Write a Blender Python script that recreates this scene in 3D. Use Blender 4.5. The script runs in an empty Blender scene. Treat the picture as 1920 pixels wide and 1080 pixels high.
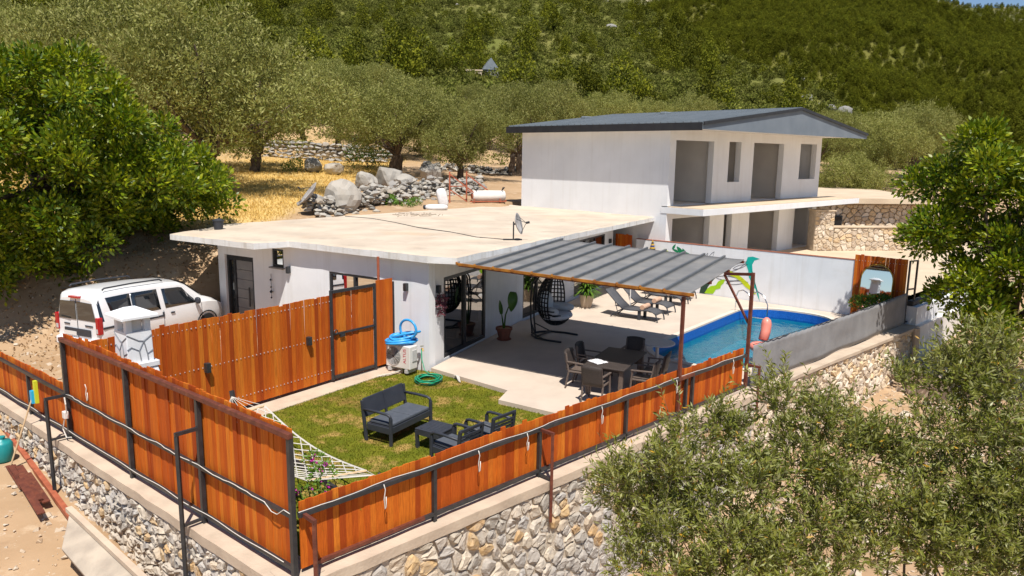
import bpy, bmesh, math, random
import numpy as np
from mathutils import Vector, Matrix, noise

R = math.radians
scene = bpy.context.scene
COL = scene.collection
rng = random.Random(11)
nrg = np.random.default_rng(5)

# ------------------------------------------------------------------ camera
CAM_H, PITCH, ROLL = 5.5, R(10.15), R(0.8)
cam = bpy.data.cameras.new('camera')
cam.sensor_width = 36.0
cam.lens = 26.25
cam.clip_start = 0.1
cam.clip_end = 6000
cam_ob = bpy.data.objects.new('camera', cam)
COL.objects.link(cam_ob)
_r, _u, _f = Vector((1, 0, 0)), Vector((0, math.sin(PITCH), math.cos(PITCH))), Vector((0, math.cos(PITCH), -math.sin(PITCH)))
_right = _r * math.cos(ROLL) + _u * math.sin(ROLL)
_up = -_r * math.sin(ROLL) + _u * math.cos(ROLL)
cam_ob.matrix_world = Matrix.Translation((0, 0, CAM_H)) @ Matrix((_right, _up, -_f)).transposed().to_4x4()
scene.camera = cam_ob

# ------------------------------------------------------------------ sky, sun, exposure
SUN = Vector((0.08, -0.52, 1.0)).normalized()
world = bpy.data.worlds.new('World')
scene.world = world
world.use_nodes = True
wn = world.node_tree.nodes
sky = wn.new('ShaderNodeTexSky')
sky.sky_type = 'NISHITA'
sky.sun_disc = False
sky.sun_elevation = math.asin(SUN.z)
sky.sun_rotation = math.atan2(SUN.x, SUN.y)
sky.altitude = 1200
sky.air_density = 1.0
sky.dust_density = 0.0
sky.ozone_density = 3.0
wn['Background'].inputs['Strength'].default_value = 0.085
world.node_tree.links.new(sky.outputs['Color'], wn['Background'].inputs['Color'])

sun = bpy.data.lights.new('sun', 'SUN')
sun.energy = 5.0
sun.angle = R(0.5)
sun.color = (1.0, 0.95, 0.87)
sun_ob = bpy.data.objects.new('sun', sun)
COL.objects.link(sun_ob)
sun_ob.rotation_euler = (-SUN).to_track_quat('-Z', 'Y').to_euler()

vs = scene.view_settings
vs.view_transform = 'Standard'
vs.look = 'None'
vs.exposure = 0.30
vs.gamma = 1.0
vs.use_curve_mapping = False
scene.cycles.max_bounces = 8
scene.cycles.transparent_max_bounces = 12
scene.cycles.caustics_reflective = False
scene.cycles.caustics_refractive = False
scene.cycles.use_denoising = True

# ------------------------------------------------------------------ materials
MATS = {}


def _lin(c):
    return (c[0], c[1], c[2], 1.0)


def mat(name, c1, c2=None, scale=4.0, detail=5.0, rough=0.75, bump=0.0, bscale=30.0, metal=0.0, spec=0.4,
        rnd=None, stretch=(1, 1, 1), rvar=0.0, lo=0.35, hi=0.65, island=None, transl=0.0, blotch=None, emit=None, coord='Object', coat=0.0, streak=None):
    """Principled material: two noise-mixed colours, per-object colour list, bump, optional leaf translucency."""
    m = bpy.data.materials.new(name)
    m.use_nodes = True
    nt = m.node_tree
    N, L = nt.nodes, nt.links
    b = N['Principled BSDF']
    b.inputs['Roughness'].default_value = rough
    b.inputs['Metallic'].default_value = metal
    b.inputs['Specular IOR Level'].default_value = spec
    if coat:
        b.inputs['Coat Weight'].default_value = coat
        b.inputs['Coat Roughness'].default_value = 0.05
    tc = N.new('ShaderNodeTexCoord')
    mp = N.new('ShaderNodeMapping')
    mp.inputs['Scale'].default_value = stretch
    L.new(tc.outputs[coord], mp.inputs['Vector'])
    oi = None
    vec = mp.outputs['Vector']
    if rnd or rvar:
        oi = N.new('ShaderNodeObjectInfo')
        ad = N.new('ShaderNodeVectorMath')
        ad.operation = 'MULTIPLY_ADD'
        L.new(oi.outputs['Random'], ad.inputs[0])
        ad.inputs[1].default_value = (37.0, 91.0, 53.0)
        L.new(vec, ad.inputs[2])
        vec = ad.outputs[0]

    def ramp(stops, src):
        r = N.new('ShaderNodeValToRGB')
        e = r.color_ramp.elements
        while len(e) < len(stops):
            e.new(0.5)
        for k, (p, c) in enumerate(stops):
            e[k].position = p
            e[k].color = _lin(c)
        L.new(src, r.inputs['Fac'])
        return r.outputs['Color']

    def mix(fac, a, bb, mode='MIX'):
        x = N.new('ShaderNodeMix')
        x.data_type = 'RGBA'
        x.blend_type = mode
        for sock, val in ((x.inputs['Factor'], fac), (x.inputs['A'], a), (x.inputs['B'], bb)):
            if hasattr(val, 'links'):
                L.new(val, sock)
            elif isinstance(val, (int, float)):
                sock.default_value = val
            else:
                sock.default_value = _lin(val)
        return x.outputs['Result']
    nz = N.new('ShaderNodeTexNoise')
    nz.inputs['Scale'].default_value = scale
    nz.inputs['Detail'].default_value = detail
    L.new(vec, nz.inputs['Vector'])
    if rnd:
        k = len(rnd)
        base = ramp([(i / k, c) for i, c in enumerate(rnd)], oi.outputs['Random'])
        base.node.color_ramp.interpolation = 'CONSTANT'
        if c2 is not None:
            f = ramp([(lo, (0, 0, 0)), (hi, (1, 1, 1))], nz.outputs['Fac'])
            base = mix(f, base, mix(0.5, base, c2))
    else:
        base = ramp([(lo, c1), (hi, c2 if c2 is not None else c1)], nz.outputs['Fac'])
    if blotch:
        for (bc, bs, l2, h2, amt) in blotch:
            n2 = N.new('ShaderNodeTexNoise')
            n2.inputs['Scale'].default_value = bs
            n2.inputs['Detail'].default_value = 6
            n2.inputs['Roughness'].default_value = 0.65
            L.new(vec, n2.inputs['Vector'])
            f = ramp([(l2, (0, 0, 0)), (h2, (amt, amt, amt))], n2.outputs['Fac'])
            base = mix(f, base, bc)
    if streak:
        sc_, amt, bc = streak
        ms = N.new('ShaderNodeMapping')
        ms.inputs['Scale'].default_value = (sc_, sc_, sc_ * .06)
        L.new(tc.outputs[coord], ms.inputs['Vector'])
        n4 = N.new('ShaderNodeTexNoise')
        n4.inputs['Scale'].default_value = 1.0
        n4.inputs['Detail'].default_value = 5
        L.new(ms.outputs['Vector'], n4.inputs['Vector'])
        f = ramp([(.52, (0, 0, 0)), (.72, (amt, amt, amt))], n4.outputs['Fac'])
        base = mix(f, base, bc)
    if island:
        g = N.new('ShaderNodeNewGeometry')
        k = len(island)
        isl = ramp([((i + 0.5) / k, c) for i, c in enumerate(island)], g.outputs['Random Per Island'])
        base = mix(0.6, base, isl)
    if rvar:
        hv = N.new('ShaderNodeHueSaturation')
        mr = N.new('ShaderNodeMapRange')
        L.new(oi.outputs['Random'], mr.inputs['Value'])
        mr.inputs['To Min'].default_value = 1 - rvar
        mr.inputs['To Max'].default_value = 1 + rvar
        L.new(mr.outputs['Result'], hv.inputs['Value'])
        L.new(base, hv.inputs['Color'])
        base = hv.outputs['Color']
    L.new(base, b.inputs['Base Color'])
    if bump:
        n3 = N.new('ShaderNodeTexNoise')
        n3.inputs['Scale'].default_value = bscale
        n3.inputs['Detail'].default_value = 6
        L.new(vec, n3.inputs['Vector'])
        bp = N.new('ShaderNodeBump')
        bp.inputs['Strength'].default_value = bump
        bp.inputs['Distance'].default_value = 0.02
        L.new(n3.outputs['Fac'], bp.inputs['Height'])
        L.new(bp.outputs['Normal'], b.inputs['Normal'])
    if transl:
        t = N.new('ShaderNodeBsdfTranslucent')
        mx = N.new('ShaderNodeMixShader')
        mx.inputs['Fac'].default_value = transl
        L.new(base, t.inputs['Color'])
        L.new(b.outputs['BSDF'], mx.inputs[1])
        L.new(t.outputs['BSDF'], mx.inputs[2])
        L.new(mx.outputs['Shader'], N['Material Output'].inputs['Surface'])
    MATS[name] = m
    return m


WHITE = mat('white_plaster', (.80, .81, .83), (.74, .75, .77), scale=1.3, rough=.9, bump=.15, bscale=60, spec=.2, streak=(5.0, .45, (.62, .61, .59)),
            blotch=[((.60, .57, .53), .7, .58, .8, .5)])
WHITE2 = mat('fresh_white_plaster', (.80, .805, .82), (.74, .745, .76), scale=.8, rough=.9, bump=.12, bscale=40, spec=.2, streak=(4.0, .3, (.64, .62, .60)),
             blotch=[((.66, .65, .64), .45, .58, .82, .45)])
GREYPLASTER = mat('raw_wall_plaster', (.78, .73, .67), (.70, .65, .60), scale=1.0, rough=.9, bump=.1)
ROOFCON = mat('roof_concrete', (.62, .52, .41), (.52, .43, .34), scale=.9, rough=.92, bump=.3, bscale=25, spec=.2,
              blotch=[((.58, .40, .25), .35, .55, .75, .6), ((.36, .30, .24), 1.1, .56, .74, .6), ((.42, .35, .28), 4.0, .60, .72, .5), ((.72, .62, .50), .6, .55, .7, .5)])
FASCIA = mat('weathered_fascia', (.78, .77, .76), (.68, .66, .63), scale=2.2, rough=.9, bump=.3, bscale=20, spec=.2, streak=(7.0, .6, (.50, .45, .38)),
             blotch=[((.40, .34, .27), 3.0, .60, .78, .7)])
PATIO = mat('patio_concrete', (.60, .50, .41), (.53, .44, .36), scale=1.1, rough=.8, bump=.12, bscale=40, spec=.3,
            blotch=[((.45, .37, .30), .8, .58, .8, .5), ((.66, .57, .48), 2.5, .58, .75, .4)])
COPING = mat('coping_concrete', (.58, .47, .36), (.48, .38, .29), scale=2.0, rough=.9, bump=.4, bscale=18, spec=.2,
             blotch=[((.36, .29, .22), 1.2, .58, .78, .6)])
MORTAR = mat('stone_mortar', (.60, .51, .41), (.48, .40, .31), scale=6, rough=.95, bump=.8, bscale=22, spec=.1)
STONE = mat('limestone_rubble', (.5, .45, .38), (.33, .30, .27), scale=7, rough=.95, bump=1.0, bscale=18, spec=.1, lo=.38, hi=.72,
            rnd=[(.58, .50, .41), (.47, .42, .37), (.56, .46, .35), (.42, .38, .34), (.61, .52, .41), (.47, .40, .33), (.58, .40, .21), (.45, .42, .39), (.54, .47, .39), (.50, .43, .34), (.40, .36, .31), (.52, .34, .17)],
            blotch=[((.55, .36, .18), 3.0, .6, .75, .5), ((.30, .27, .24), 5.0, .60, .75, .6)])
STONEW = mat('warm_limestone', (.6, .5, .38), (.48, .38, .28), scale=6, rough=.9, bump=.7, bscale=20, spec=.15, lo=.4, hi=.7,
             rnd=[(.66, .55, .41), (.58, .46, .33), (.70, .60, .47), (.52, .42, .32), (.66, .49, .30), (.72, .63, .52)])
STONEG = mat('grey_field_stone', (.4, .38, .34), (.25, .24, .22), scale=3, rough=.95, bump=1.0, bscale=9, spec=.1, lo=.4, hi=.7,
             rnd=[(.38, .35, .31), (.31, .29, .27), (.42, .38, .33), (.27, .26, .24), (.37, .32, .26), (.40, .37, .33)],
             blotch=[((.40, .28, .17), 2.0, .62, .75, .5)])
DIRT = mat('dry_dirt', (.44, .28, .16), (.36, .22, .12), scale=.6, rough=.95, bump=.9, bscale=6, spec=.1, detail=10,
           blotch=[((.54, .40, .27), 1.8, .55, .68, .8), ((.24, .14, .08), .8, .60, .78, .7)])
GROUND = mat('hillside_soil', (.45, .31, .19), (.38, .25, .145), scale=.5, rough=.95, bump=.9, bscale=5, spec=.1, detail=10,
             blotch=[((.52, .39, .26), 1.6, .54, .66, .8), ((.25, .15, .09), .7, .58, .74, .75), ((.56, .47, .37), 5.0, .62, .70, .7)])
LAWN = mat('lawn_turf', (.105, .125, .010), (.175, .175, .016), scale=2.5, rough=.9, bump=.6, bscale=60, spec=.1, detail=8,
           blotch=[((.42, .27, .09), 1.5, .53, .63, .9), ((.34, .19, .07), .7, .58, .68, .75)])
BLADE = mat('lawn_blades', (.105, .13, .010), (.18, .18, .016), scale=2.5, rough=.8, spec=.1,
            blotch=[((.44, .29, .10), 1.5, .53, .62, .9), ((.34, .19, .07), .7, .58, .68, .75)], island=[(.10, .13, .008), (.17, .185, .012), (.25, .215, .04)], transl=.3)
WOOD = mat('stained_fence_board', (.5, .13, .012), (.20, .03, .004), scale=9, stretch=(9, 9, .6), rough=.7, bump=.35, bscale=14, lo=.35, hi=.72, spec=.2,
           rnd=[(0.513, 0.100, 0.0096), (0.616, 0.147, 0.0120), (0.410, 0.071, 0.0072), (0.559, 0.124, 0.0108), (0.684, 0.206, 0.0204), (0.467, 0.088, 0.0084), (0.593, 0.139, 0.0120), (0.365, 0.061, 0.0072), (0.638, 0.171, 0.0156), (0.536, 0.112, 0.0096)],
           blotch=[((.13, .026, .005), 4.5, .66, .78, .85), ((.55, .24, .08), 2.2, .62, .80, .45)])
BLACKM = mat('black_painted_steel', (.022, .023, .026), (.035, .036, .04), scale=8, rough=.45, bump=.1, spec=.5)
RUST = mat('rusty_brown_steel', (.16, .045, .025), (.10, .028, .018), scale=9, rough=.6, bump=.3, bscale=40, spec=.4,
           blotch=[((.26, .10, .05), 5, .55, .7, .6)])
RUST2 = mat('red_oxide_steel', (.42, .12, .06), (.30, .08, .04), scale=7, rough=.6, bump=.2, spec=.4)
ANTHR = mat('anthracite_plastic', (.030, .034, .045), (.038, .042, .055), scale=6, rough=.5, bump=.08, bscale=80, spec=.45)
CUSH = mat('slate_cushion', (.075, .085, .105), (.09, .10, .12), scale=10, rough=.9, bump=.3, bscale=120, spec=.2)
CUSHG = mat('grey_fabric', (.68, .67, .69), (.72, .71, .73), scale=8, rough=.95, bump=.3, bscale=90, spec=.15)
RATTAN = mat('brown_rattan', (.060, .046, .040), (.045, .035, .031), scale=30, rough=.55, bump=.6, bscale=90, spec=.4)
RATTANL = mat('taupe_rattan', (.15, .115, .095), (.12, .09, .075), scale=30, rough=.55, bump=.6, bscale=90, spec=.4)
WICKER = mat('black_wicker', (.012, .012, .013), (.02, .02, .022), scale=20, rough=.5, spec=.4)
PERG = mat('grey_metal_sheet', (.20, .197, .193), (.26, .253, .243), scale=1.6, rough=.55, bump=.05, spec=.5, metal=.2,
           blotch=[((.36, .33, .29), 1.0, .54, .74, .7), ((.42, .38, .33), 5.0, .62, .78, .6), ((.12, .115, .11), 2.2, .60, .76, .6)])
PERGR = mat('dark_sheet_rib', (.13, .14, .155), (.16, .17, .18), scale=3, rough=.5, spec=.5, metal=.2)
OCHRE = mat('ochre_painted_steel', (.42, .17, .018), (.24, .08, .012), scale=6, rough=.55, bump=.2, spec=.4,
            blotch=[((.16, .06, .02), 4, .6, .75, .7)])
ROOFM = mat('blue_grey_metal_roof', (.21, .235, .255), (.255, .28, .30), scale=1.2, rough=.5, spec=.5, metal=.25)
ROOFD = mat('charcoal_fascia_metal', (.018, .018, .022), (.026, .026, .03), scale=3, rough=.5, spec=.4)
GABLE = mat('slate_grey_gable', (.15, .18, .215), (.18, .21, .245), scale=1.2, rough=.7, spec=.3, bump=.1)
TERRA = mat('terracotta', (.30, .10, .055), (.24, .08, .045), scale=6, rough=.8, bump=.2)
CARW = mat('white_car_paint', (.80, .80, .81), None, rough=.25, spec=.5, coat=.6)
CHROME = mat('polished_steel', (.75, .75, .75), None, rough=.15, metal=1.0)
GREYP = mat('light_grey_plastic', (.55, .54, .53), (.50, .49, .48), scale=6, rough=.5)
OFFW = mat('off_white_plastic', (.74, .71, .68), (.70, .67, .64), scale=4, rough=.5)
BLUEH = mat('blue_hose', (.03, .30, .68), (.04, .35, .75), scale=8, rough=.35, spec=.5)
GREENH = mat('green_hose', (.0, .26, .13), (.01, .32, .17), scale=8, rough=.4, spec=.5)
ROPE = mat('white_rope', (.66, .63, .58), (.54, .51, .46), scale=30, rough=.9)
RED = mat('red_print', (.55, .02, .06), None, rough=.5)
TAILR = mat('red_tail_light', (.35, .006, .01), (.45, .01, .015), scale=10, rough=.2, spec=.6)
RUBBER = mat('black_rubber', (.014, .014, .015), (.02, .02, .02), scale=9, rough=.8)
LINER = mat('blue_pool_liner', (.006, .09, .40), (.012, .13, .50), scale=22, rough=.4, spec=.4, lo=.4, hi=.6)
POOLF = mat('pool_floor', (.009, .20, .31), (.014, .26, .36), scale=3, rough=.6)
PINK = mat('coral_pink_vinyl', (.80, .24, .18), (.84, .30, .23), scale=3, rough=.35, spec=.5)
SCREEN = mat('grey_screen_fabric', (.21, .208, .215), (.25, .247, .252), scale=2.5, rough=.8, bump=.25, bscale=14, spec=.3)
TOWEL = mat('beige_towel', (.62, .40, .28), (.55, .34, .23), scale=18, rough=.95, bump=.5, bscale=90)
TAN = mat('terrace_concrete', (.62, .50, .36), (.54, .42, .30), scale=.7, rough=.9, bump=.2, spec=.2)
BARK = mat('grey_olive_bark', (.16, .12, .09), (.08, .06, .045), scale=7, stretch=(3, 3, 1), rough=.95, bump=1.0, bscale=12, spec=.1)
OLIVE = mat('olive_leaf', (.19, .205, .042), (.30, .30, .075), scale=.6, rough=.6, spec=.25, transl=.32,
            island=[(.13, .15, .026), (.23, .24, .05), (.32, .315, .08), (.44, .42, .16)], rvar=.12)
OLIVEN = mat('near_olive_leaf', (.17, .20, .024), (.27, .275, .05), scale=1.2, rough=.42, spec=.45, transl=.32,
             island=[(.09, .12, .014), (.18, .21, .026), (.27, .28, .045), (.50, .50, .28), (.33, .32, .07)])
YLEAF = mat('yellowing_leaf', (.5, .30, .03), (.42, .22, .02), scale=4, rough=.5, transl=.2)
CAROB = mat('glossy_carob_leaf', (.05, .115, .004), (.20, .26, .006), scale=.8, rough=.42, spec=.4, transl=.3, lo=.38, hi=.62,
            island=[(.04, .09, .004), (.10, .17, .004), (.24, .29, .006), (.40, .41, .012)])
PINE = mat('pine_foliage', (.065, .085, .007), (.18, .18, .012), scale=.12, rough=.8, spec=.1, transl=.2,
           island=[(.055, .075, .007), (.13, .14, .010), (.21, .20, .016)], rvar=.38)
SCRUB = mat('maquis_scrub', (.10, .12, .018), (.185, .19, .034), scale=.12, rough=.8, spec=.12, transl=.2,
            island=[(.075, .095, .013), (.14, .15, .026), (.22, .21, .052)], rvar=.38)
STRAW = mat('dry_golden_grass', (.72, .50, .16), (.64, .43, .13), scale=.5, rough=.85, spec=.15, transl=.25,
            island=[(.74, .52, .17), (.66, .45, .13), (.80, .60, .24)])
FLOWER = mat('magenta_flower', (.55, .03, .30), (.45, .02, .35), scale=6, rough=.6, transl=.2)
GREENL = mat('fresh_green_leaf', (.09, .20, .02), (.15, .26, .03), scale=4, rough=.45, spec=.4, transl=.25)
BIGLEAF = mat('elephant_ear_leaf', (.045, .13, .012), (.07, .17, .02), scale=5, rough=.35, spec=.5, transl=.2)
ORANGEF = mat('orange_blossom', (.62, .16, .02), (.60, .34, .03), scale=6, rough=.6, transl=.2)
PURPLE = mat('purple_leaves', (.13, .03, .06), (.20, .06, .07), scale=9, rough=.5, transl=.15)
MURG = mat('painted_dark_green', (.005, .20, .08), None, rough=.8)
MURD = mat('painted_bottle_green', (.02, .05, .03), None, rough=.8)
MURL = mat('painted_lime', (.32, .56, .01), None, rough=.8)
MURY = mat('painted_chartreuse', (.52, .60, .01), None, rough=.8)
MURT = mat('painted_teal', (.0, .40, .34), None, rough=.8)
MURK = mat('painted_black_line', (.05, .05, .06), None, rough=.8)
YELLOW = mat('yellow_plastic', (.60, .62, .03), None, rough=.5)
BLUEP = mat('bright_blue_plastic', (.02, .38, .72), None, rough=.4)
TEALP = mat('teal_plastic', (.01, .22, .24), (.02, .28, .28), scale=4, rough=.4)
NAVY = mat('navy_ceramic', (.02, .05, .20), None, rough=.3)
GOLD = mat('mustard_ceramic', (.55, .33, .04), None, rough=.4)
WALLDECK = mat('black_membrane', (.025, .025, .028), (.05, .05, .05), scale=3, rough=.7, bump=.4)
PAVER = mat('grey_door_panel', (.20, .19, .19), (.24, .23, .22), scale=3, rough=.6)
SACK = mat('white_woven_sack', (.74, .72, .72), (.66, .64, .64), scale=7, rough=.8, bump=.5, bscale=9)
PLANKG = mat('grey_weathered_slab', (.50, .42, .33), (.36, .30, .24), scale=2.5, rough=.95, bump=.5, bscale=14,
             blotch=[((.28, .24, .20), 1.5, .55, .75, .7)])
REDS = mat('painted_stone_joint', (.22, .23, .25), None, rough=.8)


def glass_mat(name, tint=(.012, .016, .02), rough=.02):
    m = bpy.data.materials.new(name)
    m.use_nodes = True
    b = m.node_tree.nodes['Principled BSDF']
    b.inputs['Base Color'].default_value = _lin(tint)
    b.inputs['Roughness'].default_value = rough
    b.inputs['Specular IOR Level'].default_value = 1.0
    b.inputs['Coat Weight'].default_value = .5
    b.inputs['Coat Roughness'].default_value = .01
    return m


CARGLASS = glass_mat('tinted_car_glass')


def clear_glass(name, tint, fmin):
    """Thin architectural pane: transparent, with a Fresnel mirror reflection."""
    m = bpy.data.materials.new(name)
    m.use_nodes = True
    N, L = m.node_tree.nodes, m.node_tree.links
    N.remove(N['Principled BSDF'])
    t = N.new('ShaderNodeBsdfTransparent')
    t.inputs['Color'].default_value = _lin(tint)
    g = N.new('ShaderNodeBsdfGlossy')
    g.inputs['Roughness'].default_value = 0.01
    fr = N.new('ShaderNodeFresnel')
    fr.inputs['IOR'].default_value = 1.5
    mr = N.new('ShaderNodeMapRange')
    mr.inputs['To Min'].default_value = fmin
    mr.inputs['To Max'].default_value = 1.0
    L.new(fr.outputs['Fac'], mr.inputs['Value'])
    mx = N.new('ShaderNodeMixShader')
    L.new(mr.outputs['Result'], mx.inputs['Fac'])
    L.new(t.outputs['BSDF'], mx.inputs[1])
    L.new(g.outputs['BSDF'], mx.inputs[2])
    L.new(mx.outputs['Shader'], N['Material Output'].inputs['Surface'])
    return m


PANE = clear_glass('door_glass', (.30, .34, .36), .40)


def water_mat():
    m = bpy.data.materials.new('pool_water')
    m.use_nodes = True
    N, L = m.node_tree.nodes, m.node_tree.links
    N.remove(N['Principled BSDF'])
    t = N.new('ShaderNodeBsdfTransparent')
    t.inputs['Color'].default_value = (.42, .86, .90, 1)
    g = N.new('ShaderNodeBsdfGlossy')
    g.inputs['Roughness'].default_value = 0.03
    nz = N.new('ShaderNodeTexNoise')
    nz.inputs['Scale'].default_value = 3.2
    nz.inputs['Detail'].default_value = 4
    tc = N.new('ShaderNodeTexCoord')
    L.new(tc.outputs['Object'], nz.inputs['Vector'])
    bp = N.new('ShaderNodeBump')
    bp.inputs['Strength'].default_value = .5
    bp.inputs['Distance'].default_value = .06
    L.new(nz.outputs['Fac'], bp.inputs['Height'])
    L.new(bp.outputs['Normal'], g.inputs['Normal'])
    fr = N.new('ShaderNodeFresnel')
    fr.inputs['IOR'].default_value = 1.33
    L.new(bp.outputs['Normal'], fr.inputs['Normal'])
    mx = N.new('ShaderNodeMixShader')
    L.new(fr.outputs['Fac'], mx.inputs['Fac'])
    L.new(t.outputs['BSDF'], mx.inputs[1])
    L.new(g.outputs['BSDF'], mx.inputs[2])
    L.new(mx.outputs['Shader'], N['Material Output'].inputs['Surface'])
    return m


WATER = water_mat()
MIRROR = mat('mirror_silver', (.82, .84, .85), None, rough=.02, metal=1.0)

# ------------------------------------------------------------------ building helpers
ORG = {}


def link(o):
    COL.objects.link(o)
    return o


def tag(o, label=None, cat=None, group=None, kind=None):
    if label:
        o['label'] = label
    if cat:
        o['category'] = cat
    if group:
        o['group'] = group
    if kind:
        o['kind'] = kind
    return o


def thing(name, label, cat, loc=(0, 0, 0), rz=0.0, group=None):
    o = bpy.data.objects.new(name, None)
    o.empty_display_size = .1
    link(o)
    o.location = loc
    o.rotation_euler = (0, 0, rz)
    ORG[o] = Vector(loc)
    return tag(o, label, cat, group)


def copy_tree(o, parent=None):
    c = o.copy()
    link(c)
    c.parent = parent
    for ch in list(o.children):
        copy_tree(ch, c)
    return c


class MB:
    """Collects vertices and faces; build() links them as one mesh object."""

    def __init__(s):
        s.v = []
        s.f = []

    def face(s, pts):
        k = len(s.v)
        s.v += [tuple(p) for p in pts]
        s.f.append(tuple(range(k, k + len(pts))))
        return s

    def box(s, c, size, rz=0.0):
        cx, cy, cz = c
        hx, hy, hz = size[0] / 2, size[1] / 2, size[2] / 2
        co, si = math.cos(rz), math.sin(rz)
        k = len(s.v)
        for dx, dy, dz in ((-1, -1, -1), (1, -1, -1), (1, 1, -1), (-1, 1, -1), (-1, -1, 1), (1, -1, 1), (1, 1, 1), (-1, 1, 1)):
            x, y = dx * hx, dy * hy
            s.v.append((cx + x * co - y * si, cy + x * si + y * co, cz + dz * hz))
        s.f += [tuple(k + i for i in q) for q in ((0, 3, 2, 1), (4, 5, 6, 7), (0, 1, 5, 4), (1, 2, 6, 5), (2, 3, 7, 6), (3, 0, 4, 7))]
        return s

    def bar(s, p0, p1, w, h=None, up=(0, 0, 1)):
        h = h or w
        p0, p1 = Vector(p0), Vector(p1)
        d = (p1 - p0).normalized()
        upv = Vector(up)
        if abs(d.dot(upv)) > .98:
            upv = Vector((0, 1, 0)) if abs(d.y) < .9 else Vector((1, 0, 0))
        x = d.cross(upv).normalized()
        z = x.cross(d).normalized()
        k = len(s.v)
        for p in (p0, p1):
            for a, b in ((-1, -1), (1, -1), (1, 1), (-1, 1)):
                s.v.append(tuple(p + x * (a * w / 2) + z * (b * h / 2)))
        s.f += [tuple(k + i for i in q) for q in ((0, 1, 2, 3), (7, 6, 5, 4), (0, 4, 5, 1), (1, 5, 6, 2), (2, 6, 7, 3), (3, 7, 4, 0))]
        return s

    def tube(s, pts, r, n=8, closed=False):
        pts = [Vector(p) for p in pts]
        m = len(pts)
        rr = r if isinstance(r, (list, tuple)) else [r] * m
        k = len(s.v)
        prev = None
        for i, p in enumerate(pts):
            a = pts[(i - 1) % m] if (closed or i > 0) else p
            b = pts[(i + 1) % m] if (closed or i < m - 1) else p
            d = (b - a).normalized()
            if prev is None:
                ref = Vector((0, 0, 1)) if abs(d.z) < .9 else Vector((1, 0, 0))
                x = d.cross(ref).normalized()
            else:
                x = (prev - d * prev.dot(d))
                x = x.normalized() if x.length > 1e-6 else d.cross(Vector((0, 0, 1))).normalized()
            prev = x
            y = d.cross(x)
            for j in range(n):
                t = 2 * math.pi * j / n
                s.v.append(tuple(p + (x * math.cos(t) + y * math.sin(t)) * rr[i]))
        for i in range(m if closed else m - 1):
            a, b = k + i * n, k + ((i + 1) % m) * n
            for j in range(n):
                s.f.append((a + j, a + (j + 1) % n, b + (j + 1) % n, b + j))
        if not closed:
            s.f.append(tuple(k + j for j in reversed(range(n))))
            s.f.append(tuple(k + (m - 1) * n + j for j in range(n)))
        return s

    def prism(s, poly, z0, z1):
        """poly counter-clockwise list of (x, y); z0/z1 numbers or per-point lists."""
        n = len(poly)
        if sum(poly[i][0] * poly[(i + 1) % n][1] - poly[(i + 1) % n][0] * poly[i][1] for i in range(n)) < 0:
            poly = list(reversed(poly))
        k = len(s.v)
        s.v += [(x, y, z0) for x, y in poly] + [(x, y, z1) for x, y in poly]
        s.f.append(tuple(k + i for i in reversed(range(n))))
        s.f.append(tuple(k + n + i for i in range(n)))
        for i in range(n):
            j = (i + 1) % n
            s.f.append((k + i, k + j, k + n + j, k + n + i))
        return s

    def lathe(s, prof, c=(0, 0, 0), n=20, caps=True):
        k = len(s.v)
        for r, z in prof:
            for j in range(n):
                t = 2 * math.pi * j / n
                s.v.append((c[0] + r * math.cos(t), c[1] + r * math.sin(t), c[2] + z))
        for i in range(len(prof) - 1):
            a, b = k + i * n, k + (i + 1) * n
            for j in range(n):
                s.f.append((a + j, a + (j + 1) % n, b + (j + 1) % n, b + j))
        if caps:
            s.f.append(tuple(k + j for j in reversed(range(n))))
            s.f.append(tuple(k + (len(prof) - 1) * n + j for j in range(n)))
        return s

    def grid(s, rows, closed=False):
        """rows: list of equally long lists of points."""
        k = len(s.v)
        m, n = len(rows), len(rows[0])
        for r in rows:
            s.v += [tuple(p) for p in r]
        for i in range(m - 1):
            for j in range(n if closed else n - 1):
                j2 = (j + 1) % n
                s.f.append((k + i * n + j, k + i * n + j2, k + (i + 1) * n + j2, k + (i + 1) * n + j))
        return s

    def xf(s, fn):
        s.v = [tuple(fn(Vector(p))) for p in s.v]
        return s

    def mesh(s, name):
        me = bpy.data.meshes.new(name)
        me.from_pydata(s.v, [], s.f)
        me.update()
        return me

    def build(s, name, m, parent=None, world=True, smooth=False, bevel=0.0, subsurf=0, kind=None, solid=0.0):
        if parent is not None and world:
            o0 = org(parent)
            s.v = [(x - o0.x, y - o0.y, z - o0.z) for x, y, z in s.v]
        me = s.mesh(name)
        me.materials.append(m)
        if smooth:
            me.polygons.foreach_set('use_smooth', [True] * len(me.polygons))
        o = bpy.data.objects.new(name, me)
        link(o)
        o.parent = parent
        if solid:
            md = o.modifiers.new('solid', 'SOLIDIFY')
            md.thickness = solid
        if bevel:
            md = o.modifiers.new('bevel', 'BEVEL')
            md.width = bevel
            md.segments = 2
            md.limit_method = 'ANGLE'
        if subsurf:
            md = o.modifiers.new('sub', 'SUBSURF')
            md.levels = subsurf
            md.render_levels = subsurf
        if kind:
            o['kind'] = kind
        return o


def org(o):
    while o is not None:
        if o in ORG:
            return ORG[o]
        o = o.parent
    return Vector((0, 0, 0))


def inst(name, me, parent, loc, rz=0.0, scale=(1, 1, 1), rot=None, world=True):
    """A part that shares mesh data with its alike pieces."""
    o = bpy.data.objects.new(name, me)
    link(o)
    o.parent = parent
    l = Vector(loc)
    if parent is not None and world:
        l = l - org(parent)
    o.location = l
    o.rotation_euler = rot if rot is not None else (0, 0, rz)
    o.scale = scale
    return o


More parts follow.
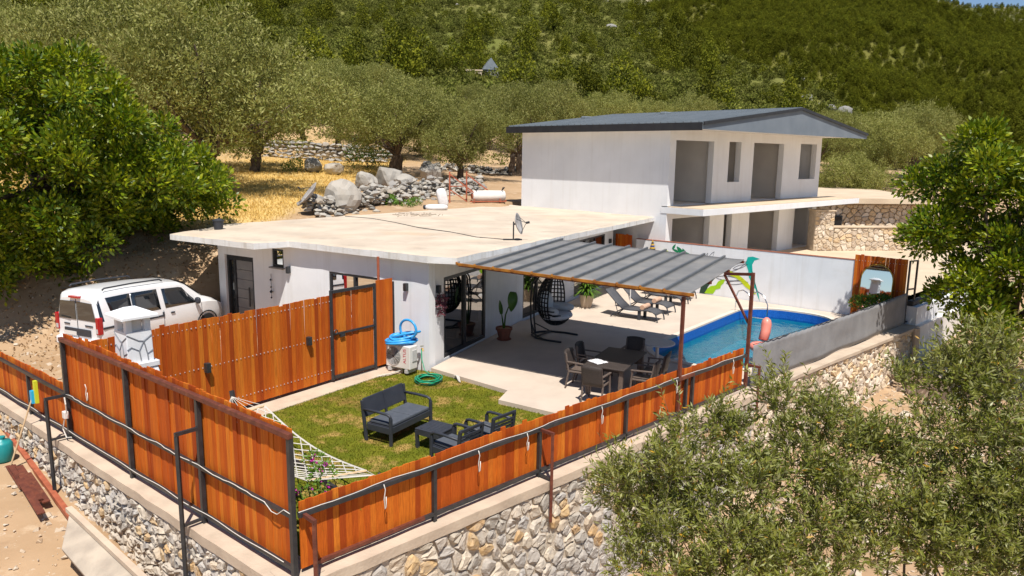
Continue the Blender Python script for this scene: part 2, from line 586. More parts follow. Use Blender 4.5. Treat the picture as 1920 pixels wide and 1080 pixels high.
def np_mesh(name, verts, faces, m):
    """Fast mesh from an (N,3) vertex array and an (M,k) face array."""
    me = bpy.data.meshes.new(name)
    verts = np.ascontiguousarray(verts, dtype=np.float32)
    faces = np.ascontiguousarray(faces, dtype=np.int32)
    k = faces.shape[1]
    me.vertices.add(len(verts))
    me.vertices.foreach_set('co', verts.ravel())
    me.loops.add(faces.size)
    me.loops.foreach_set('vertex_index', faces.ravel())
    me.polygons.add(len(faces))
    me.polygons.foreach_set('loop_start', np.arange(0, faces.size, k, dtype=np.int32))
    try:
        me.polygons.foreach_set('loop_total', np.full(len(faces), k, dtype=np.int32))
    except Exception:
        pass
    me.update(calc_edges=True)
    me.validate()
    me.materials.append(m)
    return me


def smooth01(t):
    t = max(0.0, min(1.0, t))
    return t * t * (3 - 2 * t)


def lerp_tab(tab, x):
    if x <= tab[0][0]:
        return tab[0][1]
    for (a, va), (b, vb) in zip(tab, tab[1:]):
        if x <= b:
            return va + (vb - va) * (x - a) / (b - a)
    return tab[-1][1]


def inside(poly, x, y):
    c = False
    n = len(poly)
    for i in range(n):
        x0, y0 = poly[i]
        x1, y1 = poly[(i + 1) % n]
        if (y0 > y) != (y1 > y) and x < (x1 - x0) * (y - y0) / (y1 - y0) + x0:
            c = not c
    return c


def rock_mesh(name, seed, m, n=18, flat=.8):
    r = random.Random(seed)
    bm = bmesh.new()
    for _ in range(n):
        v = Vector((r.gauss(0, 1), r.gauss(0, 1), r.gauss(0, 1))).normalized()
        v *= r.uniform(.40, .55)
        bm.verts.new((v.x * r.uniform(.85, 1.1), v.y, v.z * flat))
    g = bmesh.ops.convex_hull(bm, input=bm.verts)
    bmesh.ops.delete(bm, geom=[e for e in g['geom_interior'] if isinstance(e, bmesh.types.BMVert)], context='VERTS')
    me = bpy.data.meshes.new(name)
    bm.to_mesh(me)
    bm.free()
    me.materials.append(m)
    return me


def boulder_mesh(name, seed, m, sub=3):
    """Lumpy weathered rock: a sphere pushed about by noise, with a few flattened faces."""
    r = random.Random(seed)
    bm = bmesh.new()
    bmesh.ops.create_icosphere(bm, subdivisions=sub, radius=.5)
    off = Vector((r.uniform(0, 90), r.uniform(0, 90), r.uniform(0, 90)))
    cuts = [(Vector((r.gauss(0, 1), r.gauss(0, 1), r.gauss(0, .7))).normalized(), r.uniform(.30, .42)) for _ in range(7)]
    for v in bm.verts:
        p = v.co.copy()
        p *= 1 + .30 * noise.fractal(p * 2.0 + off, 1.0, 2.0, 4)
        for n_, d in cuts:
            e = p.dot(n_) - d
            if e > 0:
                p -= n_ * e * .85
        p *= 1 + .05 * noise.noise(p * 9 + off)
        v.co = p
    me = bpy.data.meshes.new(name)
    bm.to_mesh(me)
    bm.free()
    me.materials.append(m)
    return me

# ------------------------------------------------------------------ terrain
YARD = [(-2.8, 9.1), (13.3, 24.6), (12.1, 26.4), (5.4, 32.2), (4.6, 33.2), (0.3, 37.2), (-9.6, 24.2), (-9.0, 23.2), (-3.3, 19.2), (-7.6, 12.9)]
LOWP = [(5.2, 32.2), (12.1, 26.4), (18, 28.5), (30, 38), (32, 62), (16, 62), (9, 47), (-.3, 38.2), (0.3, 37)]
F_TAB = [(-200, -3), (10, -.12), (24.5, -.06), (28.4, -.04), (29.3, .3), (31.6, 2.0), (34, 2.65), (36, 2.9), (44, 3.4), (54, 4.0), (66, 4.9), (80, 6.3), (100, 9.2), (150, 16), (300, 40)]
TE_HILL = [(-700, .33), (-300, .30), (0, .27), (600, .26), (900, .245), (1050, .225), (1120, .197), (1240, .157), (1330, .128), (1420, .096), (1520, .076), (1640, .045), (1720, .018), (1800, -.012), (1950, -.03), (2600, -.05)]
RC_HILL = [(-300, 600), (0, 600), (600, 560), (1000, 420), (1240, 330), (1420, 260), (1640, 185), (1800, 150), (2600, 140)]


def az_of(x, y):
    return 960 + 1422 * x / max(y, 1e-3)


def h_far(x, y):
    a = az_of(x, y) if y > 1 else (-700 if x < 0 else 2600)
    r = math.hypot(x, y)
    rc = lerp_tab(RC_HILL, a)
    zc = 5.5 + lerp_tab(TE_HILL, a) * rc * (y / r if y > 1 else .6)
    d = Vector((x, y)) * (95 / max(r, 1))
    z95 = lerp_tab(F_TAB, d.y - .6 * d.x)
    if r <= rc:
        t = max(0, (r - 95) / (rc - 95))
        z = z95 + (zc - z95) * (.45 * t + .55 * t ** 1.7)
    else:
        z = zc - (r - rc) * .4
    k = smooth01((r - 95) / 120)
    z += k * (noise.fractal(Vector((x, y, 0)) * .011, 1.0, 2.1, 5) * 7 + noise.fractal(Vector((x, y, 9)) * .05, 1.0, 2.1, 3) * 1.2)
    return z


def h_ground(x, y):
    sA = (x + 2.8) * .635 + (y - 8.95) * .772
    sB = -(x + 2.8) * .698 + (y - 8.95) * .716
    s = min(sA, sB)
    zf = -1.85
    if x < -2.8:
        zf += (-2.8 - x) * .135
    else:
        zf += -.9 * smooth01((x + 2.8) / 3.5) + .13 * max(0, x - 3.0)
    zf = min(zf, -.45) + .10 * max(s, -40)
    zb = lerp_tab(F_TAB, y - .6 * x)
    if inside(YARD, x, y):
        zb = -2.2
    elif inside(LOWP, x, y):
        zb = min(zb, .3)
    t = smooth01((s - .02) / .34)
    z = zf + (zb - zf) * t
    r = math.hypot(x, y)
    if r > 70 and y > 5:
        k = smooth01((r - 70) / 40)
        z = z * (1 - k) + h_far(x, y) * k
    z += noise.fractal(Vector((x, y, 3)) * .35, 1.0, 2.0, 4) * .10
    if s < -.4:
        z += noise.fractal(Vector((x, y, 5)) * 1.1, 1.0, 2.0, 4) * .09
    return z


def axis(lo, a, b, hi, step, grow):
    out = []
    v = a
    while v <= b:
        out.append(v)
        v += step
    d, v = step, b
    while v < hi:
        d *= grow
        v += d
        out.append(v)
    d, v = step, a
    while v > lo:
        d *= grow
        v -= d
        out.insert(0, v)
    return out


xs = axis(-95, -17, 20, 110, .3, 1.09)
ys = axis(-90, 5, 40, 118, .3, 1.07)
g = MB()
g.grid([[(x, y, h_ground(x, y)) for x in xs] for y in ys])
gob = tag(g.build('ground', GROUND, smooth=True), kind='structure')


def field_mask(x, y):
    """Where the straw-coloured grass grows: the clearing left of the dry-stone heap and beyond."""
    u = y - .6 * x
    m_ = smooth01((u - 33) / 4) * smooth01((-8.6 - x + .02 * (y - 30)) / 1.6) * (1 - smooth01((u - 60) / 10) * .75)
    m_ = max(m_, .10 * smooth01((u - 58) / 8))
    return max(0, min(1, m_ * (1.15 + .9 * noise.fractal(Vector((x, y, 2)) * .12, 1, 2, 4))))


at_ = gob.data.attributes.new('field', 'FLOAT', 'POINT')
at_.data.foreach_set('value', [field_mask(v_.co.x, v_.co.y) for v_ in gob.data.vertices])
_nt = GROUND.node_tree
_b = _nt.nodes['Principled BSDF']
_src = _b.inputs['Base Color'].links[0].from_socket
_at = _nt.nodes.new('ShaderNodeAttribute')
_at.attribute_name = 'field'
_mx = _nt.nodes.new('ShaderNodeMix')
_mx.data_type = 'RGBA'
_mx.inputs['B'].default_value = (.62, .43, .16, 1)
_nt.links.new(_at.outputs['Fac'], _mx.inputs['Factor'])
_nt.links.new(_src, _mx.inputs['A'])
_nt.links.new(_mx.outputs['Result'], _b.inputs['Base Color'])

HILLM = mat('scrubby_hillside_soil', (.125, .14, .032), (.20, .185, .058), scale=.06, rough=.95, spec=.1, detail=12, bump=.8, bscale=.8,
            blotch=[((.10, .105, .025), .12, .44, .56, .9), ((.38, .30, .20), .25, .66, .73, .6)])
FORESTM = mat('forest_floor', (.10, .105, .02), (.15, .14, .035), scale=.03, rough=.95, spec=.1, detail=12,
              blotch=[((.34, .28, .20), .04, .66, .72, .8)])
RIDGEM = mat('far_ridge_scrub', (.085, .095, .035), (.13, .12, .05), scale=.02, rough=.95, spec=.1, detail=12,
             blotch=[((.42, .35, .27), .03, .58, .66, .8)])

az = [a for a in range(-560, 2500, 22)]
rr = [100 * (1.022 ** k) for k in range(92)]
g = MB()
rows = []
for r in rr:
    row = []
    for a in az:
        t = (a - 960) / 1422
        c = 1 / math.hypot(1, t)
        x, y = r * t * c, r * c
        row.append((x, y, h_far(x, y) - (.5 if r < 115 else 0)))
    rows.append(row)
g.grid(rows)
tag(g.build('hillside', HILLM, smooth=True), kind='structure')

TE_MT = [(900, .15), (1050, .165), (1150, .18), (1250, .19), (1360, .205), (1500, .224), (1620, .215), (1700, .198), (1770, .182), (1840, .172), (1930, .155), (2100, .13), (2500, .08)]
TE_RG = [(600, .26), (1000, .235), (1100, .224), (1240, .21), (1360, .206), (1600, .21), (1680, .203), (1730, .200), (1790, .1915), (1850, .1935), (1890, .1905), (1920, .196), (1960, .205), (2100, .22), (2500, .2)]


def h_sheet(x, y, tab, r0, z0, rc, amp):
    a = az_of(x, y)
    r = math.hypot(x, y)
    zc = 5.5 + lerp_tab(tab, a) * rc * y / r
    t = (r - r0) / (rc - r0)
    nz = noise.fractal(Vector((x, y, 0)) * .004, 1.0, 2.1, 5) * amp + noise.fractal(Vector((x, y, 7)) * .02, 1.0, 2.1, 4) * amp * .16
    if t <= 1:
        return z0 + (zc - z0) * (.65 * t + .35 * t * t) + nz * math.sin(math.pi * min(1, max(0, t * .97))) ** .8
    return zc - (r - rc) * .5


def h_mt(x, y):
    return h_sheet(x, y, TE_MT, 360, -45, 850, 55)


def h_rg(x, y):
    return h_sheet(x, y, TE_RG, 900, 60, 1500, 30)


for nm, fn, a0, a1, r0, r1, m in (('mountain', h_mt, 820, 2500, 360, 960, FORESTM), ('far_ridge', h_rg, 560, 2560, 900, 1640, RIDGEM)):
    g = MB()
    rows = []
    for k in range(80):
        r = r0 + (r1 - r0) * k / 79
        row = []
        for a in range(a0, a1, 12):
            t = (a - 960) / 1422
            c = 1 / math.hypot(1, t)
            row.append((r * t * c, r * c, fn(r * t * c, r * c)))
        rows.append(row)
    g.grid(rows)
    tag(g.build(nm, m, smooth=True), kind='structure')


# ------------------------------------------------------------------ foliage meshes
def leaves(cent, L, W, up=.35, seed=0, norm=None):
    """Diamond leaves at cent (N,3); L, W lengths (scalar or (N,)). Returns verts, faces arrays."""
    r = np.random.default_rng(seed)
    n = len(cent)
    d = r.normal(size=(n, 3))
    if norm is not None:
        d = d * .75 + norm
    d[:, 2] += up
    d /= np.linalg.norm(d, axis=1, keepdims=True)
    q = r.normal(size=(n, 3))
    w = np.cross(d, q)
    w /= np.linalg.norm(w, axis=1, keepdims=True)
    L = np.broadcast_to(np.asarray(L, float).reshape(-1, 1), (n, 1)) * r.uniform(.7, 1.25, (n, 1))
    W = np.broadcast_to(np.asarray(W, float).reshape(-1, 1), (n, 1)) * r.uniform(.75, 1.2, (n, 1))
    nn = np.cross(d, w)
    a = cent
    b = cent + d * L * .5 + w * W * .5 + nn * L * .06
    c = cent + d * L
    e = cent + d * L * .5 - w * W * .5 + nn * L * .06
    v = np.stack([a, b, c, e], 1).reshape(-1, 3)
    f = np.arange(4 * n).reshape(n, 4)
    return v, f


def lobe_points(lobes, n, seed, shell=.55, squash=.85, under=.35):
    """Points in the outer shells of a set of lobes (x, y, z, radius); fewer on the undersides."""
    r = np.random.default_rng(seed)
    lob = np.array(lobes, float)
    wts = lob[:, 3] ** 2
    idx = r.choice(len(lob), n * 3, p=wts / wts.sum())
    d = r.normal(size=(n * 3, 3))
    d /= np.linalg.norm(d, axis=1, keepdims=True)
    keep = (d[:, 2] > -.25) | (r.uniform(size=n * 3) < under)
    rad = lob[idx, 3] * (shell + (1 - shell) * r.uniform(size=n * 3) ** .5) * (1 + .12 * r.normal(size=n * 3))
    p = lob[idx, :3] + d * rad[:, None] * np.array([1, 1, squash])
    # drop points buried deep inside another lobe
    for l in lob:
        q = (p - l[:3]) / (l[3] * np.array([1, 1, squash]))
        keep &= ~((np.linalg.norm(q, axis=1) < .55) & (r.uniform(size=n * 3) < .85))
    p, d = p[keep][:n], d[keep][:n]
    return p, d


def crown_lobes(rx, ry, zc, rz, k, lr, seed):
    r = random.Random(seed)
    out = []
    for i in range(k):
        while True:
            x, y, z = r.uniform(-1, 1), r.uniform(-1, 1), r.uniform(-.8, 1)
            if x * x + y * y + z * z < 1:
                break
        out.append((x * rx, y * ry, zc + z * rz, r.uniform(lr * .7, lr * 1.25)))
    return out


def sub_lobes(lobes, k, lo, hi, seed):
    """Smaller clumps sitting on the outer surface of each lobe, so the crown breaks up into leafy masses."""
    r = random.Random(seed)
    out = []
    for x, y, z, q in lobes:
        n = max(3, int(k * q * q))
        for _ in range(n):
            while True:
                d = Vector((r.gauss(0, 1), r.gauss(0, 1), r.gauss(0, 1))).normalized()
                if d.z > -.45:
                    break
            f = r.uniform(.75, 1.22)
            p = Vector((x, y, z)) + Vector((d.x, d.y, d.z * .85)) * q * f
            if any((p - Vector(l[:3])).length < l[3] * .68 for l in lobes):
                continue
            out.append((p.x, p.y, p.z, r.uniform(lo, hi)))
    return out


def limb(mb, p0, p1, r0, r1, seed, bend=.15, n=6, sides=7):
    r = random.Random(seed)
    p0, p1 = Vector(p0), Vector(p1)
    L = (p1 - p0).length
    pts, rad = [], []
    off = Vector((r.uniform(-1, 1), r.uniform(-1, 1), r.uniform(-.3, .6))) * L * bend
    for i in range(n + 1):
        t = i / n
        p = p0.lerp(p1, t) + off * math.sin(math.pi * t) + Vector((r.uniform(-1, 1), r.uniform(-1, 1), 0)) * r0 * .25
        pts.append(p)
        rad.append(r0 + (r1 - r0) * t)
    mb.tube(pts, rad, n=sides)


def trunk_mesh(lobes, h, r0, seed, sides=8, lean=.2, stems=1):
    r = random.Random(seed)
    mb = MB()
    for s in range(stems):
        a = r.uniform(0, 6.28)
        base = Vector((math.cos(a), math.sin(a), 0)) * (r0 * .9 if stems > 1 else 0)
        top = Vector((r.uniform(-lean, lean), r.uniform(-lean, lean), h)) + base * 2
        limb(mb, base - Vector((0, 0, .4)), top, r0 * 1.15, r0 * .7, seed + s, .08, 7, sides)
        for i, l in enumerate(lobes):
            if i % stems == s:
                limb(mb, top - Vector((0, 0, h * .12 * (i % 3))), (l[0], l[1], l[2]), r0 * .45, r0 * .08, seed * 7 + i, .12, 5, 6)
    return mb


# --- small foliage models that the scrub and forest masses repeat
def shrub_model(name, n, size, tall, m, seed):
    pts, d = lobe_points(crown_lobes(.6, .6, tall * .5, tall * .35, 5, .55, seed), n, seed)
    v, f = leaves(pts, size, size * .6, seed=seed, norm=d)
    return bpy.data.objects.new(name, np_mesh(name, v, f, m))


def pine_model(name, n, seed, m):
    r = random.Random(seed)
    lob = []
    for i in range(9):
        t = i / 8
        w = (1 - t) * .30 + .06
        lob.append((r.uniform(-1, 1) * w * .8, r.uniform(-1, 1) * w * .8, .22 + t * .68, .13 + (1 - t) * .13))
    pts, d = lobe_points(lob, n, seed, squash=.8)
    v, f = leaves(pts, .075, .045, seed=seed, norm=d)
    return bpy.data.objects.new(name, np_mesh(name, v, f, m))


SHRUBS = [shrub_model('scrub_model', 170, .30, .9 + .2 * k, SCRUB, 40 + k) for k in range(3)]
PINES = [pine_model('pine_model', 620, 60 + k, PINE) for k in range(4)]


def scatter(name, pts, sc, models, m_label, seed):
    """One mass of vegetation: models instanced on pts by geometry nodes."""
    r = np.random.default_rng(seed)
    n = len(pts)
    me = bpy.data.meshes.new(name)
    me.vertices.add(n)
    me.vertices.foreach_set('co', np.asarray(pts, np.float32).ravel())
    for an, tp, dat in (('sc', 'FLOAT', np.asarray(sc, np.float32)), ('rz', 'FLOAT', r.uniform(0, 6.28, n).astype(np.float32)),
                        ('vi', 'INT', r.integers(0, len(models), n).astype(np.int32))):
        a = me.attributes.new(an, tp, 'POINT')
        a.data.foreach_set('value', dat)
    me.update()
    o = bpy.data.objects.new(name, me)
    link(o)
    ng = bpy.data.node_groups.new(name + '_nodes', 'GeometryNodeTree')
    ng.interface.new_socket('Geometry', in_out='INPUT', socket_type='NodeSocketGeometry')
    ng.interface.new_socket('Geometry', in_out='OUTPUT', socket_type='NodeSocketGeometry')
    N, L = ng.nodes, ng.links
    gi, go = N.new('NodeGroupInput'), N.new('NodeGroupOutput')
    iop = N.new('GeometryNodeInstanceOnPoints')
    j = N.new('GeometryNodeJoinGeometry')
    for mo in reversed(models):
        oi = N.new('GeometryNodeObjectInfo')
        oi.inputs['Object'].default_value = mo
        oi.inputs['As Instance'].default_value = True
        L.new(oi.outputs['Geometry'], j.inputs[0])
    L.new(gi.outputs[0], iop.inputs['Points'])
    L.new(j.outputs[0], iop.inputs['Instance'])
    iop.inputs['Pick Instance'].default_value = True

    def attr(nm, tp):
        q = N.new('GeometryNodeInputNamedAttribute')
        q.data_type = tp
        q.inputs['Name'].default_value = nm
        return q.outputs['Attribute']
    L.new(attr('vi', 'INT'), iop.inputs['Instance Index'])
    cx = N.new('ShaderNodeCombineXYZ')
    L.new(attr('rz', 'FLOAT'), cx.inputs['Z'])
    L.new(cx.outputs[0], iop.inputs['Rotation'])
    L.new(attr('sc', 'FLOAT'), iop.inputs['Scale'])
    L.new(iop.outputs[0], go.inputs[0])
    md = o.modifiers.new('scatter', 'NODES')
    md.node_group = ng
    return tag(o, m_label, 'vegetation', kind='stuff')


def polar_points(n, a0, a1, r0, r1, fn, accept, seed, power=2.0):
    r = random.Random(seed)
    out = []
    for _ in range(n):
        a = r.uniform(a0, a1)
        rad = (r0 ** power + (r1 ** power - r0 ** power) * r.random()) ** (1 / power)
        t = (a - 960) / 1422
        c = 1 / math.hypot(1, t)
        x, y = rad * t * c, rad * c
        if accept(x, y, a, rad, r):
            out.append((x, y, fn(x, y) - .15))
    return out


def dens(x, y, k, s):
    return noise.fractal(Vector((x, y, k)) * s, 1.0, 2.0, 4)


def acc_scrub(x, y, a, rad, r):
    rc = lerp_tab(RC_HILL, a)
    return rad < rc + 12 and r.random() < .92 + .5 * dens(x, y, 1, .03)


def acc_pine_hill(x, y, a, rad, r):
    rc = lerp_tab(RC_HILL, a)
    return 135 < rad < rc + 8 and r.random() < (.10 + 2.2 * dens(x, y, 21, .012)) * (1.0 if a < 1350 else .35)


p = polar_points(68000, -80, 1990, 98, 600, h_far, acc_scrub, 3, 1.5)
scatter('maquis_scrub', p, nrg.uniform(.6, 1.5, len(p)) * (1 + .3 * nrg.normal(size=len(p))).clip(.5, 1.8), SHRUBS, 'low olive-green scrub covering the hillside behind the olive grove', 1)
p = polar_points(5200, -80, 1700, 120, 600, h_far, acc_pine_hill, 4, 1.6)
scatter('hillside_pines', p, 3.0 + 6.5 * nrg.uniform(size=len(p)) ** 2.0, PINES, 'scattered dark pines standing among the hillside scrub', 2)
p = polar_points(46000, 980, 2010, 370, 900, h_mt, lambda x, y, a, rad, r: r.random() < 1.05 + .9 * dens(x, y, 4, .008), 5)
scatter('mountain_forest', p, 4.0 + 5.5 * nrg.uniform(size=len(p)) ** 2.0, PINES, 'dense pine forest covering the mountain on the right', 3)
p = polar_points(16000, 560, 2010, 1000, 1540, h_rg, lambda x, y, a, rad, r: r.random() < .6 + 2 * dens(x, y, 6, .006), 6)
scatter('ridge_forest', p, nrg.uniform(5, 9, len(p)), PINES, 'thin dark woodland on the far ridge below the sky', 4)

# pale rock outcrops on the hillside
om = [boulder_mesh('outcrop_model', 300 + k, STONEG, 2) for k in range(4)]
for k in range(44):
    a = rng.uniform(650, 1720) if k < 24 else rng.uniform(1480, 1740)
    rc = lerp_tab(RC_HILL, a)
    rad = rc * rng.uniform(.55, 1.0) if k < 24 else rc * rng.uniform(.86, 1.0)
    t = (a - 960) / 1422
    c = 1 / math.hypot(1, t)
    x, y = rad * t * c, rad * c
    s = rng.uniform(1.4, 3.6)
    o = inst('rock_outcrop', om[k % 4], None, (x, y, h_far(x, y) + .2 * s), rng.uniform(0, 6), (s * 1.3, s, s * .8))
    tag(o, 'pale limestone outcrop showing through the hillside scrub', 'rock', 'pale outcrops on the hillside')

# ------------------------------------------------------------------ yard: lawn, patio, pool
def fan(mb, poly, z):
    mb.face([(x, y, z) for x, y in poly])


LAWN_P = [(-2.72, 9.2), (2.5, 14.25), (1.03, 15.28), (-.27, 16.16), (-.07, 16.85), (-1.44, 18.07), (-2.06, 18.62), (-2.95, 18.95), (-5.2, 15.35), (-7.25, 12.95)]
lw = MB().prism(LAWN_P, -2.4, -.06).build('lawn', LAWN)
tag(lw, kind='structure')
STRIP = [(-2.9, 18.98), (-3.35, 19.0), (-7.62, 12.88), (-7.2, 12.7), (-5.35, 15.05), (-3.35, 18.05), (-2.75, 18.45)]
tag(MB().prism(STRIP, -2.3, -.03).build('kerb_strip', COPING, bevel=.02), kind='structure')

PP, PQ = (.61, .792), (.792, -.61)


def pool_pt(p, q):
    return (PP[0] * p + PQ[0] * q, PP[1] * p + PQ[1] * q)


def pool_loop(grow, n=8):
    p0, p1, q0, q1, rad = 18.25 - grow, 27.15 + grow, -9.65 - grow, -6.35 + grow, 1.35 + grow
    out = []
    for cx, cy, a0 in ((p1 - rad, q1 - rad, 0), (p0 + rad, q1 - rad, 90), (p0 + rad, q0 + rad, 180), (p1 - rad, q0 + rad, 270)):
        for k in range(n + 1):
            a = R(a0 + 90 * k / n)
            out.append(pool_pt(cx + rad * math.cos(a), cy + rad * math.sin(a)))
    return out


PATIO_P = [(-2.02, 18.70), (-2.06, 18.62), (-1.44, 18.07), (-.07, 16.85), (-.27, 16.16), (1.03, 15.28), (2.5, 14.25), (5.62, 17.22), (13.3, 24.75), (12.1, 25.95), (5.3, 31.85), (4.7, 32.6), (4.45, 32.2), (.45, 24.35), (.30, 24.3)]


def slab_with_hole(name, outer, hole, z0, z1, m):
    bm = bmesh.new()
    loops = []
    for lp in (outer, hole):
        vs_ = [bm.verts.new((x, y, z1)) for x, y in lp]
        loops.append(vs_)
        for i in range(len(vs_)):
            bm.edges.new((vs_[i], vs_[(i + 1) % len(vs_)]))
    bmesh.ops.triangle_fill(bm, use_beauty=True, use_dissolve=False, edges=bm.edges[:], normal=(0, 0, 1))
    for vs_ in loops:
        lo_ = [bm.verts.new((v.co.x, v.co.y, z0)) for v in vs_]
        for i in range(len(vs_)):
            j = (i + 1) % len(vs_)
            bm.faces.new((vs_[i], vs_[j], lo_[j], lo_[i]))
    bmesh.ops.recalc_face_normals(bm, faces=bm.faces[:])
    me = bpy.data.meshes.new(name)
    bm.to_mesh(me)
    bm.free()
    me.materials.append(m)
    return link(bpy.data.objects.new(name, me))


tag(slab_with_hole('patio', PATIO_P, pool_loop(.16), -.35, .04, PATIO), kind='structure')
pool = thing('swimming_pool', 'oval blue-lined swimming pool sunk into the pale patio', 'pool', (*pool_pt(22.7, -8), 0))
lo_, li_ = pool_loop(.17), pool_loop(-.0)
KERBM = mat('pale_pool_kerb', (.72, .62, .52), (.66, .56, .46), scale=3, rough=.8, bump=.15)
nk = len(li_)
kb = MB()
kb.grid([[(x, y, .03) for x, y in lo_], [(x, y, .075) for x, y in lo_], [(x, y, .075) for x, y in li_], [(x, y, -.02) for x, y in li_]], closed=True)
kb.build('kerb', KERBM, pool)
lb = pool_loop(-.02)
w = MB()
w.grid([[(x, y, .02) for x, y in li_], [(x, y, -.30) for x, y in lb]], closed=True)
w.build('liner', LINER, pool)
w = MB()
w.grid([[(x, y, -.30) for x, y in lb], [(x, y, -.95) for x, y in pool_loop(-.25)]], closed=True)
w.build('basin', POOLF, pool, smooth=True)
MB().face([(x, y, -.95) for x, y in reversed(pool_loop(-.25))]).build('floor', POOLF, pool)
ws = MB()
ws.face([(x, y, -.24) for x, y in reversed(pool_loop(-.004))])
tag(ws.build('pool_water', WATER), kind='structure')

# lawn blades: one mass
pts = []
while len(pts) < 60000:
    x, y = rng.uniform(-7.2, 2.5), rng.uniform(9.2, 19)
    if inside(LAWN_P, x, y):
        pts.append((x, y, -.06))
v, f = leaves(np.array(pts), .036, .014, up=1.2, seed=2)
o = link(bpy.data.objects.new('grass', np_mesh('grass', v, f, BLADE)))
tag(o, 'short patchy green lawn grass inside the wooden fence', 'grass', kind='stuff')


# ------------------------------------------------------------------ walls with openings
def wall_boxes(mb, p0, d, n_out, t0, t1, z0, z1, th, openings):
    """Boxes of a wall along d from p0; outer face on the line, thickness inwards."""
    d, n_out = Vector((*d, 0)), Vector((*n_out, 0))
    P0 = Vector((*p0, 0))
    cuts = sorted({t0, t1, *[o[0] for o in openings], *[o[1] for o in openings]})
    cuts = [c for c in cuts if t0 <= c <= t1]
    for a, b in zip(cuts, cuts[1:]):
        m = (a + b) / 2
        zs = [(z0, z1)]
        for o in openings:
            if o[0] <= m <= o[1]:
                nz = []
                for lo, hi in zs:
                    if o[3] <= lo or o[2] >= hi:
                        nz.append((lo, hi))
                    else:
                        if o[2] > lo:
                            nz.append((lo, o[2]))
                        if o[3] < hi:
                            nz.append((o[3], hi))
                zs = nz
        for lo, hi in zs:
            c = P0 + d * m - n_out * (th / 2)
            mb.box((c.x, c.y, (lo + hi) / 2), (b - a, th, hi - lo), math.atan2(d.y, d.x))
    return mb


def on(p0, d, n_out, t, out, z):
    return Vector((p0[0] + d[0] * t + n_out[0] * out, p0[1] + d[1] * t + n_out[1] * out, z))


def frame_unit(parent, name, p0, d, n, t0, t1, z0, z1, m, pane_m, panes=1, fw=.07, depth=.09, out=-.06, sill=None):
    """Frame of bars with panes as its children; set back in the opening."""
    mb = MB()
    A = lambda t, z: on(p0, d, n, t, out, z)
    up = (n[0], n[1], 0)
    mb.bar(A(t0, z0 + fw / 2), A(t1, z0 + fw / 2), fw, depth, up)
    mb.bar(A(t0, z1 - fw / 2), A(t1, z1 - fw / 2), fw, depth, up)
    cs = [t0 + fw / 2] + [t0 + (t1 - t0) * k / panes for k in range(1, panes)] + [t1 - fw / 2]
    for c in cs:
        mb.bar(A(c, z0 + fw), A(c, z1 - fw), depth * 1.02, fw, (d[0], d[1], 0))
    f_ = mb.build(name, m, parent)
    for k in range(panes):
        a, b = t0 + (t1 - t0) * k / panes + fw * .5, t0 + (t1 - t0) * (k + 1) / panes - fw * .5
        oo = out + (.012 if k % 2 else -.012)
        q = MB()
        q.face([on(p0, d, n, a, oo, z0 + fw), on(p0, d, n, b, oo, z0 + fw), on(p0, d, n, b, oo, z1 - fw), on(p0, d, n, a, oo, z1 - fw)])
        q.build('pane', pane_m, f_)
    if sill:
        s_ = MB()
        s_.bar(on(p0, d, n, t0 - .05, .03, z0 - .02), on(p0, d, n, t1 + .05, .03, z0 - .02), .16, .04, (0, 0, 1))
        s_.build('sill', sill, f_)
    return f_


# ------------------------------------------------------------------ bungalow
F0, FD, FN = (-2.12, 18.74), (-.8398, .5429), (-.5429, -.8398)
RD, RN = (.3957, .9184), (.9184, -.3957)
S0, SD, SN = (.30, 24.42), (.456, .890), (.890, -.456)
house = thing('bungalow', 'low white house with a flat bare concrete roof beside the lawn', 'house', (-2.12, 18.74, 0))
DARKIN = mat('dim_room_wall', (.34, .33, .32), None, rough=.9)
wl = MB()
wall_boxes(wl, F0, FD, FN, 0, 8.55, -.15, 2.79, .25, [(1.68, 3.60, 1.05, 2.20), (5.48, 5.97, 2.12, 2.66), (6.86, 8.22, .05, 2.30)])
wl.build('front_wall', WHITE, house)
wl = MB()
wall_boxes(wl, F0, RD, RN, .26, 6.2, -.1, 2.79, .25, [(.79, 3.40, .06, 2.27)])
wl.build('side_wall', WHITE, house)
wl = MB()
wall_boxes(wl, S0, SD, SN, 0, 8.9, -.1, 2.79, .25, [(.15, 2.5, .06, 2.25), (4.6, 7.9, .06, 2.25)])
wl.build('side_wall', WHITE, house)
MB().prism([(-9.25, 23.4), (-9.0, 23.5), (.9, 37.0), (.6, 37.1)], -.1, 2.79).build('rear_wall', WHITE, house)
# rooms behind the doors
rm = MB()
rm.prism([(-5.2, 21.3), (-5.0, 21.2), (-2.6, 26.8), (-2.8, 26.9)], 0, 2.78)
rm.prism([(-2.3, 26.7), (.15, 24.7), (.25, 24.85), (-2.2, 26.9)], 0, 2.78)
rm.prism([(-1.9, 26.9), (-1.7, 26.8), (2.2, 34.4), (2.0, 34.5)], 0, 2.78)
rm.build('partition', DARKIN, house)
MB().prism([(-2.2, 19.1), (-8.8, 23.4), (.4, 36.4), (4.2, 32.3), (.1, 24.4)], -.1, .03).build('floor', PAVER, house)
# roof slab, irregular edge
RF = [(-10.45, 22.66), (-7.19, 20.60), (-6.41, 21.24), (-2.13, 18.46), (-1.37, 18.30), (5.98, 31.62), (-.08, 37.90), (-9.85, 25.9)]


def dense(poly, step, jit, seed):
    r = random.Random(seed)
    out = []
    for i in range(len(poly)):
        a, b = Vector(poly[i]), Vector(poly[(i + 1) % len(poly)])
        n = max(1, int((b - a).length / step))
        for k in range(n):
            p = a.lerp(b, k / n)
            if k:
                p = p + Vector((r.uniform(-jit, jit), r.uniform(-jit, jit)))
            out.append((p.x, p.y))
    return out


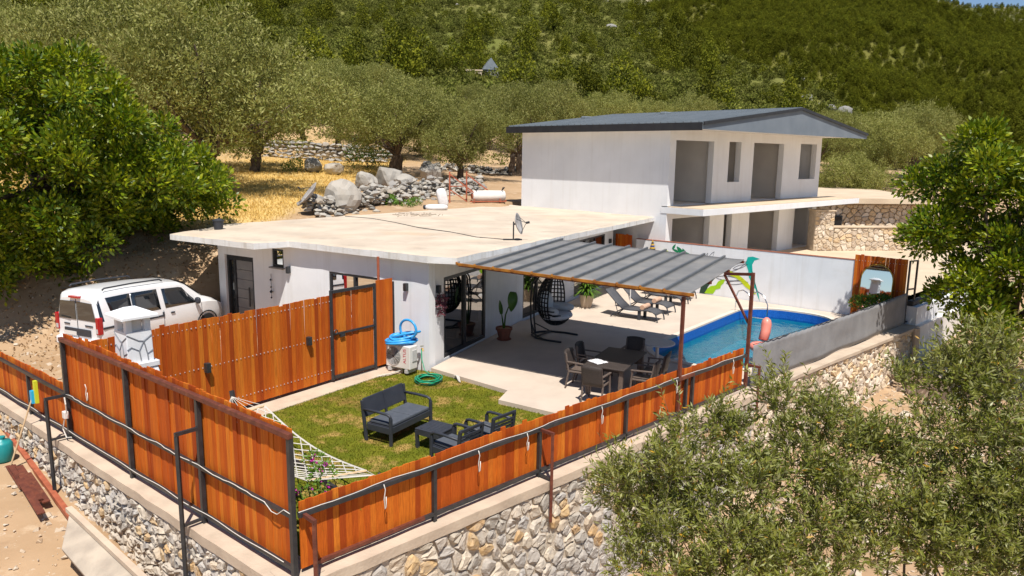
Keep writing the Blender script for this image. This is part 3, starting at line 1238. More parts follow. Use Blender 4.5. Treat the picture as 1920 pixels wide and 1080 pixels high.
RFD = dense(RF, .4, .012, 4)
r_ = random.Random(9)
zt = [2.995 + r_.uniform(-.012, .012) for _ in RFD]
rfb = MB()
n_ = len(RFD)
cxr, cyr = -2.5, 27.0
inn = [(x + (cxr - x) * .02, y + (cyr - y) * .02) for x, y in RFD]
rfb.grid([[(x, y, 2.795) for x, y in RFD], [(x, y, z - .03) for (x, y), z in zip(RFD, zt)]], closed=True)
rfb.face([(x, y, 2.795) for x, y in reversed(RFD)])
roof = rfb.build('roof', FASCIA, house)
rt = MB()
rt.grid([[(x, y, z - .032) for (x, y), z in zip(RFD, zt)], [(x, y, z) for (x, y), z in zip(inn, zt)]], closed=True)
rt.face([(x, y, z) for (x, y), z in zip(inn, zt)])
rt.build('screed', ROOFCON, roof)
# openings
frame_unit(house, 'window', F0, FD, FN, 1.68, 3.60, 1.05, 2.20, BLACKM, PANE, 2, sill=WHITE)
frame_unit(house, 'window', F0, FD, FN, 5.48, 5.97, 2.12, 2.66, BLACKM, PANE, 1, fw=.06, sill=PAVER)
frame_unit(house, 'sliding_door', F0, RD, RN, .79, 3.40, .06, 2.27, BLACKM, PANE, 2, fw=.10)
frame_unit(house, 'sliding_door', S0, SD, SN, .15, 2.5, .06, 2.25, BLACKM, PANE, 2, fw=.08)
frame_unit(house, 'sliding_door', S0, SD, SN, 4.6, 7.9, .06, 2.25, BLACKM, PANE, 3, fw=.08)
dm = MB()
wall_boxes(dm, on(F0, FD, FN, 0, -.06, 0).to_2d(), FD, FN, 6.9, 8.2, .05, 2.28, .1, [(7.0, 7.8, .05, 2.15), (7.9, 8.12, .15, 2.15)])
dr = dm.build('front_door', BLACKM, house)
for k in range(7):
    a, b = .06 + .30 * k, .06 + .30 * k + .288
    c = on(F0, FD, FN, 7.4, -.12, (a + min(b, 2.15)) / 2)
    MB().box(c, (.79, .04, min(b, 2.15) - a), math.atan2(FD[1], FD[0])).build('door_panel', PAVER, dr)
q = MB()
q.face([on(F0, FD, FN, t, -.12, z) for t, z in ((7.9, .15), (8.12, .15), (8.12, 2.15), (7.9, 2.15))])
q.build('side_light', CARGLASS, dr)
MB().bar(on(F0, FD, FN, 7.12, -.02, .75), on(F0, FD, FN, 7.12, -.02, 1.35), .04).build('handle', BLACKM, dr)
# white bed inside the sliding door
bed = thing('bed', 'white bed frame inside the room behind the sliding glass door', 'bed', (-2.0, 21.8, .03))
MB().box((-2.1, 21.9, .38), (1.5, 1.9, .22), R(66)).build('mattress', WHITE2, bed, bevel=.05)
MB().box((-2.1, 21.9, .17), (1.6, 2.0, .20), R(66)).build('bed_base', OFFW, bed)
MB().box((-1.35, 20.75, .35), (.08, .08, .64), R(66)).build('post', OFFW, bed)
# hairline cable on the roof
cp = [(-6.6, 29.4), (-5.4, 28.6), (-4.3, 27.1), (-3.2, 25.3), (-2.0, 24.0), (-1.1, 22.6), (-.1, 22.0)]
tb = MB().tube([(x, y, 3.012) for x, y in cp], .012, 5)
tag(tb.build('roof_cable', BLACKM), 'thin dark cable lying across the flat concrete roof', 'cable')

# ------------------------------------------------------------------ two-storey house
K0, KA = (6.4, 31.2), (.72, .694)
KN, KB = (.694, -.72), (-.694, .72)
villa = thing('unfinished_villa', 'unfinished white two-storey house with a blue-grey metal roof', 'house', (6.4, 31.2, .8))
wl = MB()
wall_boxes(wl, K0, KA, KN, 0, 14.15, 3.46, 6.62, .28, [(.45, 3.38, 3.46, 6.18), (4.66, 5.72, 4.38, 6.2), (6.9, 9.9, 3.46, 6.2), (11.72, 13.6, 4.42, 6.24)])
wl.build('upper_front_wall', WHITE2, villa)
wl = MB()
wall_boxes(wl, K0, KA, KN, 0, 14.15, .3, 3.16, .28, [(.45, 3.38, .82, 2.92), (4.6, 5.3, .82, 2.92), (6.9, 9.9, .82, 2.9), (11.6, 13.65, .82, 2.95)])
wl.build('lower_front_wall', WHITE2, villa)
wl = MB()
LB = on(K0, KA, KN, 0, -.285, 0).to_2d()
wall_boxes(wl, LB, KB, (-KA[0], -KA[1]), 0, 8.35, .3, 6.62, .28, [])
wl.build('left_wall', WHITE2, villa)
wl = MB()
RB0 = on(K0, KA, KN, 14.15, -.285, 0).to_2d()
wall_boxes(wl, RB0, KB, KA, 0, 8.35, .3, 6.62, .28, [(2, 3.2, 4.4, 6.0)])
wl.build('right_wall', WHITE2, villa)
wl = MB()
BK = on(K0, KA, KN, 0.29, -8.35, 0).to_2d()
wall_boxes(wl, BK, KA, KB, 0, 13.57, .3, 6.62, .28, [(8.6, 9.5, 4.2, 6.2)])
wl.build('rear_wall', WHITE2, villa)
# inner partitions and floors
pt = MB()
for t_, dep in ((3.9, 5.0), (6.2, 5.0), (10.6, 6.5)):
    a = on(K0, KA, KN, t_, -.30, 0)
    for z0_, z1_ in ((.8, 3.14), (3.47, 6.6)):
        wall_boxes(pt, a.to_2d(), KB, KA, 0, dep, z0_, z1_, .2, [])
a = on(K0, KA, KN, .3, -5.4, 0)
wall_boxes(pt, a.to_2d(), KA, KN, 0, 6.0, 3.47, 6.6, .2, [])
wall_boxes(pt, a.to_2d(), KA, KN, 0, 10.0, .8, 3.14, .2, [])
pt.build('partition', GREYPLASTER, villa)
kq = lambda t, o_: tuple(on(K0, KA, KN, t, o_, 0).to_2d())
MB().prism([kq(.05, -.29), kq(14.10, -.29), kq(14.10, -8.5), kq(.05, -8.5)], 3.17, 3.455).build('floor_slab', GREYPLASTER, villa)
bal = MB().prism([kq(-.02, 1.75), kq(15.4, 1.75), kq(15.4, -.283), kq(-.02, -.283)], 3.165, 3.42).build('balcony', WHITE2, villa)
MB().prism([kq(.02, 1.70), kq(15.35, 1.70), kq(15.35, .02), kq(.02, .02)], 3.421, 3.45).build('balcony_screed', TAN, bal)
MB().prism([kq(0.05, -.3), kq(14.1, -.3), kq(14.1, -8.5), kq(.05, -8.5)], .5, .815).build('ground_floor', GREYPLASTER, villa)
MB().prism([kq(.3, -.3), kq(13.85, -.3), kq(13.85, -8.3), kq(.3, -8.3)], 6.50, 6.61).build('ceiling', WHITE2, villa)
# roof: two slopes, fascias, gable plate
ze, zr = 6.78, 7.72
e0, e1, er = -.62, 15.3, 7.6
of, ob = 1.85, -9.1
rp = lambda t, o_, z: tuple(on(K0, KA, KN, t, o_, z))
rf2 = MB()
for (ta, za, tb2, zb2) in ((e0, ze, er, zr), (er, zr, e1, ze)):
    rf2.face([rp(ta, of, za), rp(tb2, of, zb2), rp(tb2, ob, zb2), rp(ta, ob, za)])
roof2 = rf2.build('roof', ROOFM, villa, solid=.05)
for side, (ta, za, tb2, zb2) in enumerate(((e0, ze, er, zr), (er, zr, e1, ze))):
    for k in range(31 if side == 0 else 12):
        o_ = of - .15 - (of - ob - .3) * k / (30 if side == 0 else 11)
        MB().bar(rp(ta, o_, za + .045), rp(tb2, o_, zb2 + .045), .05, .09).build('seam', ROOFM, roof2)
MB().bar(rp(er, of, zr + .05), rp(er, ob, zr + .05), .3, .06).build('ridge_cap', ROOFM, roof2)
fs = MB()
fs.bar(rp(e0 - .02, of + .02, ze - .11), rp(e0 - .02, ob, ze - .11), .05, .30)
fs.build('eave_fascia', ROOFD, roof2)
MB().bar(rp(e1 + .02, of, ze - .05), rp(e1 + .02, ob, ze - .05), .05, .2).build('eave_fascia', ROOFD, roof2)
MB().tube([rp(e1 + .1, of - .1, ze - .02), rp(e1 + .1, ob, ze - .02)], .07, 8).build('gutter', ROOFM, roof2)
gp = MB()
gp.face([rp(e0, of + .03, ze - .22), rp(e1, of + .03, ze - .22), rp(e1, of + .03, ze - .03), rp(er, of + .03, zr - .03), rp(e0, of + .03, ze - .03)])
gp.build('gable', GABLE, villa, solid=.04)
for (ta, za, tb2, zb2) in ((e0, ze, er, zr), (er, zr, e1, ze)):
    MB().bar(rp(ta, of + .075, za), rp(tb2, of + .075, zb2), .05, .13).build('verge_trim', ROOFD, roof2)
sf = MB().prism([kq(e0, of), kq(e1, of), kq(e1, ob), kq(e0, ob)], 6.625, 6.66)
sf.build('soffit', WHITE2, villa)
sh_ = MB()
for t_, o_ in ((3.8, -7.8), (5.6, -4.2)):
    c = on(K0, KA, KN, t_, o_, ze + (zr - ze) * (t_ - e0) / (er - e0) + .09)
    sh_ = MB().box(c, (.5, .35, .2), math.atan2(KA[1], KA[0])).build('roof_vent', ROOFM, roof2, bevel=.05)

# terrace beside it
TER = [(5.5, 32.1), (12.3, 26.2), (13.55, 25.0), (17.9, 29.3), (28, 38), (27, 44), (17.0, 42), (6.5, 31.6)]
tag(MB().prism(TER, -1.5, .80).build('terrace', TAN), kind='structure')


# ------------------------------------------------------------------ stone walls
def voronoi_cells(W, Hh, size, seed, aspect=1.25):
    r = random.Random(seed)
    pts = []
    tries = 0
    while tries < 6000 and len(pts) < 2000:
        tries += 1
        p = (r.uniform(0, W), r.uniform(0, Hh))
        s_ = size * r.choice((.55, .65, .8, .95, 1.1, 1.3))
        if all(((p[0] - q[0]) / aspect) ** 2 + (p[1] - q[1]) ** 2 > (s_ * .86) ** 2 for q in pts):
            pts.append(p)
    cells = []
    for i, p in enumerate(pts):
        poly = [(max(0, p[0] - size * 1.6), max(0, p[1] - size * 1.4)), (min(W, p[0] + size * 1.6), max(0, p[1] - size * 1.4)), (min(W, p[0] + size * 1.6), min(Hh, p[1] + size * 1.4)), (max(0, p[0] - size * 1.6), min(Hh, p[1] + size * 1.4))]
        for j, q in enumerate(pts):
            if i == j or abs(q[0] - p[0]) > size * 4 or abs(q[1] - p[1]) > size * 4:
                continue
            mx, my = (p[0] + q[0]) / 2, (p[1] + q[1]) / 2
            nx, ny = q[0] - p[0], q[1] - p[1]
            out = []
            for k in range(len(poly)):
                a, b = poly[k], poly[(k + 1) % len(poly)]
                da = (a[0] - mx) * nx + (a[1] - my) * ny
                db = (b[0] - mx) * nx + (b[1] - my) * ny
                if da <= 0:
                    out.append(a)
                if da * db < 0:
                    t = da / (da - db)
                    out.append((a[0] + (b[0] - a[0]) * t, a[1] + (b[1] - a[1]) * t))
            poly = out
            if len(poly) < 3:
                break
        if len(poly) >= 3:
            cells.append(poly)
    return cells


def stone_face(parent, p0, p1, n_out, zt0, zt1, h0, h1, size, m, seed, proud=.055, limit=300, aspect=1.25):
    """Rubble stones on the wall face from p0 to p1; the top runs zt0..zt1 and the face is h0..h1 high."""
    r = random.Random(seed)
    p0, p1 = Vector((*p0, 0)), Vector((*p1, 0))
    W = (p1 - p0).length
    d = (p1 - p0) / W
    n = Vector((*n_out, 0))
    hm = max(h0, h1)
    cells = voronoi_cells(W, hm, size, seed, aspect)
    made = []
    for poly in cells:
        cu = sum(a for a, b in poly) / len(poly)
        cv = sum(b for a, b in poly) / len(poly)
        if cv > h0 + (h1 - h0) * cu / W + .1:
            continue
        # soften the corners once
        sm = []
        for k in range(len(poly)):
            a, b = poly[k], poly[(k + 1) % len(poly)]
            if math.hypot(a[0] - b[0], a[1] - b[1]) < size * .18:
                sm.append(((a[0] + b[0]) / 2, (a[1] + b[1]) / 2))
                continue
            for t in ((.2, .8) if len(poly) < 7 else (.5,)):
                sm.append((a[0] + (b[0] - a[0]) * t, a[1] + (b[1] - a[1]) * t))
        if len(sm) < 3:
            continue
        sm = [(cu + (a - cu) * q_, cv + (b - cv) * q_) for (a, b), q_ in ((p_, r.uniform(.88, 1.02)) for p_ in sm)]
        pr = proud * r.uniform(.3, 1.3)
        tu, tv = r.uniform(-.18, .18), r.uniform(-.2, .12)
        ou, ov = r.uniform(-.15, .15) * size, r.uniform(-.15, .15) * size
        mb = MB()
        rows = []
        for sc_, dep in ((.97, -min(.05, proud)), (.90, pr * .6), (.62, pr)):
            row = []
            for a, b in sm:
                u = cu + (a - cu) * sc_ + (ou * .5 if sc_ < .7 else 0)
                v_ = cv + (b - cv) * sc_ + (ov * .5 if sc_ < .7 else 0)
                dp = dep + ((u - cu) * tu + (v_ - cv) * tv if dep > 0 else 0) + (r.uniform(-.022, .022) if dep > 0 else 0)
                zt = zt0 + (zt1 - zt0) * u / W
                q = p0 + d * u + n * dp
                row.append((q.x, q.y, zt - v_))
            rows.append(row)
        mb.grid(rows, closed=True)
        mb.face(rows[-1])
        made.append((cv, mb))
    made.sort(key=lambda x: x[0])
    rest = MB()
    for k, (_, mb) in enumerate(made):
        if k < limit:
            mb.build('stone', m, parent)
        else:
            off = len(rest.v)
            rest.v += mb.v
            rest.f += [tuple(i + off for i in f_) for f_ in mb.f]
    if rest.v:
        rest.build('lower_stones', m, parent, kind='stuff')


def retaining(name, label, p0, p1, n_out, ztop, h0, h1, size, m, seed, th=.45, cop=.16, copw=.5, zc=0.0, cop_out=.06, limit=300, aspect=1.25):
    t = thing(name, label, 'wall', (p0[0], p0[1], 0))
    P0, P1, n = Vector((*p0, 0)), Vector((*p1, 0)), Vector((*n_out, 0))
    inn0, inn1 = P0 - n * th, P1 - n * th
    mb = MB()
    mb.prism([(P0.x, P0.y), (P1.x, P1.y), (inn1.x, inn1.y), (inn0.x, inn0.y)], ztop - max(h0, h1) - .4, ztop - cop - .002)
    mb.build('core', MORTAR, t)
    c0, c1 = P0 + n * cop_out, P1 + n * cop_out
    i0, i1 = P0 - n * copw, P1 - n * copw
    nseg = max(2, int((P1 - P0).length / .35))
    r = random.Random(seed)
    a = [c0.lerp(c1, k / nseg) + n * r.uniform(-.012, .012) for k in range(nseg + 1)]
    b = [i0.lerp(i1, k / nseg) for k in range(nseg + 1)]
    z = [ztop + r.uniform(-.008, .008) for _ in a]
    cm = MB()
    cm.grid([[(p.x, p.y, ztop - cop) for p in a], [(p.x, p.y, zz) for p, zz in zip(a, z)], [(p.x, p.y, zz) for p, zz in zip(b, z)]])
    cm.face([(p.x, p.y, ztop - cop) for p in reversed(a)] + [(p.x, p.y, ztop - cop) for p in b])
    cm.build('coping', COPING, t)
    stone_face(t, p0, p1, n_out, ztop - cop - .01, ztop - cop - .01, h0, h1, size, m, seed, limit=limit, aspect=aspect)
    return t


AN, BN = (-.635, -.772), (.698, -.716)
retaining('stone_wall', 'rubble stone retaining wall with concrete coping under the tall fence on the left', (-12.78, 17.03), (-2.80, 8.74), AN, -.02, 1.0, 1.9, .205, STONE, 21, copw=.55)
retaining('stone_wall', 'grey and ochre rubble retaining wall under the long low front fence', (-2.80, 8.74), (5.80, 17.07), BN, -.02, 2.6, 2.9, .30, STONE, 22, limit=300, copw=.55)
retaining('stone_wall', 'tan stone retaining wall with pale slab coping below the grey screen', (5.66, 17.05), (13.62, 24.55), (.686, -.728), .0, 2.7, 2.0, .30, STONEW, 23, cop=.09, copw=.35, cop_out=.10, limit=300)

# low plastered wall running on to the right behind it
lowwall = thing('plastered_wall', 'low pale plastered wall with a black membrane top on the right', 'wall', (13.6, 24.8, 0))
MB().prism([(13.62, 24.6), (18.4, 29.3), (18.1, 29.6), (13.4, 24.95)], -1.6, .62).build('wall_body', WHITE, lowwall)
MB().prism([(13.55, 24.75), (18.3, 29.4), (17.9, 29.8), (13.2, 25.1)], .623, .80).build('membrane', WALLDECK, lowwall, bevel=.03)
MB().prism([(13.72, 24.52), (18.5, 29.2), (18.4, 29.3), (13.62, 24.61)], -1.6, -.02).build('plinth', GREYPLASTER, lowwall)
blk = thing('concrete_block', 'big pale concrete footing block below the end of the stone wall', 'block', (13.2, 22.9, -2.2))
bx = MB().box((13.35, 22.6, -1.55), (1.5, 1.2, 1.2), R(44))
bx.build('block_body', COPING, blk, bevel=.06)
MB().box((14.7, 23.8, -1.35), (1.7, 1.0, 1.0), R(44)).build('step', COPING, blk, bevel=.06)
tag(MB().tube([(13.45, 24.2, .0), (13.5, 24.1, -1.9)], .11, 8).build('drain_pipe', COPING, None), 'pale concrete drain pipe at the end of the tan stone wall', 'pipe')

# mural wall and terrace edge
M0, MD, MN = (5.3, 31.9), (.7542, -.6566), (-.6566, -.7542)
mw = thing('mural_wall', 'white garden wall painted with big leaves behind the pool', 'wall', (5.3, 31.9, 0))
q = MB()
wall_boxes(q, M0, MD, MN, 0, 8.95, -.3, 2.0, .22, [])
q.build('wall_body', WHITE, mw)
MB().bar(on(M0, MD, MN, -.02, -.11, 2.009), on(M0, MD, MN, 8.97, -.11, 2.009), .24, .016).build('tile_cap', TERRA, mw)


def mural(name, pts, m, out=.004, close=True):
    mb = MB()
    k = mb
    k.face([on(M0, MD, MN, t, out, z) for t, z in pts])
    return mb.build(name, m, mw, solid=.002)


def leaf_shape(t0, z0, t1, z1, wd, bend=0.0, n=8):
    a, b = Vector((t0, z0)), Vector((t1, z1))
    d = b - a
    nn = Vector((-d.y, d.x)).normalized()
    L, Rr = [], []
    for i in range(n + 1):
        u = i / n
        c = a + d * u + nn * bend * math.sin(math.pi * u)
        w_ = wd * math.sin(math.pi * u ** .8) ** .9
        L.append(c + nn * w_)
        Rr.append(c - nn * w_)
    return [tuple(x) for x in L + list(reversed(Rr[1:-1]))]


for a in ((1.75, 1.72, 1.9, 1.95, .05), (2.25, 1.55, 1.95, 1.86, .09), (2.35, 1.52, 2.22, 1.80, .08), (2.65, 1.40, 2.38, 1.66, .09), (2.85, 1.36, 2.68, 1.58, .06), (2.05, 1.62, 1.75, 1.74, .05)):
    mural('painted_leaf', leaf_shape(*a), MURG, .005)
mural('painted_leaf', leaf_shape(1.65, 1.42, 1.35, 1.70, .09), MURY, .005)
mural('painted_leaf', [(4.95, 1.48), (5.02, 1.72), (5.22, 1.76), (5.5, 1.70), (5.3, 1.62), (5.22, 1.45), (5.25, 1.2), (5.36, 1.0), (5.40, .62), (5.5, .30), (5.62, .06), (5.55, .35), (5.30, .66), (5.12, .95), (5.08, 1.2)], MURT, .005)
mural('painted_leaf', [(4.12, 1.02), (4.25, 1.12), (4.55, 1.05), (4.85, .90), (5.10, .72), (5.30, .50), (5.45, .36), (5.42, .30), (5.25, .42), (5.0, .56), (4.8, .74), (4.55, .88), (4.3, .93)], MURY, .009)
mural('painted_leaf', [(3.30, .07), (3.42, .28), (3.56, .40), (3.78, .46), (3.86, .62), (4.02, .72), (4.16, .74), (4.10, .58), (4.0, .48), (3.98, .36), (3.80, .30), (3.68, .10)], MURL, .009)
mural('painted_leaf', [(3.08, .06), (3.15, .40), (3.35, .62), (3.55, .78), (3.72, 1.0), (3.78, .82), (3.6, .58), (3.44, .36), (3.34, .06)], MURD, .005)
ln = MB()
for a in ((3.2, 1.35, 3.35, 1.72, .05), (3.35, 1.35, 3.62, 1.80, .07), (3.45, 1.32, 3.95, 1.62, .06), (3.9, 1.25, 4.5, 1.45, .07), (4.3, 1.1, 5.0, 1.55, .10), (4.45, 1.2, 5.05, 1.45, .06), (3.75, .78, 4.9, .82, .09), (4.2, .6, 5.1, .75, .07)):
    pl = leaf_shape(*a)
    ln = MB().tube([on(M0, MD, MN, t, .006, z) for t, z in pl], .007, 4, closed=True)
    ln.build('painted_outline', MURK, mw)
# stone house and garden walls on the terrace
sh = thing('stone_house', 'low stone house with a flat pale concrete roof behind the villa', 'house', (20, 42, .8))
MB().prism([(16.6, 44.0), (27, 45.2), (27, 56), (16.6, 55)], .6, 2.9).build('wall', STONEW, sh)
stone_face(sh, (16.7, 43.95), (26.9, 45.1), (.11, -.99), 2.85, 2.85, 2.0, 2.0, .42, STONEW, 31, proud=.022, limit=200, aspect=1.5)
MB().prism([(15.6, 43.1), (24.6, 44.2), (28.6, 62), (16.2, 62)], 2.95, 3.25).build('roof', TAN, sh)
fw_ = MB().box((19.0, 44.15, 1.85), (.85, .12, .7), R(6))
w_ = fw_.build('window', BLACKM, sh)
MB().box((19.0, 44.07, 1.85), (.72, .03, .58), R(6)).build('pane', CARGLASS, w_)
gw = thing('garden_wall', 'low tan stone garden wall with pale coping on the terrace', 'wall', (16.5, 38.4, .8))
MB().prism([(16.6, 38.6), (23.5, 39.4), (23.4, 39.9), (16.6, 39.1)], .6, 2.0).build('core', MORTAR, gw)
stone_face(gw, (16.6, 38.57), (23.5, 39.36), (.11, -.99), 1.98, 1.98, 1.2, 1.2, .40, STONEW, 33, proud=.022, limit=160, aspect=1.4)
MB().prism([(16.5, 38.5), (23.6, 39.3), (23.5, 39.95), (16.5, 39.15)], 2.0, 2.06).build('coping', TAN, gw)
gp_ = thing('stone_pier', 'tall tan stone pier at the corner of the villa', 'wall', (15.6, 38.6, .8))
MB().prism([(15.5, 38.35), (16.55, 38.5), (16.55, 39.3), (15.5, 39.2)], .6, 2.85).build('core', MORTAR, gp_)
stone_face(gp_, (15.5, 38.32), (16.55, 38.47), (.14, -.99), 2.83, 2.83, 2.0, 2.0, .34, STONEW, 35, proud=.022, limit=60)
MB().prism([(15.45, 38.25), (16.6, 38.4), (16.6, 39.35), (15.45, 39.25)], 2.85, 2.9).build('coping', TAN, gp_)

# ------------------------------------------------------------------ fences
BOARD = MB().box((0, 0, .5), (.0984, .02, 1.0)).mesh('board')
BOARD.materials.append(WOOD)


def boards(parent, p0, p1, ztop, zbot=.05, jit=.035, seed=1, off=(0, 0), hump=0.0, pitch=.0985):
    r = random.Random(seed)
    p0, p1 = Vector((*p0, 0)), Vector((*p1, 0))
    W = (p1 - p0).length
    d = (p1 - p0) / W
    rz = math.atan2(d.y, d.x)
    n = int(W / pitch)
    step, left = 0.0, 0
    for k in range(n):
        p = p0 + d * ((k + .5) * W / n)
        if left == 0:
            step, left = r.uniform(-jit, jit) * .8, r.randint(3, 9)
        left -= 1
        zt = ztop + step + r.uniform(-jit, jit) * (1.6 if r.random() < .10 else .25)
        o = inst('board', BOARD, parent, (p.x + off[0] - d.y * .004 * (k % 2), p.y + off[1] + d.x * .004 * (k % 2), zbot), rz + (math.pi if r.random() < .5 else 0), (W / n / pitch, 1 + r.uniform(-.2, .3), zt - zbot), world=True)
        o.rotation_euler.x = r.uniform(-.006, .006)
        o.rotation_euler.y = r.uniform(-.006, .006)
    return n


def screws(parent, p0, p1, zs, n_out, pitch=.0985):
    mb = MB()
    p0, p1 = Vector((*p0, 0)), Vector((*p1, 0))
    W = (p1 - p0).length
    n = int(W / pitch)
    for z in zs:
        for k in range(n):
            p = p0.lerp(p1, (k + .5) / n)
            mb.box((p.x + n_out[0] * .014, p.y + n_out[1] * .014, z), (.020, .012, .020), math.atan2(n_out[1], n_out[0]))
    mb.build('screw_heads', GREYP, parent, kind='stuff')


A0 = (-2.78, 8.98)
AD, AO = (-.771, .637), (-.637, -.771)
BD, BO = (.7096, .7045), (.7045, -.7096)
ap = lambda t, o=0, z=0: on(A0, AD, AO, t, o, z)
bp_ = lambda t, o=0, z=0: on(A0, BD, BO, t, o, z)

fa = thing('wooden_fence', 'tall orange-stained board fence on black posts at the left front', 'fence', (*ap(3.7).to_2d(), 0))
boards(fa, ap(.06, -.05).to_2d(), ap(7.42, -.05).to_2d(), 2.04, seed=3, jit=.045)
for t, zt in ((0, 1.98), (2.32, 1.93), (4.72, 1.93), (7.38, 1.93)):
    MB().box(ap(t, .02, zt / 2 - .02), (.07, .07, zt + .02), math.atan2(AD[1], AD[0])).build('post', BLACKM, fa, bevel=.004)
MB().bar(ap(-.04, .03, 1.955), ap(7.42, .03, 1.955), .075, .075).build('top_rail', RUST, fa, bevel=.008)
MB().bar(ap(.04, .025, .86), ap(7.34, .025, .86), .05, .055).build('middle_rail', BLACKM, fa)
MB().bar(ap(.04, .025, .12), ap(7.34, .025, .12), .05, .055).build('bottom_rail', BLACKM, fa)

fa2 = thing('wooden_fence', 'low orange board fence continuing past the tall fence at the far left', 'fence', (*ap(10).to_2d(), 0))
boards(fa2, ap(7.46, -.05).to_2d(), ap(12.9, -.05).to_2d(), 1.0, seed=5)
for t in (9.45, 11.65, 12.85):
    MB().box(ap(t, .02, .44), (.06, .06, .90), math.atan2(AD[1], AD[0])).build('post', BLACKM, fa2)
MB().bar(ap(7.43, .025, .87), ap(12.9, .025, .87), .05, .06).build('top_rail', BLACKM, fa2)
MB().bar(ap(7.43, .025, .12), ap(12.9, .025, .12), .05, .055).build('bottom_rail', BLACKM, fa2)

fb = thing('wooden_fence', 'long low orange board fence along the front of lawn and dining area', 'fence', (*bp_(6).to_2d(), 0))
boards(fb, bp_(.10, -.05).to_2d(), bp_(11.8, -.05).to_2d(), 1.02, jit=.035, seed=8)
for t in (2.30, 4.62, 7.10, 9.22, 9.48):
    MB().box(bp_(t, .02, .40), (.06, .06, .86), math.atan2(BD[1], BD[0])).build('post', BLACKM, fb)
MB().bar(bp_(.05, .025, .855), bp_(8.9, .025, .855), .065, .07).build('top_rail', BLACKM, fb, bevel=.008)
MB().bar(bp_(8.9, .025, .855), bp_(9.5, .025, .855), .062, .067).build('top_rail', RUST, fb)
MB().bar(bp_(9.5, .025, .855), bp_(11.8, .025, .855), .065, .07).build('top_rail', BLACKM, fb)
MB().bar(bp_(.3, .025, .10), bp_(2.1, .025, .10), .05, .05).build('bottom_rail', RUST, fb)
MB().bar(bp_(2.1, .025, .10), bp_(11.8, .025, .10), .05, .05).build('bottom_rail', BLACKM, fb)


def outrigger(label, pt, t, ztop, zbot, out, m, zlink=.1):
    q = thing('fence_brace', label, 'brace', (*pt(t, out).to_2d(), zbot), group='steel braces outside the fences')
    MB().bar(pt(t, .05, ztop), pt(t, out + .025, ztop), .05, .05).build('arm', BLACKM if m is BLACKM else RUST, q)
    MB().bar(pt(t, out, zbot), pt(t, out, ztop - .026), .05, .05, (0, 1, 0)).build('upright', m, q)
    if zlink is not None:
        MB().bar(pt(t, .03, zlink), pt(t, out - .026, zlink), .04, .04).build('arm', BLACKM, q)
    return q


outrigger('black steel brace outside the left end of the tall fence', ap, 7.38, .86, -1.0, .38, BLACKM, .05)
outrigger('tall black steel brace outside the middle of the tall fence', ap, 2.32, 1.47, -1.7, .36, BLACKM, .05)
outrigger('rusty steel brace at the front corner of the fences', bp_, .12, .85, -2.4, .30, RUST, None)
outrigger('rusty steel brace outside the middle of the low front fence', bp_, 4.62, .85, -.75, .32, RUST, .03)
outrigger('rusty steel brace by the grey screen at the end of the low fence', bp_, 11.85, .62, -.45, .36, RUST, .0)

# fence C with gate
C0, C1 = (-7.52, 12.95), (-4.34, 17.52)
CD = (Vector(C1) - Vector(C0)).normalized()
CN = Vector((CD.y, -CD.x))
fc = thing('wooden_fence', 'tall orange board fence with two black lamps along the back of the lawn', 'fence', (-6, 15.2, 0))
nb = boards(fc, C0, C1, 2.12, seed=13, jit=.03)
screws(fc, C0, C1, (.28, 1.12, 1.98), CN)
for t in (.25, 2.0, 3.8, 5.5):
    p = Vector(C0) + CD * t - CN * .045
    MB().box((p.x, p.y, 1.0), (.06, .06, 2.0), math.atan2(CD.y, CD.x)).build('post', BLACKM, fc)
G0, G1 = (-4.34, 17.52), (-3.50, 18.62)
GD = (Vector(G1) - Vector(G0)).normalized()
GNn = Vector((GD.y, -GD.x))
gt = thing('garden_gate', 'orange board gate in a black steel frame beside the white house', 'gate', (-3.92, 18.07, 0))
boards(gt, Vector(G0) + GD * .05, Vector(G1) - GD * .05, 2.16, zbot=.08, seed=15, jit=.004)
g3 = lambda t, o, z: (G0[0] + GD.x * t + GNn.x * o, G0[1] + GD.y * t + GNn.y * o, z)
GL = (Vector(G1) - Vector(G0)).length
fr_ = MB()
fr_.bar(g3(.0, .02, .02), g3(.0, .02, 2.24), .07, .06, (0, 1, 0))
fr_.bar(g3(GL, .02, .02), g3(GL, .02, 2.24), .07, .06, (0, 1, 0))
fr_.bar(g3(.035, .02, 2.2), g3(GL - .035, .02, 2.2), .06, .07)
fr_.bar(g3(.035, .02, .09), g3(GL - .035, .02, .09), .05, .07)
fr_.build('gate_frame', BLACKM, gt)
MB().bar(g3(.04, .025, 1.16), g3(GL - .04, .025, 1.16), .04, .045).build('middle_bar', BLACKM, gt)
MB().tube([g3(.09 + .05 * math.cos(a), .06, 1.22 + .05 * math.sin(a)) for a in np.linspace(0, 6.28, 13)[:-1]], .014, 6, closed=True).build('latch_ring', BLACKM, gt)
MB().box(g3(.30, .05, 1.10), (.14, .03, .07), math.atan2(GD.y, GD.x)).build('lock', BLACKM, gt)
fe = thing('wooden_fence', 'narrow orange board panel between the gate and the white house', 'fence', (-3.3, 18.85, 0))
boards(fe, Vector(G1) + GD * .06, (-3.12, 19.12), 2.30, seed=17, jit=.01)
MB().box((-3.10, 19.16, 1.1), (.05, .05, 2.2), 0).build('post', BLACKM, fe)
pipe_t = MB().tube([(-3.46, 19.05, 1.2), (-3.46, 19.05, 2.86)], .035, 8)
tag(pipe_t.build('rusty_pipe', RUST2), 'rusty red upright pipe rising above the gate to the roof edge', 'pipe')

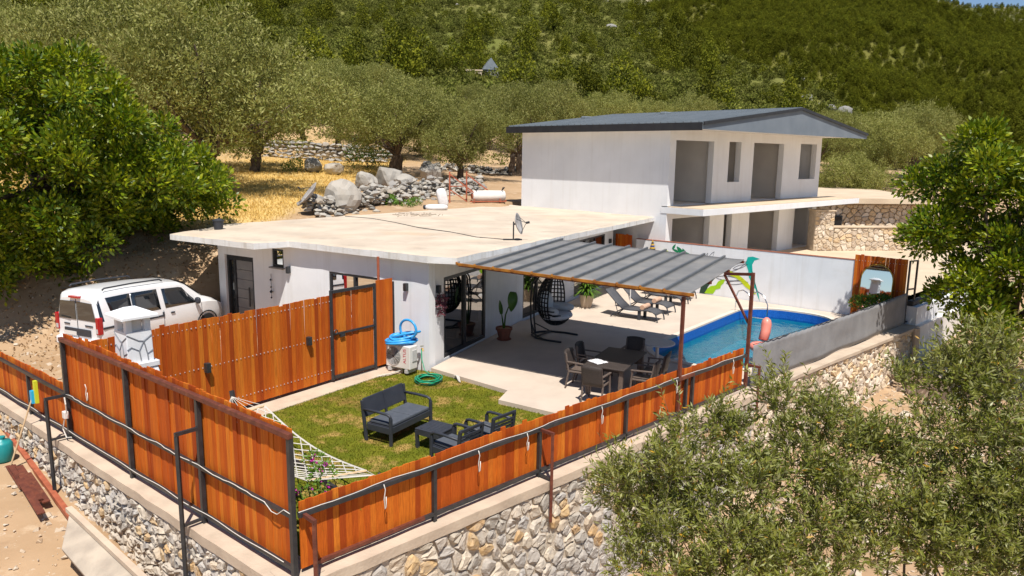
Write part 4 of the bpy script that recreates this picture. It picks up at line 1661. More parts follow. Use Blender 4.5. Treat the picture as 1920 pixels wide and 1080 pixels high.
# mirror panel
W0, WD = Vector((12.03, 26.0)), Vector((.747, -.665)).normalized()
WN = Vector((-.665, -.747))
fm = thing('board_fence_panel', 'orange board panel carrying the arched mirror by the pool', 'fence', (12.65, 25.45, 0))
boards(fm, W0, W0 + WD * 1.7, 2.20, zbot=.03, seed=19, jit=.025)
screws(fm, W0, W0 + WD * 1.7, (.35, 1.1, 2.02), WN)
for t in (.1, 1.6):
    p = W0 + WD * t - WN * .05
    MB().box((p.x, p.y, 1.05), (.06, .06, 2.1), math.atan2(WD.y, WD.x)).build('post', BLACKM, fm)
mir = thing('arched_mirror', 'tall arched mirror leaning on the orange board panel', 'mirror', (12.55, 25.42, .04))


def arch(w, h, n=14):
    r = w / 2
    return [(-r, 0), (r, 0)] + [(r * math.cos(a), h - r + r * math.sin(a)) for a in np.linspace(0, math.pi, n)]


mc = W0 + WD * .80


def arch_at(u, v_, o):
    lean = .20 * (1 - v_ / 1.95) + .04
    return (mc.x + WD.x * u + WN.x * (lean + o), mc.y + WD.y * u + WN.y * (lean + o), .06 + v_)


mb = MB()
mb.face([arch_at(u, v_, .012) for u, v_ in arch(1.0, 1.85)])
mb.build('mirror_glass', MIRROR, mir)
MB().tube([arch_at(u, v_, .0) for u, v_ in arch(1.03, 1.88)], .018, 6, closed=True).build('frame', GOLD, mir)
mb = MB()
mb.face([arch_at(u, v_, -.006) for u, v_ in reversed(arch(1.0, 1.85))])
mb.build('backing', BLACKM, mir)
# flowering pot in front
fp = thing('flower_pot', 'leafy plant with orange blossom in front of the arched mirror', 'plant', (12.25, 25.25, .04))
MB().lathe([(.13, 0), (.18, .3), (.20, .32), (.17, .32)], (12.25, 25.25, .04), 16).build('pot', TERRA, fp, smooth=False)
ps, dd = lobe_points([(12.2, 25.2, .62, .30), (12.45, 25.05, .70, .28), (12.0, 25.45, .60, .26), (12.75, 24.9, .72, .22)], 1100, 5)
v, f = leaves(ps, .10, .05, seed=4, norm=dd)
me = np_mesh('foliage', v - np.array(fp.location), f, GREENL)
o = link(bpy.data.objects.new('foliage', me))
o.parent = fp
v, f = leaves(ps[::7] + dd[::7] * .05, .07, .06, seed=6, norm=dd[::7])
o = link(bpy.data.objects.new('blossom', np_mesh('blossom', v - np.array(fp.location), f, ORANGEF)))
o.parent = fp

# open steel frame beside the mirror panel
sfm = thing('steel_gate', 'narrow open black steel gate frame right of the mirror panel', 'gate', (13.4, 24.75, 0))
q0, q1 = Vector((13.32, 24.78)), Vector((13.68, 24.98))
for p in (q0, q1):
    MB().box((p.x, p.y, 1.10), (.05, .05, 2.16), R(30)).build('upright', BLACKM, sfm)
for z in (.08, 1.2, 2.16):
    MB().bar((q0.x, q0.y, z), (q1.x, q1.y, z), .045, .045).build('crossbar', BLACKM, sfm)

# grey fabric screen
sc0, sc1 = Vector((5.78, 17.36)), Vector((13.28, 24.66))
sdir = (sc1 - sc0).normalized()
sn = Vector((sdir.y, -sdir.x))
scr = thing('fabric_screen', 'long grey fabric screen with a scalloped top along the pool wall', 'screen', (*sc0.lerp(sc1, .5), 0))
rows = []
NU, NV = 130, 8
SL = (sc1 - sc0).length
for j in range(NV + 1):
    row = []
    for i in range(NU + 1):
        u = i / NU
        k = abs(((u * SL) % .32) / .32 - .5) * 2
        ztop = 1.10 - .035 * (1 - k ** 2) - .05 * math.sin(math.pi * u) + .02 * u
        z = .05 + (ztop - .05) * j / NV
        wv = .025 * math.sin(u * SL * 2.1 + j * .3) + .018 * noise.noise(Vector((u * 9, j * .5, 0))) + .02 * (k - .5) * (j / NV) ** 3
        p = sc0 + sdir * (u * SL) + sn * wv
        row.append((p.x, p.y, z))
    rows.append(row)
MB().grid(rows).build('fabric', SCREEN, scr, smooth=True, solid=.006)
MB().tube([(*(sc0 + sdir * (SL * k / 20)), 1.095 - .05 * math.sin(math.pi * k / 20) + .02 * k / 20) for k in range(21)], .008, 5).build('top_cable', BLACKM, scr)

# white cord of string lights tied to the rails
def cord(label, pts_, drops):
    t = thing('light_cord', label, 'cord', pts_[0])
    MB().tube(pts_, .0065, 5).build('cord', ROPE, t, smooth=True)
    for p in drops:
        p = Vector(p)
        L_ = rng.uniform(.26, .38)
        MB().tube([p, p + Vector((.02, 0, -.08)), p + Vector((.0, 0, -L_ * .6)), p + Vector((.012, 0, -L_)), p + Vector((.03, .0, -L_ + .03)), p + Vector((.03, 0, -L_ * .5))], .008, 5).build('loose_end', ROPE, t, smooth=True)


wob = lambda k: rng.uniform(-.012, .02)
cord('white cord tied along the top rail of the low front fence', [bp_(.05 + 11.6 * k / 70, .03 + .02 * math.sin(k * .55) + rng.uniform(-.006, .006), .899 + .006 * math.sin(k * .9)) for k in range(71)],
     [bp_(t, .075, .89) for t in (1.35, 2.95 + .2, 4.25, 6.25, 8.75, 11.1)])
cord('white cord along the middle rail of the tall left fence', [ap(7.3 - 7.3 * k / 50, .06 + rng.uniform(-.01, .01), .895 + .012 * math.sin(k * .8) + rng.uniform(-.005, .005) - (.10 if k in (47, 48) else 0)) for k in range(51)], [ap(6.5, .0, 1.25)])
cord('white cord along the bottom rail of the tall left fence', [ap(12.5 - 12.3 * k / 60, .06 + .01 * math.sin(k * .7), .158 + .008 * math.sin(k * .9)) for k in range(61)], [])
jb = thing('junction_box', 'small white junction box with dangling cable on the left fence post', 'box', ap(7.3, .08, .45))
MB().box(ap(7.3, .10, .50), (.12, .08, .14), math.atan2(AD[1], AD[0])).build('box_body', OFFW, jb, bevel=.01)
MB().tube([ap(7.24, .11, .86), ap(7.15, .13, .75), ap(7.2, .11, .55)], .012, 5).build('cable', ROPE, jb)
MB().tube([ap(7.32, .11, .43), ap(7.40, .13, .2), ap(7.28, .12, .05), ap(7.1, .1, .1)], .012, 5).build('cable', ROPE, jb)


# ------------------------------------------------------------------ wall lamps
def wall_lamp(label, p, n, w=.10, h=.20):
    rz = math.atan2(n[1], n[0]) + math.pi / 2
    t = thing('wall_lamp', label, 'lamp', p, rz, 'black wall lamps')
    MB().box((0, -.065, 0), (w, .11, h)).build('housing', BLACKM, t, world=False, bevel=.008)
    MB().box((0, -.006, 0), (w * .7, .012, h * .6)).build('back_plate', BLACKM, t, world=False)


wall_lamp('black wall lamp on the white house front nearest the corner', on(F0, FD, FN, .72, 0, 2.07), FN)
wall_lamp('black wall lamp on the white house front below the small window', on(F0, FD, FN, 5.22, 0, 2.09), FN)
wall_lamp('black wall lamp above the purple hanging plant by the sliding door', on(F0, RD, RN, .40, 0, 2.03), RN)
wall_lamp('black wall lamp at the far end of the house near the mural wall', on(S0, SD, SN, 8.4, 0, 1.9), SN)
p = Vector(C0) + CD * (nb * .0985 * .40)
wall_lamp('black lamp on the back fence farther from the gate', (p.x + CN.x * .012, p.y + CN.y * .012, 1.12), CN, .10, .2)
p = Vector(C0) + CD * (nb * .0985 * .875)
wall_lamp('black lamp on the back fence next to the gate', (p.x + CN.x * .012, p.y + CN.y * .012, 1.16), CN, .10, .2)
hp = thing('hanging_plant', 'purple trailing plant hanging on the wall beside the sliding door', 'plant', on(F0, RD, RN, .44, .1, 1.75))
c = hp.location
MB().lathe([(.05, 0), (.08, .08), (.08, .09)], (c.x, c.y, c.z - .02), 10).build('pot', BLACKM, hp)
ps, dd = lobe_points([(c.x, c.y, c.z, .15), (c.x, c.y, c.z - .18, .13), (c.x + .02, c.y, c.z - .36, .09)], 330, 15)
v, f = leaves(ps, .09, .04, up=-.3, seed=9, norm=dd)
o = link(bpy.data.objects.new('foliage', np_mesh('foliage', v - np.array(c), f, PURPLE)))
o.parent = hp
wc = thing('wind_chime', 'dark hanging chime on the shaded house front beside the small window', 'ornament', on(F0, FD, FN, 6.0, .06, 1.2))
MB().tube([on(F0, FD, FN, 6.0, .05, 1.9), on(F0, FD, FN, 6.0, .06, 1.5), on(F0, FD, FN, 6.0, .06, 1.15)], .008, 5).build('cord', BLACKM, wc)
for z, r0 in ((1.72, .035), (1.50, .03), (1.36, .05), (1.18, .03)):
    p = on(F0, FD, FN, 6.0, .07, z)
    MB().lathe([(.005, -r0), (r0 * .8, -r0 * .5), (r0, 0), (r0 * .8, r0 * .5), (.005, r0)], p, 8).build('bead', BLACKM, wc)

# ------------------------------------------------------------------ pergola
pg = thing('pergola', 'pergola with grey ribbed metal sheets on rusty posts over the dining table', 'pergola', (3.62, 15.3, 0))
PG1, PG2, PG4, PG3 = Vector((-1.35, 18.38, 2.80)), Vector((3.68, 15.20, 2.70)), Vector((6.40, 20.35, 2.74)), Vector((1.10, 23.95, 2.86))


def pgp(u, v_):
    return PG1.lerp(PG2, u).lerp(PG3.lerp(PG4, u), v_)


NS = 11
for k in range(NS):
    u0, u1 = k / NS + .004, (k + 1) / NS - .004
    mb = MB()
    rows = []
    for j in range(13):
        row = []
        for i in range(7):
            u = u0 + (u1 - u0) * i / 6
            p = pgp(u, j / 12)
            row.append((p.x, p.y, p.z + .012 * math.sin(i / 6 * math.pi) * -.6 + .006 * noise.noise(Vector((u * 14, j * .8, 0)))))
        rows.append(row)
    mb.grid(rows).build('roof_sheet', PERG, pg, smooth=True, solid=.012)
for k in range(NS):
    u = k / NS
    MB().bar(pgp(u, -.004) + Vector((0, 0, .03)), pgp(u, 1.004) + Vector((0, 0, .03)), .05, .06).build('rib', PERGR, pg)
    p = pgp(u, -.012)
    MB().bar(p + Vector((0, 0, .0)), p + Vector((0, 0, .06)), .05, .05, (0, 1, 0)).build('rib_cap', OCHRE, pg)
dgo = (PG3 - PG1).normalized()
MB().bar(PG1 - dgo * .05 - Vector((0, 0, -.002)), PG2 - dgo * .05 - Vector((0, 0, -.002)) + (PG2 - PG1).normalized() * .1, .045, .06).build('front_beam', OCHRE, pg)
MB().bar(PG1 + dgo * .04 - Vector((0, 0, .045)), PG2 + dgo * .04 - Vector((0, 0, .045)), .04, .05).build('under_beam', RUST, pg)
for v_ in (.33, .66, .97):
    MB().bar(pgp(0, v_) - Vector((0, 0, .05)), pgp(1, v_) - Vector((0, 0, .05)), .05, .07).build('purlin', RUST, pg)
MB().box((3.58, 15.28, 1.30), (.065, .065, 2.65), R(45)).build('post', RUST, pg)
MB().box((5.66, 17.34, 1.38), (.07, .07, 2.92), R(45)).build('post', RUST, pg)
br_ = pgp(1.0, .56)
MB().bar((5.66, 17.34, 2.80), br_ + Vector((0, 0, -.03)), .05, .07).build('tie_beam', RUST, pg)
MB().bar((5.64, 17.38, 1.62), br_ + Vector((0, 0, -.05)), .045, .045).build('brace', RUST, pg)


# ------------------------------------------------------------------ lawn furniture
def seat_unit(t, w, slats, seats):
    """Resin sofa or armchair; front towards -y, width along x."""
    h = w / 2
    D = .66
    for sx in (-1, 1):
        x = sx * (h - .03)
        MB().bar((x, -D / 2 + .03, 0), (x, -D / 2 + .03, .56), .055, .06, (0, 1, 0)).build('front_leg', ANTHR, t, world=False, bevel=.01)
        MB().bar((x, D / 2 - .02, 0), (x, D / 2 + .08, .80), .055, .06, (0, 1, 0)).build('back_leg', ANTHR, t, world=False, bevel=.01)
        MB().tube([(x, -D / 2 + .03, .54), (x, -D / 2 + .05, .60), (x, -D / 2 + .12, .625), (x, 0, .635), (x, D / 2 + .04, .63)], .03, 6).build('armrest', ANTHR, t, world=False, smooth=True)
    for y0, y1, n_ in ((-D / 2 + .02, -D / 2 + .05, 'front_apron'), (D / 2 - .04, D / 2 - .01, 'back_apron')):
        MB().box((0, (y0 + y1) / 2, .30), (w - .115, .03, .13)).build(n_, ANTHR, t, world=False, bevel=.008)
    for sx in (-1, 1):
        MB().box((sx * (h - .028), 0, .30), (.03, D - .13, .13)).build('side_apron', ANTHR, t, world=False, bevel=.008)
    MB().box((0, 0, .355), (w - .12, D - .10, .02)).build('seat_board', ANTHR, t, world=False)
    for k in range(seats):
        ww = (w - .14) / seats
        MB().box((-(w - .14) / 2 + ww * (k + .5), -.02, .405), (ww - .012, D - .10, .075)).build('cushion', CUSH, t, world=False, bevel=.022, smooth=False)
    if slats:
        for k in range(slats):
            z = .46 + k * .072
            MB().box((0, D / 2 + .02 + (z - .4) * .2, z), (w - .11, .02, .05)).build('back_slat', ANTHR, t, world=False, bevel=.006)
        MB().box((0, D / 2 + .085, .79), (w, .035, .06)).build('top_rail', ANTHR, t, world=False, bevel=.01)
    else:
        for k in range(seats):
            ww = (w - .1) / seats
            x = -(w - .1) / 2 + ww * (k + .5)
            b = MB().box((0, 0, 0), (ww - .02, .03, .36))
            b.xf(lambda p, x=x: Vector((p.x + x, p.y + D / 2 + .055 + p.z * .22, p.z + .645)))
            b.build('back_panel', ANTHR, t, world=False, bevel=.012)
        MB().bar((0, D / 2 - .0, .36), (0, D / 2 + .08, .80), .05, .035, (0, 1, 0)).build('back_post', ANTHR, t, world=False)


so = thing('garden_sofa', 'dark grey two-seat garden sofa with slate cushions on the lawn', 'sofa', (-2.22, 14.28, -.06), R(60))
seat_unit(so, 1.34, 0, 2)
c1 = thing('garden_armchair', 'dark grey slatted armchair nearest the tall fence on the lawn', 'armchair', (-1.00, 12.82, -.06), R(231), group='garden armchairs')
seat_unit(c1, .64, 4, 1)
c2 = copy_tree(c1)
c2.location = (-.42, 13.50, -.06)
c2.rotation_euler.z = R(229)
c2['label'] = 'dark grey slatted armchair nearer the patio on the lawn'
ct = thing('coffee_table', 'square dark grey slatted coffee table between the sofa and armchairs', 'table', (-1.42, 13.62, -.06), R(58))
for sx in (-1, 1):
    for sy in (-1, 1):
        MB().bar((sx * .25, sy * .25, 0), (sx * .26, sy * .26, .36), .055, .055, (0, 1, 0)).build('leg', ANTHR, ct, world=False)
for k in range(9):
    MB().box((-.252 + k * .063, 0, .385), (.057, .58, .025)).build('top_slat', ANTHR, ct, world=False, bevel=.004)
MB().box((0, 0, .325), (.56, .56, .09)).build('apron', ANTHR, ct, world=False)

# hammock
hm = thing('hammock', 'white rope net hammock strung low beside the tall fence', 'hammock', (-3.9, 12.5, 0))
H1a, H1b = Vector((-5.50, 13.50, .44)), Vector((-4.92, 14.28, .48))
H2a, H2b = Vector((-3.12, 10.85, .48)), Vector((-2.28, 11.20, .50))
hq = lambda u, w_: H1a.lerp(H2a, u).lerp(H1b.lerp(H2b, u), w_) - Vector((0, 0, .30 * math.sin(math.pi * u) * (1 - .35 * (2 * w_ - 1) ** 2)))
nu, nw = 20, 7
for k in range(nw):
    for s_ in (1, -1):
        pts_ = []
        for i in range(nu + 1):
            ph = (k + (.5 if i % 2 else 0) * s_) / (nw - 1)
            pts_.append(hq(i / nu, min(1, max(0, ph))))
        if s_ == 1 or k > 0:
            MB().tube(pts_, .010, 4).build('net_rope', ROPE, hm)
for w_ in (0, 1):
    MB().tube([hq(i / 20, w_) for i in range(21)], .016, 5).build('edge_rope', ROPE, hm)
SPR = mat('pale_wood_bar', (.62, .46, .28), (.54, .38, .22), scale=8, rough=.6)
MB().tube([H1a, H1b], .022, 7).build('spreader_bar', SPR, hm)
MB().tube([H2a, H2b], .022, 7).build('spreader_bar', SPR, hm)
E1, E2 = Vector((-5.75, 14.75, .50)), Vector((-2.02, 10.55, .72))
for k in range(7):
    MB().tube([H1a.lerp(H1b, k / 6), E1], .006, 4).build('clew_rope', ROPE, hm)
    MB().tube([H2a.lerp(H2b, k / 6), E2], .006, 4).build('clew_rope', ROPE, hm)
MB().bar((-5.62, 14.62, -.05), (-5.80, 14.9, .58), .08, .08, (0, 1, 0)).build('stand_post', BLACKM, hm)
MB().bar((-2.35, 11.0, -.05), (-1.92, 10.42, .78), .08, .08, (0, 1, 0)).build('stand_post', BLACKM, hm)
MB().bar((-5.55, 14.55, .0), (-2.35, 11.0, .0), .07, .07).build('stand_beam', BLACKM, hm)

# flowering bush in the corner
fbz = thing('flowering_bush', 'thin green bush with magenta flowers in the front corner of the lawn', 'bush', (-2.72, 9.6, -.06))
ps, dd = lobe_points([(-2.7, 9.65, .35, .32), (-2.75, 9.75, .75, .26), (-2.6, 9.85, 1.05, .20), (-2.35, 9.9, .5, .28), (-2.2, 10.1, .25, .25), (-2.78, 10.0, 1.2, .14)], 1500, 25)
v, f = leaves(ps, .06, .03, seed=19, norm=dd)
o = link(bpy.data.objects.new('foliage', np_mesh('foliage', v - np.array(fbz.location), f, GREENL)))
o.parent = fbz
sel = ps[ps[:, 2] > .8][::26]
v, f = leaves(np.repeat(sel, 5, 0), .05, .045, seed=29)
o = link(bpy.data.objects.new('flowers', np_mesh('flowers', v - np.array(fbz.location), f, FLOWER)))
o.parent = fbz
st = MB()
for k in range(5):
    limb(st, (-2.7 + .05 * k, 9.62 + .02 * k, -.06), (-2.75 + .12 * k, 9.75 + .1 * k, .9 - .12 * k), .012, .005, k, .1, 4, 5)
st.build('stems', BARK, fbz)

# ------------------------------------------------------------------ BBQ pillar
bq = thing('barbecue_chimney', 'white masonry barbecue chimney with painted stone joints behind the tall fence', 'barbecue', (-6.70, 12.86, -.06))
BR = math.atan2(AD[1], AD[0])


def bq_ring(hx, hy, z, ox=0.0, oy=0.0):
    out = []
    for sx, sy in ((-1, -1), (1, -1), (1, 1), (-1, 1)):
        x, y = sx * hx + ox, sy * hy + oy
        out.append((-6.70 + x * math.cos(BR) - y * math.sin(BR), 12.86 + x * math.sin(BR) + y * math.cos(BR), z))
    return out


def bq_stack(name, rings, m):
    mb = MB()
    mb.grid([bq_ring(*r) for r in rings], closed=True)
    mb.face(bq_ring(*rings[-1]))
    mb.face(list(reversed(bq_ring(*rings[0]))))
    return mb.build(name, m, bq, bevel=.015)


bq_stack('hearth', [(.46, .33, -.06), (.46, .33, 1.05)], WHITE)
bq_stack('hood', [(.47, .34, 1.05), (.45, .33, 1.25), (.30, .26, 1.72)], WHITE)
bq_stack('ledge', [(.33, .29, 1.72), (.33, .29, 1.80)], WHITE)
bq_stack('chimney', [(.25, .23, 1.80), (.24, .22, 2.36)], WHITE)
for sx in (-1, 1):
    for sy in (-1, 1):
        bq_stack('cap_leg', [(.055, .055, 2.36, sx * .18, sy * .16), (.055, .055, 2.60, sx * .18, sy * .16)], WHITE)
bq_stack('flue', [(.13, .11, 2.36), (.13, .11, 2.58)], GREYPLASTER)
bq_stack('cap', [(.34, .32, 2.60), (.34, .32, 2.65), (.10, .10, 2.76)], WHITE)


def bq_line(side, pts_):
    q = []
    for a, z in pts_:
        if z > 1.8:
            e = .25 - (z - 1.8) / .56 * .01
        else:
            e = .50 - (z - 1.05) * .3
        ey = e - .02
        x, y = (a * e, -side_off(ey)) if side == 0 else (-side_off(e), a * ey)
        if side == 2:
            x, y = a * e, side_off(ey)
        q.append((-6.70 + x * math.cos(BR) - y * math.sin(BR), 12.86 + x * math.sin(BR) + y * math.cos(BR), z))
    MB().tube(q, .012, 4).build('painted_joint', REDS, bq)


side_off = lambda e: e + .002
for side in (1, 2):
    bq_line(side, [(-.98, 2.28), (-.3, 2.18), (.1, 2.20), (.98, 2.32)])
    bq_line(side, [(-.3, 2.18), (.1, 2.02), (.7, 2.1), (.98, 2.06)])
    bq_line(side, [(.1, 2.02), (.0, 1.84)])
    bq_line(side, [(-.98, 2.0), (-.5, 1.95), (-.3, 2.18)])
    bq_line(side, [(-.5, 1.95), (-.55, 1.82)])

# ------------------------------------------------------------------ air conditioner and hoses
FRZ = math.atan2(FD[1], FD[0]) + math.pi
ac = thing('air_conditioner', 'white outdoor air conditioner unit with round fan grille beside the gate', 'air conditioner', (-2.80, 18.50, .0), FRZ)
MB().box((0, 0, .40), (.80, .30, .60)).build('casing', OFFW, ac, world=False, bevel=.02)
for sx in (-.28, .28):
    MB().box((sx, 0, .05), (.09, .34, .09)).build('foot', GREYP, ac, world=False)
gr_ = MB()
for k in range(7):
    r_2 = .05 + k * .030
    gr_.tube([(-.14 + r_2 * math.cos(a), -.162, .40 + r_2 * math.sin(a)) for a in np.linspace(0, 6.283, 25)[:-1]], .005, 4, closed=True)
for k in range(12):
    a = k * math.pi / 6
    gr_.bar((-.14 + .05 * math.cos(a), -.160, .40 + .05 * math.sin(a)), (-.14 + .23 * math.cos(a), -.160, .40 + .23 * math.sin(a)), .006)
gr_.build('fan_grille', GREYP, ac, world=False)
mb = MB()
mb.face([(-.14 + .235 * math.cos(a), -.152, .40 + .235 * math.sin(a)) for a in np.linspace(0, 6.283, 29)[:-1]])
mb.build('fan_opening', PAVER, ac, world=False)
fb_ = MB()
for k in range(3):
    a = k * 2.094 + .4
    fb_.face([(-.14, -.156, .40), (-.14 + .20 * math.cos(a), -.156, .40 + .20 * math.sin(a)), (-.14 + .20 * math.cos(a + .6), -.156, .40 + .20 * math.sin(a + .6))])
fb_.build('fan_blade', ANTHR, ac, world=False)
tx = bpy.data.curves.new('lettering', 'FONT')
tx.body = 'ALTUS'
tx.size = .13
tx.extrude = .001
tx.align_x = 'CENTER'
tx.materials.append(RED)
to = link(bpy.data.objects.new('lettering', tx))
to.parent = ac
to.location = (.27, -.1525, .44)
to.rotation_euler = (R(90), R(-90), 0)
bpy.context.view_layer.update()
tme = bpy.data.meshes.new_from_object(to.evaluated_get(bpy.context.evaluated_depsgraph_get()))
to2 = link(bpy.data.objects.new('lettering', tme))
to2.parent, to2.location, to2.rotation_euler = ac, to.location.copy(), to.rotation_euler.copy()
bpy.data.objects.remove(to)
to2.name = 'lettering'
MB().box((.408, .03, .45), (.02, .18, .30)).build('valve_cover', GREYP, ac, world=False, bevel=.008)

hz = thing('blue_hose', 'coil of thick blue pool hose piled on the air conditioner', 'hose', (-2.80, 18.50, .70))
hb = MB()
pts_ = []
for k in range(150):
    a = k * .21
    rad = .27 + .06 * math.sin(a * .37) + .03 * math.sin(a * 1.7)
    pts_.append((-2.80 + rad * 1.15 * math.cos(a + FRZ) , 18.50 + rad * .72 * math.sin(a + FRZ), .74 + .10 * (k / 150) + .025 * math.sin(a * 1.3)))
hb.tube(pts_, .032, 8)
for q_ in range(3):
    hb.tube([(-2.80 + .05 * q_ + (.26 + .04 * q_) * math.cos(a + q_) * 1.1, 18.50 + (.24 - .03 * q_) * math.sin(a + q_) * .75, .88 + .035 * q_ + (.05 + .02 * q_) * math.sin(a * 1 + q_ * 2)) for a in np.linspace(0, 6.283, 25)[:-1]], .032, 8, closed=True)
lp = []
for k in range(30):
    a = -2.75 + k * 5.5 / 29
    lp.append((-2.62 + .27 * math.sin(a) * .82, 18.45 + .27 * math.sin(a) * -.55, 1.10 + .24 * math.cos(a)))
hb.tube(lp, .032, 8)
hb.build('coil', BLUEH, hz, smooth=True)
gh = thing('green_hose', 'coiled green garden hose lying on the lawn by the patio', 'hose', (-2.05, 17.75, -.06))
pts_ = []
for k in range(170):
    a = k * .27
    rad = .26 + .05 * math.sin(a * .23) + .02 * math.sin(a * .9)
    pts_.append((-2.02 + rad * math.cos(a) * 1.1, 17.72 + rad * math.sin(a) * 1.25, -.03 + .11 * k / 170 + .012 * math.sin(a * 2.2)))
pts_ += [(-2.15, 18.0, .15), (-2.25, 18.25, .35), (-2.28, 18.40, .58)]
MB().tube(pts_, .013, 6).build('coil', GREENH, gh, smooth=True)
tp = thing('garden_tap', 'brass garden tap on an upright pipe beside the house corner', 'tap', (-2.28, 18.45, -.06))
MB().tube([(-2.28, 18.45, -.06), (-2.28, 18.45, .62)], .018, 7).build('pipe', CHROME, tp)
MB().tube([(-2.28, 18.45, .60), (-2.24, 18.36, .62), (-2.23, 18.33, .56)], .016, 7).build('spout', GOLD, tp)
MB().box((-2.27, 18.42, .67), (.08, .02, .02), .4).build('handle', CHROME, tp)
dp = thing('pool_brush', 'white pole with blue tip leaning on the house wall above the air conditioner', 'brush', (-2.98, 18.75, .7))
MB().tube([on(F0, FD, FN, 1.30, .06, 1.85), on(F0, FD, FN, 1.02, .14, .62)], .016, 7).build('pole', OFFW, dp)
MB().tube([on(F0, FD, FN, 1.33, .05, 2.06), on(F0, FD, FN, 1.295, .06, 1.86)], .026, 7).build('tip', BLUEP, dp)
wr = MB()
for k in range(3):
    wr.tube([(-1.42 + .02 * k, 18.0, .03), (-1.35 + .03 * k, 17.9 - .02 * k, .06), (-1.28 + .02 * k, 17.72 - .05 * k, -.02)], .014, 5)
tag(wr.build('loose_pipes', ROPE), 'short white plastic pipes sticking out of the lawn edge', 'pipe')
tag(MB().tube([(-3.35, 18.0, -.02), (-3.05, 18.2, .0), (-2.75, 18.45, .03)], .014, 5).build('drain_hose', ROPE), 'thin white drain hose under the air conditioner', 'hose')


# ------------------------------------------------------------------ dining set
dt = thing('dining_table', 'large dark rattan-look dining table under the pergola', 'table', (2.50, 17.22, .04), R(64))
MB().box((0, 0, .70), (1.86, 1.00, .045)).build('table_top', RATTAN, dt, world=False, bevel=.018)
MB().box((0, 0, .64), (1.66, .80, .075)).build('apron', RATTAN, dt, world=False)
for sx in (-1, 1):
    for sy in (-1, 1):
        MB().bar((sx * .80, sy * .38, 0), (sx * .82, sy * .40, .677), .10, .10, (0, 1, 0)).build('leg', RATTANL, dt, world=False, bevel=.02)
cl = thing('folded_cloth', 'crumpled pale cloth lying on the dining table', 'cloth', (2.02, 16.85, .765))
rows = []
for j in range(10):
    row = []
    for i in range(10):
        x, y = (i / 9 - .5) * .34, (j / 9 - .5) * .42
        row.append((2.02 + x * .8 - y * .5, 16.85 + x * .5 + y * .8, .772 + .03 * abs(noise.noise(Vector((i * .5, j * .45, 2)))) ))
    rows.append(row)
MB().grid(rows).build('cloth_sheet', CUSHG, cl, smooth=True, solid=.006)


def dining_chair():
    t = thing('dining_chair', '-', 'chair', (0, 0, .04), 0, 'rattan dining chairs')
    for sx in (-1, 1):
        MB().tube([(sx * .25, -.24, 0), (sx * .245, -.22, .42), (sx * .25, -.20, .63)], [.020, .024, .022], 6).build('front_leg', RATTANL, t, world=False)
        MB().tube([(sx * .24, .30, 0), (sx * .235, .22, .42), (sx * .225, .27, .66), (sx * .22, .30, .86)], [.020, .024, .022, .02], 6).build('back_leg', RATTANL, t, world=False)
        MB().bar((sx * .255, -.23, .645), (sx * .235, .26, .66), .055, .03).build('armrest', RATTANL, t, world=False, bevel=.008)
    MB().box((0, 0, .425), (.48, .47, .04)).build('seat', RATTANL, t, world=False, bevel=.012)
    rows = []
    for j in range(7):
        z = .46 + .43 * j / 6
        rows.append([(-.235 + .47 * i / 8, .235 + (z - .42) * .18 + .035 * (1 - ((i - 4) / 4) ** 2), z + (.025 * (1 - ((i - 4) / 4) ** 2) if j == 6 else 0)) for i in range(9)])
    MB().grid(rows).build('backrest', RATTAN, t, world=False, smooth=True, solid=.03)
    MB().box((0, -.232, .385), (.46, .02, .06)).build('apron', RATTANL, t, world=False)
    return t


dch = dining_chair()
ddir, dlef = Vector((.4384, .8988)), Vector((-.8988, .4384))
spots = [(-.42, .72, 'rattan chair on the house side of the table nearest the lawn', -90), (.32, .74, 'second rattan chair on the house side of the table', -90),
         (-1.22, .05, 'brown rattan chair seen from behind at the near end of the table', 0), (1.20, -.02, 'dark rattan chair at the far end of the table', 180),
         (-.32, -.78, 'rattan chair on the fence side of the table near the low fence', 90), (.42, -.82, 'rattan chair on the pool side of the table at the right', 90)]
for k, (a, b, lab, rot) in enumerate(spots):
    o = dch if k == 0 else copy_tree(dch)
    p = Vector((2.50, 17.22)) + ddir * a + dlef * b
    o.location = (p.x, p.y, .04)
    fx, fy = {-90: -dlef, 90: dlef, 0: ddir, 180: -ddir}[rot]
    o.rotation_euler.z = math.atan2(fx, -fy)
    o['label'] = lab
rt_ = thing('round_table', 'round grey table between the dining chairs and the pool', 'table', (3.78, 18.75, .04))
MB().lathe([(.43, .70), (.45, .71), (.45, .73), (.43, .745)], (3.78, 18.75, .04), 28).build('table_top', GREYP, rt_)
MB().lathe([(.22, 0), (.20, .03), (.05, .08), (.045, .68), (.12, .70)], (3.78, 18.75, .04), 14).build('pedestal', GREYP, rt_)

